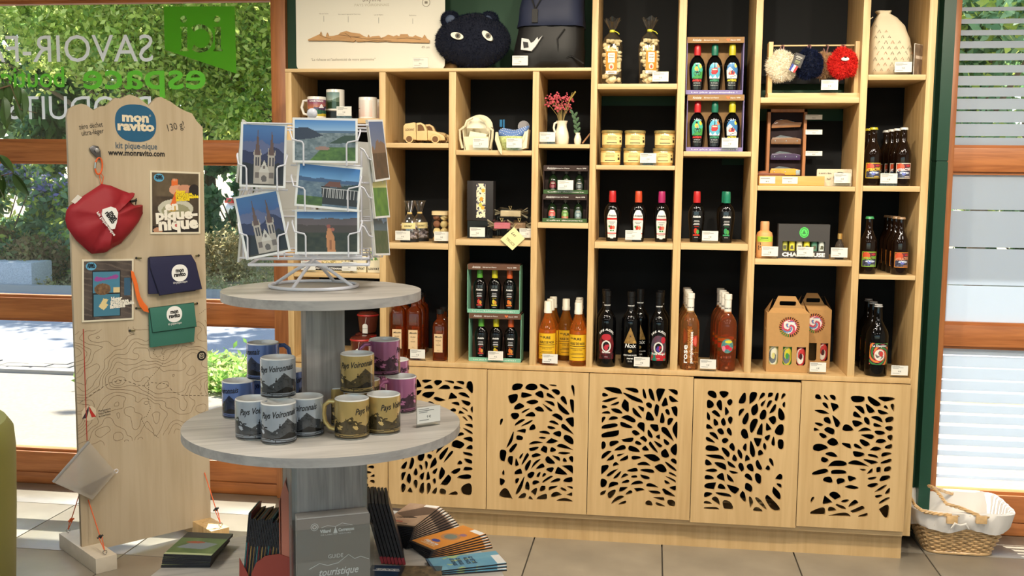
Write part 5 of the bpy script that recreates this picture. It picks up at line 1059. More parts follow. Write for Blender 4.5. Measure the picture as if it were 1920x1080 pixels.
t = T('knife_display_case', 'upright wooden framed case showing four folding knives', 'display case', (xc, Y, z+.01)); wal = wood('walnut_frame', (170, 112, 64), (124, 78, 44), 'Z', 1)
MB().box(-w_/2, 0, 0, -w_/2+.012, .05, h_).box(w_/2-.012, 0, 0, w_/2, .05, h_).box(-w_/2, 0, h_-.012, w_/2, .05, h_).box(-w_/2, 0, 0, w_/2, .05, .012).build('frame', wal, t); box(-w_/2+.01, .040, .01, w_/2-.01, .048, h_-.01).build('backing', M('aubergine_felt', (38, 26, 30), .9), t); box(-w_/2+.02, .0, -.010, w_/2-.02, .05, 0).build('base_foot', wal, t)
for k, (zf, c3, lab, shp) in enumerate(((.745, (150, 102, 60), 'folding knife with curved plain wood handle, topmost in the case', 1), (.53, (124, 88, 56), 'folding knife with straight brown wood handle, second down', 0), (.315, (58, 36, 76), 'folding knife with violet handle and three rivets, third down', 0), (.11, (222, 160, 50), 'folding knife with yellow handle and steel end, lowest in the case', 0))):
    kn = T('folding_knife', lab, 'knife', (xc, Y+.02, z+.01+h_*zf), 0, 'folding knives in the case'); kn.scale = (1, 1, 1.4); L = .062
    hp = [(-L, 0), (L, 0.0), (L, .016), (L*.6, .020), (-L*.9, .020), (-L, .012)] if not shp else [(-L, .0), (L*.9, .004), (L, .018), (L*.5, .018), (0, .026), (-L*.7, .024), (-L, .010)]
    MB().prism(hp, -.005, .007).build('handle', M('knife_handle_%d' % k, c3, .35, coat=.4, noise=.12, nscale=30), kn, bevel=.002); MB().prism([(-L*.8, .019), (L*.55, .019), (L*.2, .023), (-L*.4, .027)], -.001, .001).build('folded_blade', steel_dk, kn)
    if not shp:
        for xx in (-.045, 0, .045): MB().lathe([(0, 0), (.0022, 0), (.0018, .001), (0, .0012)], 10).build('rivet', steel, kn).matrix_local = Matrix.Translation((xx, -.0055, .010))@Matrix.Rotation(PI/2, 4, 'X')
    if k == 3: box(.045, -.0062, .0, L+.001, .0072, .016).build('steel_bolster', steel, kn, bevel=.001)
    for xx in (-.032, .032): MB().tube([(xx, .022, -.003), (xx, -.008, -.003), (xx, -.009, .004)], .002, 6).build('support_peg', acrylic, t).location = (0, .02, h_*zf)
for py_, nm in ((220, 'top'), (248, 'middle'), (288, 'bottom')): x, zz_ = px2(1526, py_, Y-.005); o = T('price_label', '%s of the three small labels on the knife case edge' % nm, 'label', (x, Y-.006, zz_), 0, 'labels on the knife case'); box(-.034, 0, -.010, .034, .001, .010).build('label_card', paper, o); txt(o, '90 €', .0, -.006, .007, ink); box(-.03, -.0006, .005, .018, -.0002, .0065).build('printed_line', grey_ink, o)
xa, xb = xat(1422, .03, z), xat(1545, .03, z); w_ = xb-xa; t = T('wooden_knife_tray', 'honey coloured wooden tray block before the knife case', 'tray', ((xa+xb)/2, .02, z)); box(-w_/2, 0, 0, w_/2, .10, .040).build('tray_body', wood('honey_wood', (226, 172, 100), (204, 146, 76), 'X', 1), t, bevel=.002)
for px_, nm in ((1439, 'left'), (1481, 'right')):
    o = T('price_label', nm+' label stuck on the honey wooden tray', 'label', (xat(px_, .018, z+.02), .018, z+.008), 0, 'labels on the wooden tray'); box(-.031, 0, 0, .031, .0012, .028).build('label_card', paper, o); box(-.028, -.0006, .020, .01, -.0002, .022).build('printed_line', grey_ink, o); txt(o, '80 €', 0, .006, .007, ink)
t = T('folded_knife', 'brown closed knife lying on the left end of the tray', 'knife', (xat(1436, .05, z), .06, z+.041)); MB().slab([(-.035, -.01), (.06, -.014), (.075, -.02), (.02, .008), (-.035, .012)], 0, .010).build('handle', MM('worn_brown', (120, 72, 52), rough=.4), t, bevel=.002); MB().lathe([(0, 0), (.022, 0), (.022, .006), (0, .010)], 16, sy=.5).build('cap', MM('worn_brown2', (160, 100, 70), rough=.35), t).location = (-.01, 0, .010)
xa, xb = xat(1531, .07, z), xat(1597, .07, z); w_ = xb-xa; t = T('savoir_faire_card', 'cream standing card printed with a round mountain drawing', 'card', ((xa+xb)/2, .075, z)); plate('card_panel', rrect(w_, .070, .005, 3, 0, .035), [], .003, M('speckled_cream', (206, 196, 172), .7, noise=.08, nscale=120), t)
MB().tube([(.022+.024*math.cos(a), -.002, .036+.024*math.sin(a)*.9) for a in [PI*k/9 for k in range(-2, 12)]], .0012, 5).tube([(-.0, -.002, .04), (.012, -.002, .050), (.02, -.002, .044), (.028, -.002, .056), (.044, -.002, .04)], .0012, 5).build('mountain_drawing', ink, t); txt(t, 'le savoir à faire', -.038, .050, .009, ink, y=-.002, width=.05, shear=.2); txt(t, 'Fait', -.022, .025, .012, ink, y=-.002, shear=.3, rot=.2)
card(1579, z+.004, 'price card before the cream mountain drawing card', .05)
z = Z(6, 2)
t = T('orange_flask_bottle', 'pale orange metal bottle with lime green label band', 'bottle', (xat(1432, .06, z), .06, z)); MB().lathe([(0, 0), (.031, 0), (.034, .004), (.034, .092), (.030, .106), (.019, .113), (.019, .116), (0, .116)], 30).build('bottle_body', M('apricot_enamel', (226, 164, 104), .4), t); MB().lathe([(0, .114), (.0185, .114), (.0185, .148), (.0165, .152), (0, .152)], 22).build('cap', M('apricot_cap', (214, 158, 110), .4), t)
c = Cv(30, 10, (180, 214, 70)); c.bars(.2, .7, (.7, .35), .1, (60, 100, 40)); link('label_band', c.mesh('label_band', .075, .022, pic_matte, R=.0345), t, (0, 0, .068)); c = Cv(16, 40, (226, 170, 110)); c.tex(c.v > .4, (226, 170, 110), (60, 50, 40), 9, 3, .55); link('side_label', c.mesh('side_label', .018, .055, pic_matte, R=.0345, th0=-.7), t, (0, 0, .010))
card(1443, z, 'price card before the apricot metal bottle', .012)
xa, xb = xat(1458, .06, z), xat(1554, .06, z); w_ = xb-xa; h_ = .142; t = T('miniatures_gift_box', 'charcoal window box of miniature liqueurs lettered CHARTREUSE', 'gift box', ((xa+xb)/2, .06, z)); ch = M('charcoal_box', (62, 60, 60), .6)
plate('box_front', [(-w_/2, 0), (w_/2, 0), (w_/2, h_), (-w_/2, h_)], [rrect(w_*.83, .040, .004, 2, 0, .051)], .002, ch, t); MB().box(-w_/2, .045, 0, w_/2, .048, h_).box(-w_/2, .002, 0, w_/2, .045, .002).box(-w_/2, .002, h_-.002, w_/2, .045, h_).build('box_shell', ch, t); box(-w_/2, .002, .002, -w_/2+.002, .045, h_-.002).build('box_side', ch, t); box(w_/2-.002, .002, .002, w_/2, .045, h_-.002).build('box_side', ch, t)
txt(t, 'CHARTREUSE', 0, .008, .022, white_ink, y=-.001, width=w_*.84, bold=.05)
c = Cv(24, 28, (80, 200, 90)); c.ell(.5, .5, .38, .40, (50, 120, 60)); c.ell(.5, .5, .32, .34, (86, 206, 96)); c.poly([(.3, .35), (.5, .75), (.7, .35)], (50, 120, 60)); link('green_seal', c.mesh('green_seal', .038, .044, pic_matte, mask=((c.u-.5)/.5)**2+((c.v-.5)/.5)**2 < 1), t, (0, -.0008, .086))
for i, c3 in enumerate(((150, 150, 60), (190, 180, 50), (206, 200, 160), (206, 196, 50), (60, 110, 90), (190, 196, 190))):
    o = T('liqueur_vial', ('outermost left', 'yellow labelled second', 'cream labelled third', 'yellow fourth', 'green labelled fifth', 'outermost right pale')[i]+' vial in the charcoal window box', 'bottle', ((xa+xb)/2+(i-2.5)*w_*.145, .080, z+.0225), 0, 'vials in the charcoal box'); MB().lathe([(0, 0), (.0125, 0), (.013, .002), (.013, .055), (.006, .062), (.006, .07), (0, .07)], 18).build('vial_body', MM('vial_%d' % i, c3, rough=.1, coat=.5), o); cn = Cv(10, 10, tuple(min(255, x+30) for x in c3)); cn.bars(.1, .9, (.7, .5, .3), .1, (90, 90, 70), i); link('label', cn.mesh('label', .018, .026, pic_matte, R=.0133), o, (0, 0, .010))
card(1509, z, 'price card before the charcoal window box', .03)
t = T('miniature_spirit_bottle', 'clear miniature spirit bottle with gold cap', 'bottle', (xat(1573, .07, z), .07, z)); MB().lathe([(0, 0), (.017, 0), (.019, .003), (.019, .05), (.015, .066), (.008, .076), (.007, .09), (0, .09)], 22).build('bottle_body', M('smoky_glass', (110, 100, 90), .05, trans=.7, ior=1.2), t); MB().lathe([(0, .082), (.0095, .083), (.0095, .106), (0, .107)], 16).build('cap', M('gold_cap', (210, 170, 100), .3, .6), t); c = Cv(16, 14, (220, 214, 200)); c.bars(.2, .8, (.7, .4), .1, (80, 80, 80)); link('front_label', c.mesh('front_label', .026, .026, pic_matte, R=.0194), t, (0, 0, .012))
card(1573, z, 'price card before the gold capped miniature bottle', .02)
# --- kraft beer carriers on the worktop
def carrier(label, px0, px1, Y, h_, dp, key):
    z = .776; xa, xb = xat(px0, Y, z), xat(px1, Y, z); w_ = xb-xa; t = T('kraft_carrier_box', label, 'gift box', ((xa+xb)/2, Y, z), group='kraft beer carrier boxes'); kb = M('kraft_carrier', (178, 136, 84), .8, noise=.04, nscale=60)
    cut = lambda cx, wd: [(cx-wd/2, .038), (cx-wd/2+.006, .030), (cx+wd/2-.006, .030), (cx+wd/2, .038), (cx+wd/2, .098), (cx+wd/2, .108), (cx-wd/2, .108), (cx-wd/2, .098)]
    plate('box_front', [(-w_/2, 0), (w_/2, 0), (w_/2, h_), (-w_/2, h_)], [cut(k*w_*.33, w_*.22) for k in (-1, 0, 1)], .003, kb, t)
    MB().box(-w_/2, dp-.003, 0, w_/2, dp, h_).box(-w_/2, .003, 0, w_/2, dp-.003, .003).build('box_shell', kb, t)
    plate('box_side', [(.003, 0), (dp-.003, 0), (dp-.003, h_), (.003, h_)], [circ(dp*.55, h_*.72, .012, n=12)], .003, kb, t).matrix_local = Matrix.Translation((-w_/2, 0, 0))@Matrix.Rotation(PI/2, 4, 'Z'); box(w_/2-.003, .003, 0, w_/2, dp-.003, h_).build('box_side', kb, t)
    MB().add([(-w_/2, 0, h_), (w_/2, 0, h_), (w_/2-.03, dp*.45, h_+.050), (-w_/2+.03, dp*.45, h_+.050), (-w_/2, .003, h_), (w_/2, .003, h_), (w_/2-.03, dp*.45+.003, h_+.050), (-w_/2+.03, dp*.45+.003, h_+.050)], [(0, 1, 2, 3), (7, 6, 5, 4), (3, 2, 6, 7), (0, 4, 7, 3), (1, 5, 6, 2)][1:] if 0 else [(0, 1, 5, 4), (3, 2, 6, 7)]).build('fold_edge', kb, t)
    MB().add([(-w_/2, 0, h_), (w_/2, 0, h_), (w_/2-.02, dp*.30, h_+.018), (-w_/2+.02, dp*.30, h_+.018)], [(0, 1, 2, 3)]).build('front_slope', kb, t); MB().add([(w_/2, dp, h_), (-w_/2, dp, h_), (-w_/2+.02, dp*.55, h_+.018), (w_/2-.02, dp*.55, h_+.018)], [(0, 1, 2, 3)]).build('rear_slope', kb, t)
    plate('carry_handle', [(-w_/2+.02, 0), (w_/2-.02, 0), (w_/2-.055, .055), (-w_/2+.045, .055)], [rrect(w_*.40, .018, .005, 2, 0, .024)], .003, kb, t).location = (0, dp*.4, h_+.012)
    for s in (-1, 1): MB().add([(s*w_/2, 0, h_), (s*w_/2, dp, h_), (s*(w_/2-.025), dp*.5, h_+.055)], [(0, 1, 2)]).build('gusset_flap', kb, t)
    c = Cv(40, 40, (40, 30, 30)); a = np.arctan2(c.v-.5, c.u-.5); rr = np.hypot(c.v-.5, c.u-.5); sw = np.sin(a*26+rr*8); c.m((rr > .34) & (sw > 0), (200, 120, 60)); c.m((rr < .38), (200, 80, 100)); c.m((rr < .34) & (np.sin(a*3+rr*24) > 0), (232, 226, 220)); c.m((rr < .34) & (np.sin(a*2+rr*20) > .75), (80, 140, 190)); c.m((rr > .34) & (c.v < .35) & (c.u < .5) & (sw < .3), (60, 130, 60)); c.rect(.25, .68, .75, .76, (240, 236, 230))
    link('round_sticker', c.mesh('round_sticker', .084, .084, pic_gloss, mask=rr < .5), t, (.004, -.0012, h_-.100))
    return t, (xa+xb)/2, w_
def can_b(pal, key):
    def f():
        t = T('carrier_bottle', '', 'bottle'); MB().lathe([(0, 0), (.024, 0), (.027, .004), (.027, .12), (.024, .135), (.012, .16), (.012, .19), (0, .19)], 24).build('bottle_body', brown_glass, t)
        c = Cv(36, 44, pal[0]); a = np.arctan2(c.v-.5, c.u-.5); rr = np.hypot((c.v-.5)*.9, c.u-.5); c.m(rr < .36, pal[1]); c.m((rr < .32) & (np.sin(a+rr*16) > 0), pal[2]); c.m((rr < .12), pal[0]); c.rect(.15, .9, .85, .97, (230, 230, 220)); c.rect(.2, .03, .8, .10, (230, 230, 220)); link('front_label', c.mesh('front_label', .060, .095, pic_gloss, R=.0274), t, (0, 0, .016)); return t
    return f
pals = dict(ca=((214, 206, 130), (232, 228, 200), (110, 116, 120)), cb=((70, 150, 70), (210, 200, 60), (110, 120, 130)), cc=((70, 30, 34), (200, 60, 60), (230, 224, 214)))
kt, kx, kw = carrier('front kraft carrier box with round swirl sticker and three windows', 1436, 1514, .045, .250, .115, 0)
for i, (k, nm) in enumerate((('ca', 'cream labelled left'), ('cb', 'green labelled middle'), ('cc', 'red labelled right'))): put(k, can_b(pals[k], k), nm+' bottle in the front kraft carrier', kx+(i-1)*kw*.33, .045+.034, .7795, 0, 'bottles in the kraft carriers')
kt, kx, kw = carrier('rear kraft carrier box standing in shadow behind the front one', 1490, 1555, .175, .252, .11, 1)
put('cc', None, 'red labelled bottle in the rear kraft carrier', kx+kw*.33-.004, .175+.034, .7795, 0, 'bottles in the kraft carriers'); put('ca', None, 'cream labelled bottle at left of the rear kraft carrier', kx-kw*.33, .175+.034, .7795, 0, 'bottles in the kraft carriers')
card(1533, wt, 'price card right of the front kraft carrier', .02)
# ------------------------------------------------------------------ tiered round table
TX, TY, TR = .764, -1.891, math.radians(27)
Z1, Z2, Z3 = .534, .959, 1.294
t = T('tiered_display_table', 'grey oak display table of three round tiers on square columns', 'table', (TX, TY, 0), TR)
for z_, r_ in ((Z1, .464), (Z2, .343), (Z3, .2445)):
    d = MB().lathe([(0, z_-.022), (r_, z_-.022), (r_, z_), (0, z_)], 96).build('round_tier', greyedge, t, bevel=0); d.data.materials.append(greywood)
    for p in d.data.polygons:
        if p.normal.z > .9: p.material_index = 1
box(-.092, -.092, Z1, .092, .092, Z2-.022).build('lower_column', greywood_z, t, bevel=.001); box(-.047, -.047, Z2, .047, .047, Z3-.022).build('upper_column', greywood_z, t, bevel=.001)
box(-.12, -.12, .03, .12, .12, Z1-.022).build('base_column', greywood_z, t); MB().lathe([(0, 0), (.30, 0), (.30, .03), (0, .03)], 64).build('base_plate', greyedge, t)
for sx in (-1, 1):
    for sy in (-1, 1): MB().box(sx*.0925, sy*.0925, Z1, sx*.0945, sy*.080, Z2-.022).box(sx*.0925, sy*.0925, Z1, sx*.080, sy*.0945, Z2-.022).build('corner_strip', acrylic, t)

# mugs
def mug_b(key, base):
    def f():
        t = T('metallic_mug', '', 'mug'); c = Cv(150, 64, base); B = np.array(base, float)
        dk, md, lt = B*.14, B*.42, np.minimum(255, B*1.12)
        c.grad(tuple(B*.95), tuple(np.minimum(255, B*1.06)), 0, 1); u = c.u*6
        m1 = .36+.24*np.interp(c.u, [0, .08, .2, .30, .36, .44, .50, .58, .66, .78, .88, 1], [0, .9, .3, 1.0, .2, -.2, .25, 1.25, .5, .1, .7, 0]); body = c.v < m1; c.m(body, tuple(md))
        n = fbm(c.u*2.3, c.v*1.3+c.u*.8, 9, 3); c.m(body & (n > .67) & (c.v > .24), tuple(lt)); c.m(body & (abs(c.v-m1+.02+.10*np.sin(c.u*40)*.3) < .012), tuple(B*.42)); c.m(body & (n < .30), tuple(B*.34))
        hill = .13+.16*np.interp(c.u, [0, .1, .2, .34, .5, .60, .68, .8, 1], [.3, .9, .1, 0, .15, 1.0, .5, 0, .3]); c.m(c.v < hill, tuple(dk)); c.m((c.v < .12) & (c.v > .035), tuple(B*.78)); c.m((c.v < .12) & (abs(c.v-.09-.02*np.sin(c.u*18)) < .008), tuple(dk)); c.m(c.v < .04, tuple(B*.3))
        for k in (.18, .47, .74): c.poly([(k-.006, .04), (k, .11), (k+.006, .04)], tuple(dk))
        c.poly([(.235, .18), (.24, .42), (.245, .62), (.25, .42), (.258, .18)], tuple(B*.38)); c.poly([(.50, .44), (.51, .53), (.52, .44)], tuple(dk)); c.rect(.36, .40, .39, .43, tuple(dk))
        MB().lathe([(0, .006), (.036, .008), (.0372, .088), (.0386, .0935), (.0402, .0925), (.0408, .090), (.0408, .004), (.037, 0), (0, 0)], 40).build('mug_body', white_ceramic, t)
        link('metallic_wall', c.mesh('metallic_wall', 2*PI*.0412, .0885, metal_gl, R=.0412), t, (0, 0, .0025))
        txt(t, 'Pays Voironnais', 0, .064, .0205, ink, R=.0418, shear=.45, rot=.10, bold=.018, width=.092, name='script_lettering')
        MB().tube([(0, .040, .082), (0, .055, .082), (0, .067, .072), (0, .070, .052), (0, .066, .032), (0, .054, .018), (0, .040, .015)], .0058, 10).build('handle', MM('mug_handle_'+key, base, rough=.25, metal=.4), t); return t
    return f
metal_gl = vcol('metallic_glaze', .22, .45, coat=.5)
BL, SV, GD, PK_ = (112, 136, 196), (176, 186, 198), (190, 164, 104), (178, 110, 150)
def mg(k, px, py, lvl, rz, lab):
    z = Z2+.0955*lvl; p = at(px, py-7, Z=z); return put('mug'+k, mug_b(k, dict(bl=BL, sv=SV, gd=GD, pk=PK_)[k]), lab, p.x, p.y, z, math.radians(rz), 'metallic souvenir mugs')
FC = 17   # turned to face the camera
mg('sv', 523, 834, 0, FC+4, 'silver mug at the very front of the silver cluster'); mg('sv', 475, 826, 0, FC+22, 'silver mug at the front left beside the foremost silver one'); mg('sv', 575, 821, 0, FC-26, 'silver mug at the right side of the silver cluster')
mg('sv', 522, 747+2, 1, FC-6, 'silver mug on the upper layer of the pyramid')
mg('bl', 448, 787, 0, FC-58, 'blue mug at the far left of the lower layer'); mg('bl', 493, 772, 0, FC+20, 'blue mug on the lower layer behind the silver ones'); mg('bl', 543, 764, 0, FC+40, 'blue mug hidden behind the pyramid next to the column')
mg('bl', 494, 716, 1, FC-70, 'blue mug on the upper layer with its handle to the right')
mg('gd', 660, 825, 0, FC+72, 'gold mug at the front with its big handle pointing left'); mg('gd', 719, 816, 0, FC+50, 'gold mug at the right of the gold cluster'); mg('gd', 628, 798, 0, FC+60, 'gold mug behind the front handle on the lower layer'); mg('gd', 683, 783, 0, FC+10, 'gold mug mostly hidden under the upper gold one')
mg('gd', 670, 740, 1, FC-2, 'gold mug on the upper layer of the pyramid')
mg('pk', 752, 777, 0, FC+118, 'pink mug at the far right of the lower layer'); mg('pk', 706, 752, 0, FC+60, 'pink mug on the lower layer behind the gold ones'); mg('pk', 740, 740, 0, FC+80, 'pink mug at the rear of the lower layer')
mg('pk', 721, 708, 1, FC+108, 'pink mug on the upper layer with its handle to the left')
p = at(804, 800, Z=Z2); put('card', card_b, 'price card standing on the middle round tier', p.x, p.y, Z2, .75)

# ------------------------------------------------------------------ postcard rack
A = at(467, 497, Z=1.364); B_ = at(691, 497, Z=1.364); C_ = at(743, 478, Z=1.364)
ux = (B_-A); WF = ux.length; ux.normalize(); uy = Vector((-ux.y, ux.x, 0)); sd = .33; O = (A+B_)/2+uy*sd/2; RA = math.atan2(ux.y, ux.x)
rk = T('postcard_rack', 'white wire revolving postcard rack on the top round tier', 'postcard rack', (O.x, O.y, Z3), RA); hw, hd = WF/2, sd/2
b = MB(); b.tube([(.11*math.cos(a), .11*math.sin(a), .0045) for a in [2*PI*k/48 for k in range(48)]], .0042, 8, closed=True); b.build('base_ring', white_wire, rk)
for k in range(4): a = PI/4+k*PI/2+.35; MB().tube([(.108*math.cos(a), .108*math.sin(a), .006), (.05*math.cos(a), .05*math.sin(a), .042), (0.006*math.cos(a), .006*math.sin(a), .064)], .0042, 8).build('base_leg', white_wire, rk)
MB().tube([(0, 0, .055), (0, 0, .425)], .006, 10).build('centre_post', white_wire, rk); MB().blob((0, 0, .435), (.013, .013, .013), 16, 10).build('top_knob', white_wire, rk)
for zf in (.070, .086, .40):
    r_ = .0038 if zf == .07 else .0022; k_ = 1 if zf < .1 else 1.0; pts = [(-hw, -hd, zf), (hw, -hd, zf), (hw, hd, zf), (-hw, hd, zf)]
    b = MB()
    for i in range(4): b.tube([pts[i], pts[(i+1) % 4]], r_, 8)
    b.build('frame_ring', white_wire, rk)
for zf in (.070, .40): MB().tube([(-hw, 0, zf), (hw, 0, zf)], .0025, 6).tube([(0, -hd, zf), (0, hd, zf)], .0025, 6).build('cross_wire', white_wire, rk)
def face(k):                    # local origin at face centre, outward normal
    return [(0, -hd, 0), (hw, 0, PI/2), (0, hd, PI), (-hw, 0, -PI/2)][k]
def cath(c):
    c.grad((44, 58, 110), (70, 120, 180), .35, 1); c.ridge(.72, .18, 5, 11, (90, 100, 140)); c.ridge(.55, .25, 4, 12, (40, 46, 84)); c.ridge(.35, .2, 6, 13, (26, 30, 40))
    for x in (.36, .70):
        c.poly([(x-.10, .40), (x-.045, .62), (x, .93), (x+.045, .62), (x+.10, .40)], (96, 74, 70)); c.rect(x-.085, .02, x+.085, .50, (176, 168, 158)); c.rect(x-.045, .32, x-.01, .46, (60, 56, 66)); c.rect(x+.015, .32, x+.05, .46, (60, 56, 66)); c.poly([(x-.10, .5), (x-.08, .62), (x-.06, .5)], (170, 162, 150)); c.poly([(x+.06, .5), (x+.08, .62), (x+.10, .5)], (170, 162, 150)); c.rect(x-.05, .12, x+.05, .22, (110, 100, 96))
    c.poly([(.40, .22), (.53, .42), (.66, .22)], (200, 196, 188)); c.rect(.42, .02, .64, .22, (184, 176, 166)); c.ell(.53, .30, .035, .03, (110, 100, 96)); c.ell(.53, .11, .07, .055, (96, 90, 88)); c.tex(c.v < .02, (40, 40, 40), (90, 80, 60), 20, 2)
def town(c):
    c.grad((150, 186, 220), (70, 130, 196), .72, 1); c.m(c.v < .74, (70, 100, 130)); c.tex(c.v < .68, (70, 90, 100), (150, 164, 170), 22, 5); c.poly([(0, .5), (0, .80), (.2, .82), (.32, .74), (.46, .62), (.3, .55)], (40, 54, 76)); c.poly([(.55, .42), (.8, .62), (1, .64), (1, .45)], (44, 70, 60)); c.tex((c.v < .34) & (c.u > .25+.6*c.v), (40, 76, 36), (96, 136, 60), 15, 6); c.ell(.45, .30, .12, .05, (150, 120, 110))
def terrace(c):
    c.grad((120, 170, 214), (50, 112, 180), .62, 1); c.ridge(.68, .1, 4, 8, (60, 90, 130)); c.tex(c.v < .6, (60, 84, 110), (130, 150, 160), 18, 3); c.poly([(.6, .5), (1, .62), (1, .4)], (40, 60, 60)); c.poly([(.38, .50), (.98, .46), (1, .05), (.42, .05)], (40, 42, 46)); c.rect(.38, .44, 1, .47, (190, 190, 190)); [c.rect(x, .22, x+.008, .44, (190, 190, 190)) for x in np.arange(.42, 1, .03)]; c.poly([(.42, .5), (.5, .62), (.68, .64), (.72, .5)], (110, 70, 60)); c.tex((c.v < .22) & (c.u < .42), (40, 70, 36), (100, 130, 60), 14, 9)
def statue(c):
    c.grad((140, 180, 214), (46, 96, 160), .74, 1); c.ridge(.83, .12, 4, 3, (96, 84, 88)); c.ridge(.68, .08, 6, 5, (70, 60, 56)); c.tex(c.v < .48, (24, 34, 24), (64, 64, 46), 12, 7); c.poly([(.50, .0), (.48, .40), (.50, .58), (.54, .64), (.58, .50), (.62, .36), (.64, 0)], (190, 130, 84)); c.ell(.52, .64, .035, .05, (150, 80, 70)); c.ell(.59, .56, .03, .045, (170, 96, 80)); c.rect(.54, .05, .57, .3, (150, 96, 60))
def sepia(c): c.grad((120, 130, 150), (90, 110, 150), .5, 1); c.ridge(.6, .3, 5, 4, (130, 104, 84)); c.tex(c.v < .45, (110, 84, 64), (70, 60, 50), 8, 4)
def leafy(c): c.grad((220, 214, 140), (196, 206, 150), .4, 1); c.ell(.5, .8, .25, .12, (170, 200, 160)); c.tex(c.v < .5, (60, 110, 60), (120, 160, 70), 8, 4)
def lake(c): c.grad((150, 180, 210), (90, 140, 190), .5, 1); c.ridge(.62, .25, 4, 9, (90, 110, 120)); c.tex(c.v < .4, (60, 90, 60), (110, 110, 90), 10, 5)
_pc = {}
def postcard(k, u, zb, land, fn, lab, tilt=0, off=.014, behind=3):
    fx, fy, rz = face(k); w_, h_ = (.15, .105) if land else (.105, .15); key = (fn.__name__, land)
    if key not in _pc:
        c = Cv(90 if land else 60, 60 if land else 90, (236, 236, 234)); inner = Cv(c.nx-6, c.ny-6); fn(inner); c.a[3:-3, 3:-3] = inner.a; _pc[key] = (MB().box(-w_/2, 0, 0, w_/2, .0012*behind, h_), c.mesh('printed_front', w_, h_, pic))
    Rz = RA+rz; loc = Vector((O.x, O.y, 0))+Matrix.Rotation(RA, 3, 'Z')@Vector((fx, fy, 0))+Matrix.Rotation(Rz, 3, 'Z')@Vector((u, -off, 0)); loc.z = zb
    t = T('postcard', lab, 'postcard', loc, Rz, 'postcards in the wire rack'); t.rotation_euler = (math.radians(-6), tilt, Rz-(.36 if k == 1 else 0))
    box(-w_/2, 0, 0, w_/2, .0012*behind, h_).build('card_stock', paper, t); link('printed_front', _pc[key][1], t, (0, -.0006, 0)); return t
rows = [Z3+.318, Z3+.205, Z3+.092]
def fz(px, py): q = on_plane(px, py, A-uy*.014, uy); return (q-(A+B_)/2).dot(ux), q.z
def pk(k, u, zb, w_):
    fx, fy, rz = face(k); b = MB()
    for s in (-1, 1):
        a = s*w_*.33; b.tube([(a, .0, -.004), (a, -.022, -.004), (a, -.024, .045), (a+s*w_*.02, -.024, .05), (s*w_*.50, -.020, .055), (s*w_*.54, -.010, .075), (s*w_*.54, 0, .08)], .0021, 6)
    b.tube([(-w_*.54, 0, -.004), (w_*.54, 0, -.004)], .002, 6)
    for s in (-1, 1): b.tube([(s*w_*.45, .001, -.004), (s*w_*.45, .001, .075)], .0018, 5)
    o = b.build('card_pocket', white_wire, rk); o.location = (fx+u*math.cos(rz), fy+u*math.sin(rz), zb-Z3); o.rotation_euler = (0, 0, rz-(.36 if k == 1 else 0))
LU, LZ1 = fz(492, 352); _, LZ2 = fz(492, 480); CU, _ = fz(610, 305)
for (u, z_, land, fn, lab, tilt) in ((LU, LZ1, False, cath, 'postcard of a twin spired church, upper left, upright', .03), (LU+.012, LZ2, False, cath, 'postcard of a twin spired church, lower left, tilted', -.20),
        (CU, fz(610, 306)[1], True, town, 'postcard of a wide valley town, top of the centre column', 0), (CU+.002, fz(610, 392)[1], True, terrace, 'postcard of a hilltop stone terrace, middle of the centre column', .09), (CU+.003, fz(610, 477)[1], True, statue, 'postcard of a standing statue before mountains, bottom centre', 0)):
    postcard(0, u, z_, land, fn, lab, tilt); pk(0, u if land or z_ > 1.5 else LU, z_-.002, .15 if land else .105)
names = {1: 'right', 2: 'back', 3: 'left'}
for k in (1, 2, 3):
    n = 0
    for ci, u in enumerate((-.062, .062)):
        for ri, z_ in enumerate((Z3+.270, Z3+.178, Z3+.085)):
            land = False if k != 2 else True
            if k == 2: u2 = u*1.25; 
            else: u2 = u
            if k == 2 and ci == 0: land = True
            fn = [sepia, leafy, lake, town, cath, statue][(n+k) % 6] if k != 1 else [sepia, leafy, lake, sepia, sepia, lake][n]
            postcard(k, u2 if k != 2 else (-.078 if ci == 0 else .078), z_ if not (k == 3) else z_-.01, land, fn, 'postcard on the %s side of the rack, %s row, %s column' % (names[k], ('top', 'middle', 'bottom')[ri], ('near', 'far')[ci]), (.06*((n % 3)-1)), behind=4, off=.014 if k == 2 else .034)
            pk(k, u2 if k != 2 else (-.078 if ci == 0 else .078), z_-.002, .15 if land else .105); n += 1
# ------------------------------------------------------------------ leaflets and guides on the lowest tier
def leaflet(name, lab, x, y, z, rz, w_, l_, mesh, grp, edge=None):
    t = T(name, lab, 'leaflet', (x, y, z), rz, grp); box(-w_/2, 0, 0, w_/2, l_, .0032).build('pages', edge or M_edge, t); link('cover_print', mesh, t, (0, 0, .0038)); return t
M_edge = M('dark_page_edges', (44, 42, 44), .6); M_pale = M('pale_page_edges', (190, 184, 176), .6)
def cover(fn, w_, l_, nx=50, ny=90):
    c = Cv(nx, ny, (200, 200, 200)); fn(c); return c.mesh('cover_print', w_, l_, pic, flat=True)
def c_green(c): c.tex(c.v > -1, (70, 96, 50), (120, 140, 80), 5, 4); c.rect(0, .75, 1, 1, (46, 36, 38)); c.poly([(.1, .3), (.4, .62), (.9, .5), (.7, .25)], (130, 140, 146)); c.ell(.4, .55, .2, .05, (170, 80, 50)); c.rect(0, 0, 1, .08, (190, 200, 150))
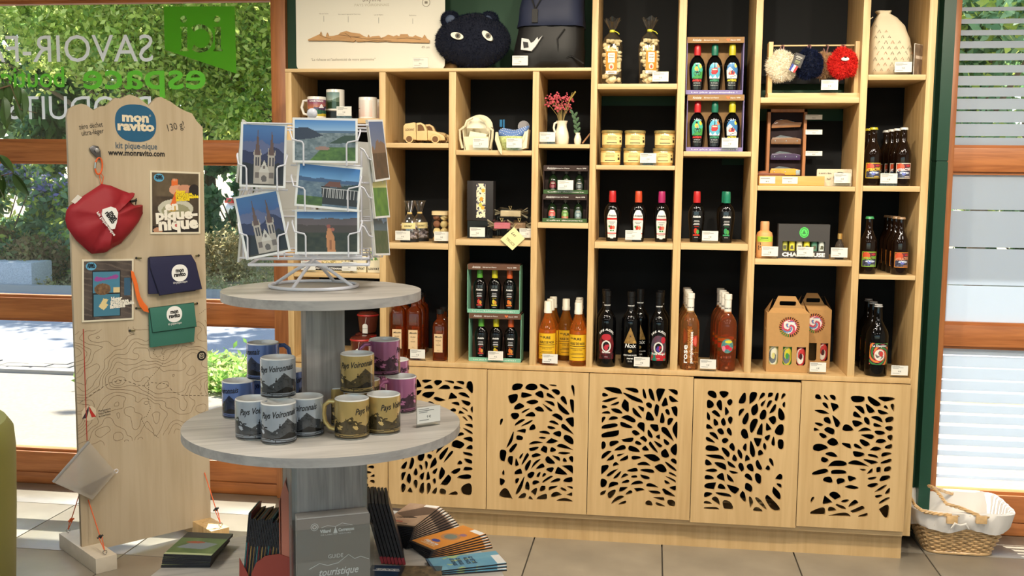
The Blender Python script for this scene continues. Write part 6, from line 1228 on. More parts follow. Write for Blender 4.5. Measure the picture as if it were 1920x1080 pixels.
def c_brown(c): c.tex(c.v > -1, (150, 120, 100), (190, 164, 140), 5, 4); c.poly([(0, .5), (.6, .9), (1, .85), (1, .6), (.4, .35)], (96, 78, 68)); c.poly([(.1, .3), (.5, .45), (.8, .4), (.45, .34)], (60, 50, 46)); c.rect(.1, .16, .5, .2, (150, 60, 60)); c.rect(.3, .10, .7, .13, (90, 70, 60)); c.rect(.55, .9, .95, 1, (240, 240, 236)); c.rect(0, 0, 1, .05, (30, 28, 30))
def c_orange(c): c.tex(c.v > -1, (214, 134, 50), (226, 150, 70), 4, 4); c.ell(.5, .55, .3, .14, (180, 130, 90)); c.ell(.5, .55, .2, .09, (120, 130, 120)); c.ell(.45, .3, .15, .05, (50, 70, 150)); c.ell(.65, .72, .12, .05, (150, 110, 130)); c.bars(.2, .8, (.16, .13), .015, (240, 230, 200)); c.rect(.5, .9, .95, 1, (240, 240, 236)); c.rect(0, 0, 1, .04, (40, 36, 40))
def c_blue(c): c.tex(c.v > -1, (90, 156, 190), (130, 184, 200), 5, 4); c.tex((c.v > .2) & (c.v < .6), (100, 160, 190), (170, 196, 140), 8, 9, .6); c.rect(.3, .88, .95, 1, (240, 240, 236)); c.rect(0, 0, 1, .03, (60, 100, 130))
def c_navy(c): c.m(c.v > -1, (34, 60, 90)); c.bars(.1, .9, (.8, .72), .05, (210, 214, 220))
def c_photo(c): c.tex(c.v > -1, (50, 44, 36), (150, 130, 100), 12, 4)
def c_pale(c): c.tex(c.v > -1, (200, 200, 190), (150, 160, 180), 5, 4); c.rect(0, .8, 1, 1, (60, 56, 58))
def c_violet(c): c.m(c.v > -1, (86, 96, 150)); c.tex(c.v < .5, (86, 96, 150), (120, 130, 170), 5, 2)
def stack(base_lab, grp, corner_px, dir_px, fn, n, w_=.10, l_=.20, fan=.0, slide=(0, 0), edge=None, z0=0, text=None, rnd=.02, seed=1):
    a = at(*corner_px, Z=Z1+z0); b = at(*dir_px, Z=Z1+z0); d = (b-a); rz = math.atan2(d.y, d.x)-PI/2; me = cover(fn, w_, l_); r = random.Random(seed); top = None
    for i in range(n):
        k = n-1-i; nm = 'topmost' if k == 0 else ('lowest' if i == 0 else '%s from the top' % ['', 'second', 'third', 'fourth', 'fifth', 'sixth', 'seventh', 'eighth', 'ninth', 'tenth', 'eleventh', 'twelfth', 'thirteenth', 'fourteenth'][k])
        o = leaflet('leaflet', base_lab+', '+nm+' in the stack', a.x+slide[0]*k, a.y+slide[1]*k, Z1+z0+.0042*i, rz+fan*k+r.uniform(-rnd, rnd), w_, l_, me, grp, edge); top = o
    if text:
        for s_1, x_, y_, sz, m_ in text:
            for wd in [s_1]: txt(top, wd, x_, y_, sz, m_, y=.0046, flat=True, bold=.02)
    return top
stack('green and black leaflet left on the lowest tier', 'green leaflets', (352, 1066), (412, 1008), c_green, 9, .13, .17, fan=.012, slide=(-.001, .0005), seed=2)
stack('brown photo leaflet right on the lowest tier', 'brown leaflets', (745, 1020), (812, 968), c_brown, 13, .10, .20, fan=-.05, slide=(.0, -.0004), seed=3, rnd=.006)
stack('orange leaflet right on the lowest tier', 'orange leaflets', (788, 1040), (892, 1008), c_orange, 6, .10, .20, fan=-.05, seed=4, rnd=.01, text=[('Flânerie', 0, .035, .018, white_ink)])
o = stack('light blue leaflet at the right rim', 'light blue leaflets', (806, 1068), (930, 1054), c_blue, 3, .095, .20, fan=-.06, seed=5, rnd=.01)
for s_1, yy in (('LE SONGE', .06), ('DE BERGES', .078), ('VACANCES', .098), ("D’ÉTÉ", .113)): 
    q = txt(o, s_1, 0, 0, .015, MM('leaflet_navy', (40, 60, 90)), y=.0046, flat=True, bold=.02, width=.05); q.location = (0, yy, 0)
stack('navy booklet at the front of the lowest tier', 'navy booklets', (712, 1105), (730, 1066), c_navy, 3, .09, .13, seed=6, text=[('PAYS', 0, .09, .022, white_ink)])
stack('dark photo leaflet between the navy and blue ones', 'dark photo leaflets', (780, 1112), (792, 1068), c_photo, 3, .11, .15, seed=7)
stack('pale leaflet behind the leaning magazines', 'pale leaflets', (712, 985), (742, 954), c_pale, 3, .06, .13, seed=8); stack('violet blue leaflet behind the brown stack', 'violet leaflets', (722, 990), (742, 966), c_violet, 2, .05, .10, seed=9, z0=.014)
# magazines leaning against the column
p = at(752, 1062, Z=Z1)
for i in range(7):
    t = T('leaning_magazine', ('outermost', 'second', 'third', 'fourth', 'fifth', 'sixth', 'innermost')[i]+' dark magazine of the row leaning right of the column', 'magazine', (p.x-.010*i+.008, p.y+.005, Z1+.0025), .30, 'magazines leaning on the column'); t.rotation_euler = (0, -.26, .30)
    MB().box(-.0035, 0, 0, .0035, .15, .175).build('pages', M_edge, t); cc = Cv(20, 30, (30, 30, 40)); cc.tex(cc.v > .2, (30, 32, 44), (70, 66, 84), 6, 20+i); me = cc.mesh('cover_print', .149, .173, pic); o = link('cover_print', me, t, (.0042, .075, .001)); o.rotation_euler = (0, 0, PI/2); box(-.004, -.001, .0, .004, .001, .02).build('spine_label', MM('spine_red', (150, 50, 56)), t)
# guide in acrylic holder on the column front
t = T('acrylic_brochure_holder', 'clear acrylic holder fixed before the lower column', 'brochure holder', (TX, TY, Z1), TR); MB().box(-.098, -.150, .0, .098, -.147, .20).box(-.098, -.150, 0, -.095, -.100, .20).box(.095, -.150, 0, .098, -.100, .19).box(-.098, -.102, 0, .098, -.099, .21).box(-.098, -.150, 0, .098, -.100, .003).build('holder_shell', acrylic, t)
tau = M('taupe_cover', (140, 132, 124), .5); t = T('tourist_guide', 'taupe tourist guide lettered in white in the acrylic holder', 'booklet', (TX, TY, Z1+.004), TR); box(-.086, -.144, 0, .086, -.104, .224).build('pages', M_pale, t, bevel=.001); box(-.088, -.1465, 0, .088, -.1445, .221).build('front_cover', tau, t)
yy = -.1475; wk = lambda s_1, x_, z_, sz, **k: txt(t, s_1, x_, z_, sz, MM('guide_ink', (210, 210, 206)), y=yy, **k)
wk('GUIDE', .004, .119, .014, width=.036); wk('touristique', .010, .077, .026, shear=.35, bold=.015, width=.095); wk('Villard', -.020, .184, .011, bold=.04, width=.026); wk('Corrençon', .030, .184, .011, bold=.04, width=.038); wk('DE LANS EN VERCORS', .005, .177, .0045, width=.072)
MB().prism([(-.001, .181), (.009, .181), (.004, .197)], yy-.0004, yy+.001).build('fir_tree_mark', MM('guide_ink', (0, 0, 0)), t); MB().tube([(-.03, yy, .197), (-.015, yy, .201), (.004, yy, .197), (.02, yy, .204), (.045, yy, .197)], .0006, 4).tube([(-.060, yy, .097), (-.035, yy, .109), (-.015, yy, .102), (.010, yy, .106), (.035, yy, .124), (.050, yy, .112), (.065, yy, .116), (.085, yy, .107)], .0008, 4).build('ridge_line', MM('guide_ink', (0, 0, 0)), t)
plate('sun_mark', circ(-.046, .200, .009), [circ(-.046, .200, .0078)], .0006, MM('guide_ink', (0, 0, 0)), t, y=yy); plate('sun_core', circ(-.046, .200, .005), [circ(-.046, .200, .0035)], .0006, MM('guide_ink', (0, 0, 0)), t, y=yy)
# red cardboard holder with upright leaflets
p = at(500, 1108, Z=Z1)+Vector((-.012, -.014, 0)); redc = M('brick_red_card', (158, 70, 56), .7); rzh = .12
t = T('red_card_holder', 'brick red cardboard leaflet holder left of the column', 'brochure holder', (p.x, p.y, Z1), rzh)
MB().box(-.050, 0, 0, .055, .11, .002).build('holder_base', redc, t); MB().add(*(lambda m_: (m_.v, m_.f))(MB().prism([(0, 0), (.07, 0), (.07, .285), (.04, .29), (0, .235)], 0, .002))).build('tall_side', M('salmon_card', (196, 120, 96), .7), t).matrix_local = Matrix.Translation((.052, 0, 0))@Matrix.Rotation(PI/2-.30, 4, 'Z')
MB().prism([(-.02, 0), (.086, 0), (.086, .060), (.078, .092), (.050, .102), (.015, .096), (-.008, .078), (-.02, .05)], -.003, -.001).build('scalloped_front', redc, t); MB().prism([(.056, 0), (.086, 0), (.090, .21), (.066, .288), (.056, .255)], .0, .002).build('side_flap', M('salmon_flap', (196, 120, 96), .7), t); MB().prism([(-.052, 0), (-.018, 0), (-.030, .05), (-.050, .09)], -.002, 0).build('low_front', M('salmon_card', (0, 0, 0)) if 0 else redc, t)
cols2 = [(60, 110, 110), (110, 40, 40), (40, 40, 44), (150, 120, 70), (36, 34, 38), (120, 96, 60), (44, 48, 60)]
for i in range(24):
    x_ = -.046+.0038*i; hgt = .20 if i < 2 else (.182+.0012*(i % 5) if i < 15 else .176+.004*(i % 3)); o = T('leaflet', ('leftmost', 'second', 'third', 'fourth', 'fifth', 'sixth', 'seventh', 'eighth', 'ninth', 'tenth', 'eleventh', 'twelfth', 'thirteenth', 'fourteenth', 'fifteenth', 'sixteenth', 'seventeenth', 'eighteenth', 'nineteenth', 'twentieth', 'twenty-first', 'twenty-second', 'twenty-third', 'rightmost')[i]+' upright leaflet in the red card holder', 'leaflet', (p.x+x_*math.cos(rzh), p.y+.006+x_*math.sin(rzh), Z1+.004), rzh, 'upright leaflets in the red holder')
    o.rotation_euler = (0, .10+.004*i*.5, rzh); cmat = MM('leaflet_%d' % (i % 7 if i else 0), cols2[i % 7 if i else 0]); box(-.0014, 0, 0, .0014, .098, hgt).build('pages', cmat, o); box(-.0015, -.0006, hgt*.62, .0015, .0, hgt).build('dark_band', M_edge, o)
    if i == 0: c = Cv(20, 40, (90, 150, 150)); c.grad((40, 90, 130), (150, 180, 120), 0, 1); c.bars(.2, .8, (.6, .5), .03, (230, 230, 220)); q = link('cover_print', c.mesh('cover_print', .097, .198, pic), o, (-.002, .049, .001)); q.rotation_euler = (0, 0, -PI/2)
# ------------------------------------------------------------------ plywood display board by the window
BP = Vector((-.700, -.560, 0)); bd = Vector((.63, .775, 0)).normalized(); bn = Vector((bd.y, -bd.x, 0)); BR = math.atan2(bd.y, bd.x)
def bl(px, py): q = on_plane(px, py, BP, bn)-BP; return q.dot(bd), q.z
BW = bl(388, 620)[0]; t = T('display_board', 'tall plywood picnic kit display board with mountain cut top', 'display board', BP, BR)
topo = [(120.2, 217), (130.3, 203.6), (139.7, 198.2), (152.3, 194.3), (161.6, 196.6), (175.7, 206.8), (189.8, 199), (199.2, 198.2), (216.4, 183.3), (225.8, 184.9), (243, 177), (258.7, 182.5), (279, 198.2), (294.7, 182.5), (302.5, 181.7), (313.4, 188), (319.7, 190.3), (332.2, 199.7), (344.7, 206.8), (360.4, 213), (368.2, 226.3), (377.6, 239)]
tp = [bl(*p) for p in topo]; tp[0] = (0, tp[0][1]); tp[-1] = (BW, tp[-1][1])
plate('board_panel', [(0, .035), (BW, .035)]+tp[::-1], [], .018, ply, t, y=0)
for k, (a, b_) in enumerate(((.0, .075), (BW-.075, BW))): box(a-.01, -.17, 0, b_, .23, .062).build('foot_beam', M('whitened_pine', (214, 204, 186), .6, noise=.05, nscale=20) if k == 0 else pine_z, t, bevel=.002)
bk_ = MM('board_ink', (30, 30, 32)); blu = M('petrol_blue_print', (32, 92, 130), .6); cl_ = MM('cream_print', (226, 214, 188))
c0 = bl(254.6, 231); rx_ = (bl(293, 231)[0]-bl(216, 231)[0])/2; rz_ = (bl(254, 196)[1]-bl(254, 266)[1])/2
def sup(cx, cz, rx, rz, n=40, p_=2.5): return [(cx+rx*math.copysign(abs(math.cos(a))**(2/p_), math.cos(a)), cz+rz*math.copysign(abs(math.sin(a))**(2/p_), math.sin(a))) for a in [2*PI*k/n for k in range(n)]]
MB().prism(sup(c0[0], c0[1], rx_, rz_), -.0012, .0005).build('logo_disc', blu, t)
def bt(s_1, px, py, sz, mat, y=-.0014, par=None, **k): q = bl(px, py); return txt(par or t, s_1, q[0], q[1], sz, mat, y=y, **k)
def bw_(a, b_, py=260): return bl(b_, py)[0]-bl(a, py)[0]
bt('mon', 254, 228, .050, cl_, y=-.002, bold=.05, width=bw_(229, 279)); bt('ravito', 254.6, 244.5, .050, cl_, y=-.002, bold=.05, width=bw_(220, 289)); bt('®', 281, 219, .012, cl_, y=-.002)
bt('zéro déchet', 171, 240, .029, bk_, rot=.16, width=bw_(148, 193)); bt('ultra-léger', 174, 252, .029, bk_, rot=.16, width=bw_(152, 194)); bt('130 g!', 330, 243, .042, MM('ink_soft', (70, 66, 60)), rot=.25, width=bw_(314, 346))
bt('kit pique-nique', 256, 279, .036, MM('slate_print', (70, 92, 110)), bold=.012, width=bw_(217, 295)); bt('www.monravito.com', 257, 292, .032, bk_, bold=.03, width=bw_(204, 310))
# contour lines of the printed map
zt_, zb_ = bl(250, 612)[1], bl(250, 826)[1]; nx, ny = 90, 74; gu, gv = np.meshgrid(np.linspace(0, 1, nx), np.linspace(0, 1, ny)); fld = fbm(gu*1.0, gv*1.1, 3.2, 5)+.25*gv+.12*np.sin(gu*7); b = MB()
for lev in np.linspace(.32, 1.1, 12):
    for j in range(ny-1):
        for i in range(nx-1):
            if gv[j, i] > .98 or (gv[j, i] > .72-.22*math.sin(gu[j, i]*6)*.6 and .35 < gu[j, i] < .8): pass
            s_ = []
            for (ja, ia, jb, ib) in ((j, i, j, i+1), (j, i+1, j+1, i+1), (j+1, i+1, j+1, i), (j+1, i, j, i)):
                fa, fb = fld[ja, ia]-lev, fld[jb, ib]-lev
                if (fa < 0) != (fb < 0): k = fa/(fa-fb); s_.append((((ia+(ib-ia)*k)/(nx-1))*BW, zb_+(zt_-zb_)*((ja+(jb-ja)*k)/(ny-1))))
            if len(s_) == 2:
                (xa, za), (xb, zb2) = s_; L = math.hypot(xb-xa, zb2-za) or 1e-6; ox, oz = -(zb2-za)/L*.0006, (xb-xa)/L*.0006; b.add([(xa-ox, -.0006, za-oz), (xb-ox, -.0006, zb2-oz), (xb+ox, -.0006, zb2+oz), (xa+ox, -.0006, za+oz)], [(0, 1, 2, 3)])
o = b.build('printed_contour_lines', MM('map_brown', (110, 86, 60)), t, smooth=False); o['kind'] = 'stuff'
b = MB()
def dash(pts, on=.010, off=.007, w_=.0009):
    pts = [bl(*p) for p in pts]
    for (xa, za), (xb, zb2) in zip(pts[:-1], pts[1:]):
        L = math.hypot(xb-xa, zb2-za); n = max(1, int(L/(on+off)))
        for k in range(n): s = k/n; e = s+on/(on+off)/n; p1 = (xa+(xb-xa)*s, za+(zb2-za)*s); p2 = (xa+(xb-xa)*e, za+(zb2-za)*e); ox, oz = -(zb2-za)/L*w_, (xb-xa)/L*w_; b.add([(p1[0]-ox, -.0008, p1[1]-oz), (p2[0]-ox, -.0008, p2[1]-oz), (p2[0]+ox, -.0008, p2[1]+oz), (p1[0]+ox, -.0008, p1[1]+oz)], [(0, 1, 2, 3)])
dash([(150, 755), (175, 737), (205, 718), (232, 712), (258, 722), (275, 724), (283, 717), (312, 720), (325, 735), (340, 741), (392, 742)]); dash([(397, 577), (385, 580), (372, 590)], .004, .004); dash([(290, 655), (287, 662), (295, 670), (307, 664), (305, 682), (290, 700), (277, 712), (279, 722), (277, 745), (282, 765), (275, 780), (265, 785), (272, 800), (290, 815), (298, 822)], .004, .004)
b.build('dotted_trails', MM('map_dark', (80, 66, 50)), t, smooth=False)['kind'] = 'stuff'
q = bl(378, 667); MB().prism(circ(q[0], q[1], .021, n=28), -.0014, .0002).build('round_social_mark', ink, t); o = plate('camera_outline', rrect(.021, .023, .006, 4, q[0], q[1]), [rrect(.017, .019, .0045, 4, q[0], q[1])], .0005, cl_, t, y=-.002); plate('lens_outline', circ(q[0], q[1], .0055, n=16), [circ(q[0], q[1], .0038, n=16)], .0005, cl_, t, y=-.002)
q = bl(167, 775); MB().prism(circ(q[0], q[1], .030, n=28), -.0010, .0002).build('partner_disc', MM('pale_disc', (214, 200, 174)), t); q2 = bl(167, 783)
MB().prism([(q2[0]-.028, q2[1]), (q2[0]-.010, q2[1]), (q2[0]-.001, q2[1]+.030), (q2[0]-.001, q2[1]+.048), (q2[0]-.014, q2[1]+.022)], -.0018, -.0008).build('tent_left', MM('tent_dark', (60, 50, 60)), t); MB().prism([(q2[0]+.010, q2[1]), (q2[0]+.028, q2[1]), (q2[0]+.014, q2[1]+.022), (q2[0]+.001, q2[1]+.048), (q2[0]+.001, q2[1]+.030)], -.0018, -.0008).build('tent_right', MM('tent_red', (190, 50, 44)), t)
for k, s_1 in enumerate(('Partenaire', 'Festival des films', 'de Chartreuse')): bt(s_1, 196, 770+5*k, .012, bk_, rot=.1, width=bw_(183, 206))
MB().prism([(bl(156, 617)[0]-.0014, bl(156, 617)[1]), (bl(156, 617)[0]+.0014, bl(156, 617)[1]), (bl(163, 826)[0]+.0014, bl(163, 826)[1]), (bl(163, 826)[0]-.0014, bl(163, 826)[1])], -.0022, -.0004).build('red_cord', MM('red_cord', (180, 60, 50)), t)
def bworld(u, y, z): return BP+bd*u+Vector((-bd.y, bd.x, 0))*y+Vector((0, 0, z))
def onb(name, lab, cat, px, py, y=-.002, grp=None): u, z = bl(px, py); q = T(name, lab, cat, bworld(u, y, z), BR, grp); return q, u, z
# posters
def poster(lab, pA, pB, rot, fn, texts):
    (ua, za), (ub, zb) = bl(*pA), bl(*pB); w_, h_ = abs(ub-ua), abs(zb-za); q = T('picnic_poster', lab, 'poster', bworld((ua+ub)/2, -.002, min(za, zb)), BR, 'posters on the display board'); q.rotation_euler = (0, rot, BR)
    box(-w_/2, -.004, 0, w_/2, 0, h_).build('poster_backing', M('cream_poster_edge', (226, 218, 196), .6), q); c = Cv(66, 88, (60, 50, 44)); fn(c); link('printed_picture', c.mesh('printed_picture', w_*.93, h_*.94, pic_matte), q, (0, -.0046, h_*.03))
    u_ = lambda a: (a-.5)*w_
    q2 = MB().prism(circ(u_(.17), h_*.89, w_*.10, h_*.065, n=24), -.0056, -.0046).build('blue_logo_disc', MM('sky_logo', (96, 170, 210)), q); txt(q, 'mon', u_(.17), h_*.895, .020, ink, y=-.006, bold=.05, width=w_*.12); txt(q, 'ravito', u_(.17), h_*.865, .020, ink, y=-.006, bold=.05, width=w_*.15)
    for s_1, a, z_, sz, col_, wd in texts: txt(q, s_1, u_(a), h_*z_, sz, MM(*col_), y=-.006, rot=.06, bold=.05, width=w_*wd)
    return q
def p1(c): c.tex(c.v > -1, (90, 76, 60), (50, 42, 34), 8, 3); c.tex(c.v > .6, (110, 96, 76), (70, 60, 44), 6, 9); c.ell(.5, .40, .38, .16, (196, 196, 180)); c.ell(.5, .36, .30, .12, (150, 150, 120)); c.ell(.42, .40, .12, .05, (200, 160, 60)); c.ell(.52, .72, .16, .09, (214, 160, 130)); c.ell(.70, .74, .16, .07, (200, 144, 116)); c.ell(.9, .7, .12, .12, (36, 30, 30)); c.poly([(.38, .46), (.46, .62), (.50, .70), (.54, .62), (.50, .46)], (224, 110, 50)); c.poly([(.40, .78), (.42, .90), (.54, .90), (.54, .80)], (224, 110, 50)); [c.rect(x, .86, x+.012, .91, (214, 170, 140)) for x in (.44, .47, .505)]; c.rect(0, 0, 1, .10, (30, 26, 26)); c.ell(.12, .03, .1, .05, (190, 140, 110)); c.ell(.5, .12, .1, .06, (200, 100, 100))
yl = ('yellow_print', (240, 214, 40)); wh = ('white_print', (240, 236, 224))
poster('poster of a hand with an orange spork over a bowl, upper right', (281, 440), (372, 322), .02, p1, [('léger', .60, .655, .02, yl, .20), ('pratique', .66, .615, .02, yl, .34), ('réutilisable', .73, .572, .02, yl, .46), ('lavable', .64, .53, .02, yl, .28), ('en', .42, .385, .05, wh, .26), ('pique-', .52, .24, .06, wh, .84), ('nique', .55, .08, .07, wh, .80)])
def p2(c):
    c.tex(c.v > -1, (44, 38, 40), (110, 100, 92), 3, 3); s = np.sin((c.v*60+c.u*14)+4*fbm(c.u, c.v, 4, 2)); c.m(s > .7, (96, 86, 80)); c.rect(.16, .04, .76, .84, (24, 26, 30)); c.rect(.18, .45, .74, .82, (70, 130, 160)); c.rect(.20, .06, .74, .43, (66, 124, 150)); c.rect(.84, .40, .97, .70, (50, 90, 120))
    c.poly([(.20, .68), (.24, .74), (.45, .71), (.66, .77), (.72, .75), (.70, .70), (.46, .68), (.26, .65)], (150, 70, 150)); c.ell(.38, .52, .17, .10, (120, 90, 60)); c.tex(((c.u-.38)/.15)**2+((c.v-.52)/.09)**2 < 1, (150, 116, 80), (70, 50, 36), 26, 4); c.rect(.60, .46, .74, .55, (220, 200, 150)); c.poly([(.30, .22), (.40, .36), (.50, .34), (.46, .28), (.50, .24), (.40, .16)], (226, 206, 150))
poster('poster of a blue food pouch on wood, lower left', (153, 606), (246, 484), .03, p2, [('léger', .66, .335, .02, wh, .22), ('pratique', .72, .292, .02, wh, .36), ('réutilisable', .78, .25, .02, wh, .46), ('lavable', .68, .208, .02, wh, .30)])
# red drawstring bag hanging from carabiner
poly = [(188, 345), (205, 348), (224, 356), (240, 362), (246, 361), (246, 368), (240, 376), (247, 385), (262, 384), (266, 400), (255, 416), (240, 437), (225, 456), (205, 467), (192, 474), (170, 476), (160, 468), (140, 450), (124, 428), (120, 412), (122, 396), (128, 386), (150, 370)]
u0, z0 = bl(188, 345); rb = T('red_drawstring_bag', 'red nylon picnic bag hanging from the orange carabiner', 'bag', bworld(u0, -.012, z0), BR); out = [(bl(*p)[0]-u0, bl(*p)[1]-z0) for p in poly]; cx = sum(p[0] for p in out)/len(out); cz = sum(p[1] for p in out)/len(out); vs = []; rings = [1, .96, .82, .6, .35, .12]; dep = [0, .018, .034, .044, .050, .052]; r = random.Random(5); n = len(out)
for k, (s, d) in enumerate(zip(rings, dep)):
    for i, (x, z_) in enumerate(out): vs.append((cx+(x-cx)*s, -d-(r.uniform(-.008, .008) if 0 < k < 5 else 0)-(.012*math.sin(i*1.9) if 0 < k < 4 else 0), cz+(z_-cz)*s))
fs = [(k*n+i, k*n+(i+1) % n, (k+1)*n+(i+1) % n, (k+1)*n+i) for k in range(5) for i in range(n)]+[tuple(5*n+i for i in range(n))]+[tuple(reversed(range(n)))]
o = MB().add(vs, fs).build('bag_body', M('crimson_nylon', (150, 28, 40), .6, bump=.2, nscale=12), rb, ang=80)
def rp(px, py): a, b_ = bl(px, py); return a-u0, b_-z0
pp = [rp(*p) for p in ((180, 392), (195, 387), (204, 390), (208, 398), (206, 415), (202, 428), (196, 429), (186, 416), (178, 403))]; MB().prism(pp, -.060, -.052).build('white_logo_patch', white_ink, rb)
for s_1, px, py, sz, wd in (('mon', 196, 406, .028, .040), ('ravito', 190, 409, .026, .052)): a, b_ = rp(px, py); txt(rb, s_1, a, b_, sz, ink, y=-.0612, rot=-1.0, bold=.05, width=wd)
a, b_ = rp(184, 420); txt(rb, 'kit pique-nique', a, b_, .016, white_ink, y=-.060, rot=-.95, bold=.02, width=.115)
a, b_ = rp(140, 372); lb = MB().prism([(a-.022, b_-.012), (a-.008, b_-.022), (a+.020, b_+.004), (a+.004, b_+.014)], -.012, -.010).build('white_side_label', paper, rb)
a, b_ = rp(246, 378); MB().tube([(a-.02, -.03, b_), (a+.005, -.03, b_+.006)], .005, 8).tube([(a, -.03, b_-.012), (a+.004, -.03, b_+.014)], .0025, 6).build('black_cord_stopper', ink, rb)
orc = MM('orange_cord', (224, 96, 40)); MB().tube([(0, .0, 0), (rp(184, 330)[0], .0, rp(184, 330)[1]), (rp(187, 325)[0], 0, rp(187, 325)[1]), (rp(192, 332)[0], 0, rp(192, 332)[1]), (.002, 0, -.004)], .0016, 6).build('hanging_cord', orc, rb)
q, u1, z1 = onb('carabiner', 'orange carabiner with steel gate hanging from the bolt hanger', 'carabiner', 183, 312, -.012); MB().tube([(.014*math.cos(a), 0, .034*math.sin(a)*(1 if math.sin(a) > 0 else .95)) for a in [2*PI*k/20 for k in range(20)]], .0032, 8, closed=True).build('carabiner_body', orc, q); MB().tube([(-.014, 0, -.010), (-.014, 0, .014)], .0045, 10).build('screw_gate', steel, q); q.rotation_euler = (0, .1, BR)
q, u1, z1 = onb('bolt_hanger', 'steel climbing bolt hanger screwed to the board', 'hook', 178, 287, -.001); MB().prism([(-.026, .018), (-.010, .030), (.010, .026), (.018, .008), (.020, -.028), (.010, -.026), (-.02, .002)], -.012, -.004).build('hanger_plate', steel_dk, q, bevel=.002); MB().lathe([(0, 0), (.010, 0), (.010, .008), (0, .010)], 6).build('bolt_head', steel, q).matrix_local = Matrix.Translation((.002, -.012, .010))@Matrix.Rotation(PI/2, 4, 'X')
# pouches
def pouch(lab, pts_f, pts_b, colr, dk, textp, flapz=None):
    u0, z0 = bl(*pts_b[0]); q = T('fabric_pouch', lab, 'pouch', bworld(u0, -.008, z0), BR, 'fabric pouches on the display board'); L = lambda p: (bl(*p)[0]-u0, bl(*p)[1]-z0); fab = M('pouch_'+lab[:5], colr, .65, bump=.15, nscale=14); trim = MM('trim_'+lab[:5], dk)
    MB().prism([L(p) for p in pts_b], -.014, 0).build('pouch_body', fab, q, bevel=.003); fl_ = MB().prism([L(p) for p in pts_f], -.022, -.0145).build('flap', fab, q, bevel=.002); pl = [L(p) for p in pts_f]; MB().tube([(x, -.018, z_) for x, z_ in pl], .0024, 6, closed=True).build('piping', trim, fl_)
    (px, py), k = textp; a, b_ = L((px, py)); MB().prism(sup(a, b_, .036*k, .036*k, 28, 2.2), -.0232, -.022).build('white_logo_disc', white_ink, q); txt(q, 'mon', a, b_+.004, .024, ink, y=-.0240, bold=.05, width=.036*k, rot=.05); txt(q, 'ravito', a, b_-.014, .024, ink, y=-.0240, bold=.05, width=.052*k, rot=.05); a, b_ = L((px+1, py+19)); txt(q, 'kit pique-nique', a, b_, .014, white_ink, y=-.0236, width=.062*k, rot=.06); return q
pouch('navy blue picnic pouch with round white logo', [(275, 482), (353, 478), (361, 492), (373, 541), (338, 546), (294, 553), (276, 500)], [(275, 551), (275, 483), (355, 479), (362, 495), (363, 545), (330, 549)], (36, 38, 72), (20, 22, 44), ((331, 511), 1.0))
pouch('green picnic pouch with white logo below the navy one', [(275, 577), (358, 567), (363, 611), (281, 622)], [(278, 651), (276, 578), (358, 568), (362, 611), (360, 640)], (54, 112, 98), (24, 60, 54), ((321, 588), .95))
def spork(px0, py0, px1, py1):
    u0, z0 = bl(px0, py0); q = T('orange_spork', 'orange plastic spork hanging between the poster and pouches', 'spork', bworld(u0, -.016, z0), BR); L = lambda p: (bl(*p)[0]-u0, bl(*p)[1]-z0)
    MB().prism([L(p) for p in ((242, 507), (247, 509), (251, 520), (255, 533), (257, 545), (260, 556), (266, 566), (273, 574), (276, 586), (266, 583), (258, 573), (253, 560), (250, 546), (247, 532), (243, 520))], -.004, 0).build('spork_body', M('orange_plastic', (232, 112, 48), .35), q, bevel=.0015); return q
spork(242, 507, 276, 586)
for px, py, lab in ((255, 484, 'left of the navy pouch'), (372, 479, 'right of the navy pouch'), (255, 578, 'left of the green pouch'), (369, 569, 'right of the green pouch'), (243, 620, 'below the orange spork')):
    q, _, _ = onb('wall_peg', 'small olive peg %s' % lab, 'peg', px, py, -.001, 'small pegs on the board'); MB().tube([(0, 0, 0), (.018 if px < 300 else -.018, -.012, -.001)], .003, 8).build('peg_shaft', M('olive_peg', (96, 90, 50), .6), q); MB().blob((0, -.002, 0), (.005, .004, .005), 8, 5).build('peg_head', bk_, q)
# translucent zip pouch
pz = [(162, 826), (212, 883), (168, 934), (95, 902)]; u0, z0 = bl(162, 826); q = T('zip_pouch', 'translucent white zip pouch hanging at lower left of the board', 'pouch', bworld(u0, -.020, z0), BR); L = lambda p: (bl(*p)[0]-u0, bl(*p)[1]-z0); frost = film_mat('frosted_plastic', (216, 210, 200), .35, .5)
pl = [L(p) for p in pz]; cx = sum(p[0] for p in pl)/4; cz = sum(p[1] for p in pl)/4
MB().prism(pl, -.012, -.001).build('pouch_film', frost, q, bevel=.002); MB().tube([(pl[0][0], -.007, pl[0][1]), (pl[3][0], -.007, pl[3][1])], .006, 8).build('zip_bar', M('grey_zip', (150, 150, 150), .5), q); MB().prism([L(p) for p in ((150, 912), (206, 884), (168, 926), (142, 915))], -.006, -.003).build('contents', M('grey_brown_contents', (120, 108, 98), .7), q); a, b_ = L((213, 881)); MB().tube([(a+.008*math.cos(k), -.006, b_+.008*math.sin(k)) for k in [2*PI*i/14 for i in range(14)]], .002, 6, closed=True).build('eyelet_ring', white_wire, q)
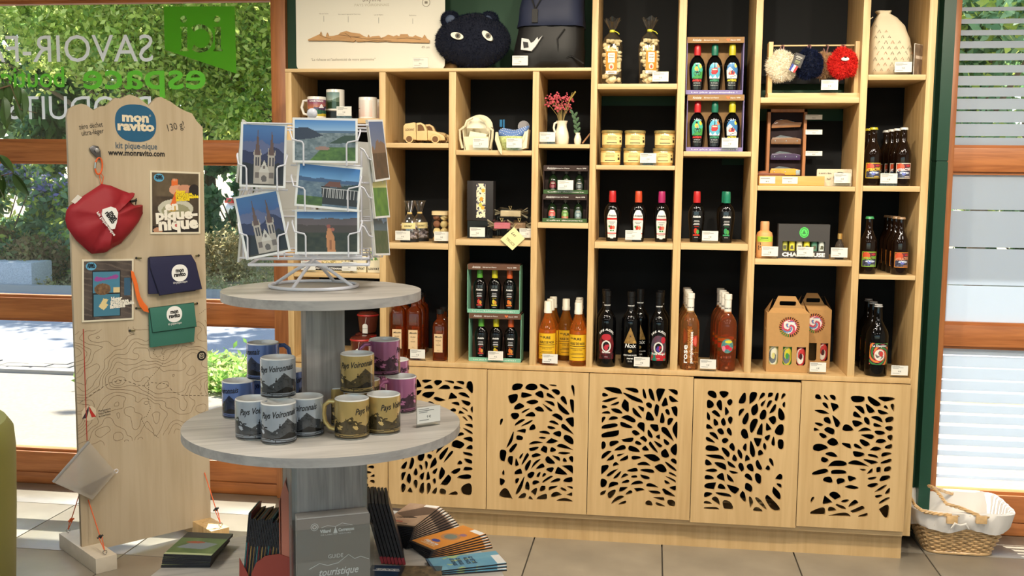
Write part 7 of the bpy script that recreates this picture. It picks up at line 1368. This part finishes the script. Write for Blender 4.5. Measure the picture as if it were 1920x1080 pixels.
# guy cords to the feet
for k, (pa, u_e, y_e, lab) in enumerate((((165, 937), .035, -.150, 'orange guy cord from board to the front of the left foot'), ((383, 886), BW-.03, -.150, 'orange guy cord from board to the front of the right foot'), ((147, 930), .02, .205, 'thin guy cord from board to the back of the left foot'))):
    ua, za = bl(*pa); A_ = Vector((ua if k < 2 else .004, -.002 if k < 2 else .02, za)); E_ = Vector((u_e, y_e, .078)); q = T('guy_cord', lab, 'cord', bworld(0, 0, 0), BR, 'guy cords of the display board'); mid = A_+(E_-A_)*.72
    MB().tube([A_, mid], .0022, 6).tube([mid+Vector((.006, 0, 0)), E_], .0018, 6).tube([mid-Vector((.006, 0, 0)), E_], .0018, 6).build('cord', orc, q); MB().blob(mid, (.008, .006, .009), 8, 6).tube([mid-Vector((.012, 0, .004)), mid+Vector((.012, 0, .004))], .004, 6).build('cord_tensioner', bk_ if k < 2 else orc, q); MB().tube([E_+Vector((.008*math.cos(a), 0, -.004+.008*math.sin(a))) for a in [2*PI*i/12 for i in range(12)]], .0018, 6, closed=True).tube([E_+Vector((0, 0, -.012)), E_+Vector((0, 0, -.022))], .002, 6).build('screw_eye', steel, q)

# ------------------------------------------------------------------ wicker basket
bx0, bx1, by0, by1, BH = 2.775, 3.035, .125, .345, .195; tx0, tx1, ty0, ty1 = 2.700, 3.105, .055, .392
def rr_ring(s, z, off=0, n=96, x=None):
    x0, x1, y0, y1 = bx0+(tx0-bx0)*s, bx1+(tx1-bx1)*s, by0+(ty0-by0)*s, by1+(ty1-by1)*s; w_, h_ = (x1-x0)/2+off, (y1-y0)/2+off; o = []
    for i in range(n): a = 2*PI*i/n; c, s_1 = math.cos(a), math.sin(a); k = (abs(c)**5+abs(s_1)**5)**(-1/5); o.append(((x0+x1)/2+w_*c*k, (y0+y1)/2+h_*s_1*k, z))
    return o
bcx, bcy = 2.905, .235; bs_ = T('wicker_basket', 'pale wicker basket with white cloth lining on the floor', 'basket', (bcx, bcy, 0)); wk_ = M('willow', (214, 178, 128), .4, noise=.25, nscale=30, coat=.2)
loc = lambda pts: [(x-bcx, y-bcy, z) for x, y, z in pts]
for j in range(15):
    s = j/18; z_ = .010+s*(BH-.01); base = rr_ring(s, z_, 0); nrm = rr_ring(s, z_, .009); pts = []
    for i in range(96): k = .5+.5*math.sin(2*PI*i/96*24+(PI if j % 2 else 0)); pts.append(tuple(base[i][d]*(1-k)+nrm[i][d]*k for d in range(3)))
    MB().tube(loc(pts), .0050, 6, closed=True).build('woven_strand', wk_, bs_)
for i in range(0, 96, 4):
    a, b_ = rr_ring(0, .0, .003)[i], rr_ring(1, BH, .003)[i]; MB().tube(loc([a, b_]), .0036, 6).build('stake', wk_, bs_)
MB().slab([(x, y) for x, y, z in loc(rr_ring(0, 0, -.004))], .002, .012).build('basket_base', wk_, bs_)
MB().tube(loc(rr_ring(0, .008, .006)), .008, 8, closed=True).build('foot_border', wk_, bs_); MB().tube(loc(rr_ring(1, BH, .002)), .008, 8, closed=True).build('rim_border', wk_, bs_)
ln = M('white_cotton_lining', (232, 228, 222), .8, bump=.3, nscale=20); lv = []; N_ = 96
prof = [(.62, BH*.62, .017), (.74, BH*.72, .016), (.88, BH*.88, .014), (1.0, BH+.008, .012), (1.0, BH+.012, .0), (1.0, BH+.004, -.010), (.6, BH*.6, -.012), (.1, .03, -.012), (.0, .020, -.02)]
for k, (s, z_, off) in enumerate(prof):
    ring = rr_ring(s, z_, off)
    for i, (x, y, z2) in enumerate(ring): wv_ = (.004*math.sin(i*.9+k)+.003*math.sin(i*2.3)) if k < 3 else .0015*math.sin(i*1.1+k); lv.append((x-bcx+wv_, y-bcy+wv_, z2+(.010*math.sin(i*.45) if k == 0 else 0)))
MB().add(lv, [(k*N_+i, k*N_+(i+1) % N_, (k+1)*N_+(i+1) % N_, (k+1)*N_+i) for k in range(len(prof)-1) for i in range(N_)]+[tuple((len(prof)-1)*N_+i for i in range(N_))]).build('cloth_lining', ln, bs_, ang=75)
def twist(pts, lab):
    P_ = [Vector(p) for p in pts]; fine = []
    for i in range(len(P_)-1): fine += [P_[i].lerp(P_[i+1], k/8) for k in range(8)]
    fine.append(P_[-1]); h = T('h', None, None) if 0 else None; b = MB()
    for ph in (0, 2.1, 4.2): b.tube([(p.x-bcx+.004*math.cos(i*.8+ph), p.y-bcy+.004*math.cos(i*.8+ph), p.z+.004*math.sin(i*.8+ph)) for i, p in enumerate(fine)], .0040, 5)
    return b.build('handle', wk_, bs_)
hA = [at(1838, 968, Y=.045), at(1800, 952, Y=.05), at(1775, 945, Y=.07), at(1762, 928, Y=.10), at(1750, 914, Y=.14), at(1741, 911, Y=.20), at(1760, 918, Y=.30), at(1786, 926, Y=.38)]; twist(hA, '')
hB = [at(1785, 966, Y=.045), at(1750, 963, Y=.045), at(1728, 957, Y=.046), at(1716, 948, Y=.05), at(1706, 938, Y=.03)]
twist(hB[:4]+[Vector((2.70, .20, .235)), Vector((2.71, .33, .225))], '')
for px in (1785, 1840): p = at(px, 972, Y=.043); MB().box(p.x-bcx-.022, p.y-bcy-.008, p.z-.022, p.x-bcx+.022, p.y-bcy+.008, p.z+.012).build('handle_binding', wk_, bs_, bevel=.003)
p = at(1800, 985, Y=.04); b = MB(); 
for s in (-1, 1): b.tube([(p.x-bcx, p.y-bcy, p.z), (p.x-bcx+s*.022, p.y-bcy-.004, p.z+.008), (p.x-bcx+s*.036, p.y-bcy-.003, p.z-.014)], [.004, .006, .002], 6)
b.build('ribbon_bow', ln, bs_)
# ------------------------------------------------------------------ armchair edge and fig plant at the left border
ac = T('tub_armchair', 'olive yellow tub armchair at the left edge of the room', 'armchair', (-.775, -1.55, 0), .3); olv = M('olive_leather', (150, 150, 76), .45, bump=.1, nscale=30); vs = []; n = 40; pr_ = [(.34, .12), (.37, .16), (.385, .5), (.390, .70), (.385, .765), (.365, .795), (.335, .790), (.315, .75), (.30, .5), (.29, .40)]
for r_, z_ in pr_:
    for i in range(n): a = math.radians(-150+300*i/(n-1)); vs.append((r_*math.cos(a), r_*math.sin(a), z_-(.16*max(0, abs(a)-1.6) if z_ > .45 else 0)))
m_ = len(pr_); MB().add(vs, [(j*n+i, j*n+i+1, (j+1)*n+i+1, (j+1)*n+i) for j in range(m_-1) for i in range(n-1)]+[tuple(j*n for j in range(m_)), tuple(j*n+n-1 for j in reversed(range(m_)))]).build('curved_back', olv, ac)
MB().lathe([(0, .14), (.30, .14), (.305, .38), (.29, .44), (.25, .46), (0, .465)], 40).build('seat', olv, ac)
for a in (45, 135, 225, 315): x, y = .24*math.cos(math.radians(a)), .24*math.sin(math.radians(a)); MB().tube([(x, y, 0), (x*.95, y*.95, .14)], [.012, .018], 10).build('leg', M('dark_beech', (60, 44, 32), .5), ac)
fp = T('fig_plant', 'tall potted fig plant whose leaves enter at the upper left', 'plant', (-1.13, -.80, 0)); gl_ = M('fig_leaf', (66, 92, 44), .35, noise=.15, nscale=9); MB().lathe([(0, 0), (.12, 0), (.15, .26), (.16, .27), (.16, .30), (.145, .30), (.14, .26), (0, .26)], 32).build('pot', M('grey_planter', (90, 90, 90), .6), fp); MB().lathe([(0, .262), (.139, .262)], 24).build('soil', M('potting_soil', (60, 46, 34), .95), fp)
MB().tube([(0, 0, .25), (.02, .01, .9), (-.02, 0, 1.5), (.0, 0, 2.05)], [.018, .015, .011, .006], 10).build('trunk', bark, fp); r = random.Random(8)
def leaf_mesh(L=.10, w_=.044):
    b = MB(); n = 8; vs = []
    for i in range(n+1): k = i/n; ww = w_/2*math.sin(PI*min(1, k*1.02))**.8*(1.15-.5*k); vs += [(-ww, .006*math.sin(k*3)+.004, -L*k), (0, .010*math.sin(k*3)*0, -L*k), (ww, .006*math.sin(k*3)+.004, -L*k)]
    return b.add(vs, [q for i in range(n) for q in ((i*3, i*3+1, i*3+4, i*3+3), (i*3+1, i*3+2, i*3+5, i*3+4))])
lm = leaf_mesh().build('leaf', gl_, fp); lms = lm.data; D.objects.remove(lm)
tips = []
for k in range(11):
    z_ = 1.35+.07*k; a = r.uniform(0, 2*PI) if k % 2 else r.uniform(-.6, .3); e = Vector((.30*math.cos(a), .30*math.sin(a), z_+.10+r.uniform(-.05, .1))); m2 = e*.55; m2.z = z_+.12; MB().tube([(0, 0, z_), m2, e], [.004, .003, .0015], 6).build('branch', bark, fp); tips.append((Vector((0, 0, z_)), m2, e))
tw = at(38, 205, Y=-.80)-Vector((-1.13, -.80, 0)); t2 = at(20, 160, Y=-.80)-Vector((-1.13, -.80, 0)); MB().tube([(0, 0, 1.80), t2, tw, at(70, 212, Y=-.8)-Vector((-1.13, -.80, 0))], [.004, .003, .002, .001], 6).build('branch', bark, fp)
for (a, m2, e) in tips:
    for s in range(5): p = m2.lerp(e, s/4); o = link('leaf', lms, fp, p); o.rotation_euler = (r.uniform(-.5, .5), r.uniform(-.5, .5), r.uniform(0, 6)); o.scale = (r.uniform(.8, 1.2),)*3
for px, py, rz, sc_ in ((14, 152, .2, 1.0), (30, 160, .5, .9), (40, 165, -.3, 1.25), (28, 188, .1, 1.0), (46, 178, .8, .8), (6, 180, 0, 1.1), (8, 195, .4, 1.1), (2, 155, 1, 1)): p = at(px, py, Y=-.80)-Vector((-1.13, -.80, 0)); o = link('leaf', lms, fp, p); o.rotation_euler = (r.uniform(-.2, .2), r.uniform(-.35, .35), rz); o.scale = (sc_*.85,)*3
# ------------------------------------------------------------------ rest every small thing a hair above its support
for o in D.objects:
    if o.parent is None and 'category' in o and .4 < o.location.z < 2.5 and o.location.y < .4: o.location.z += .0007
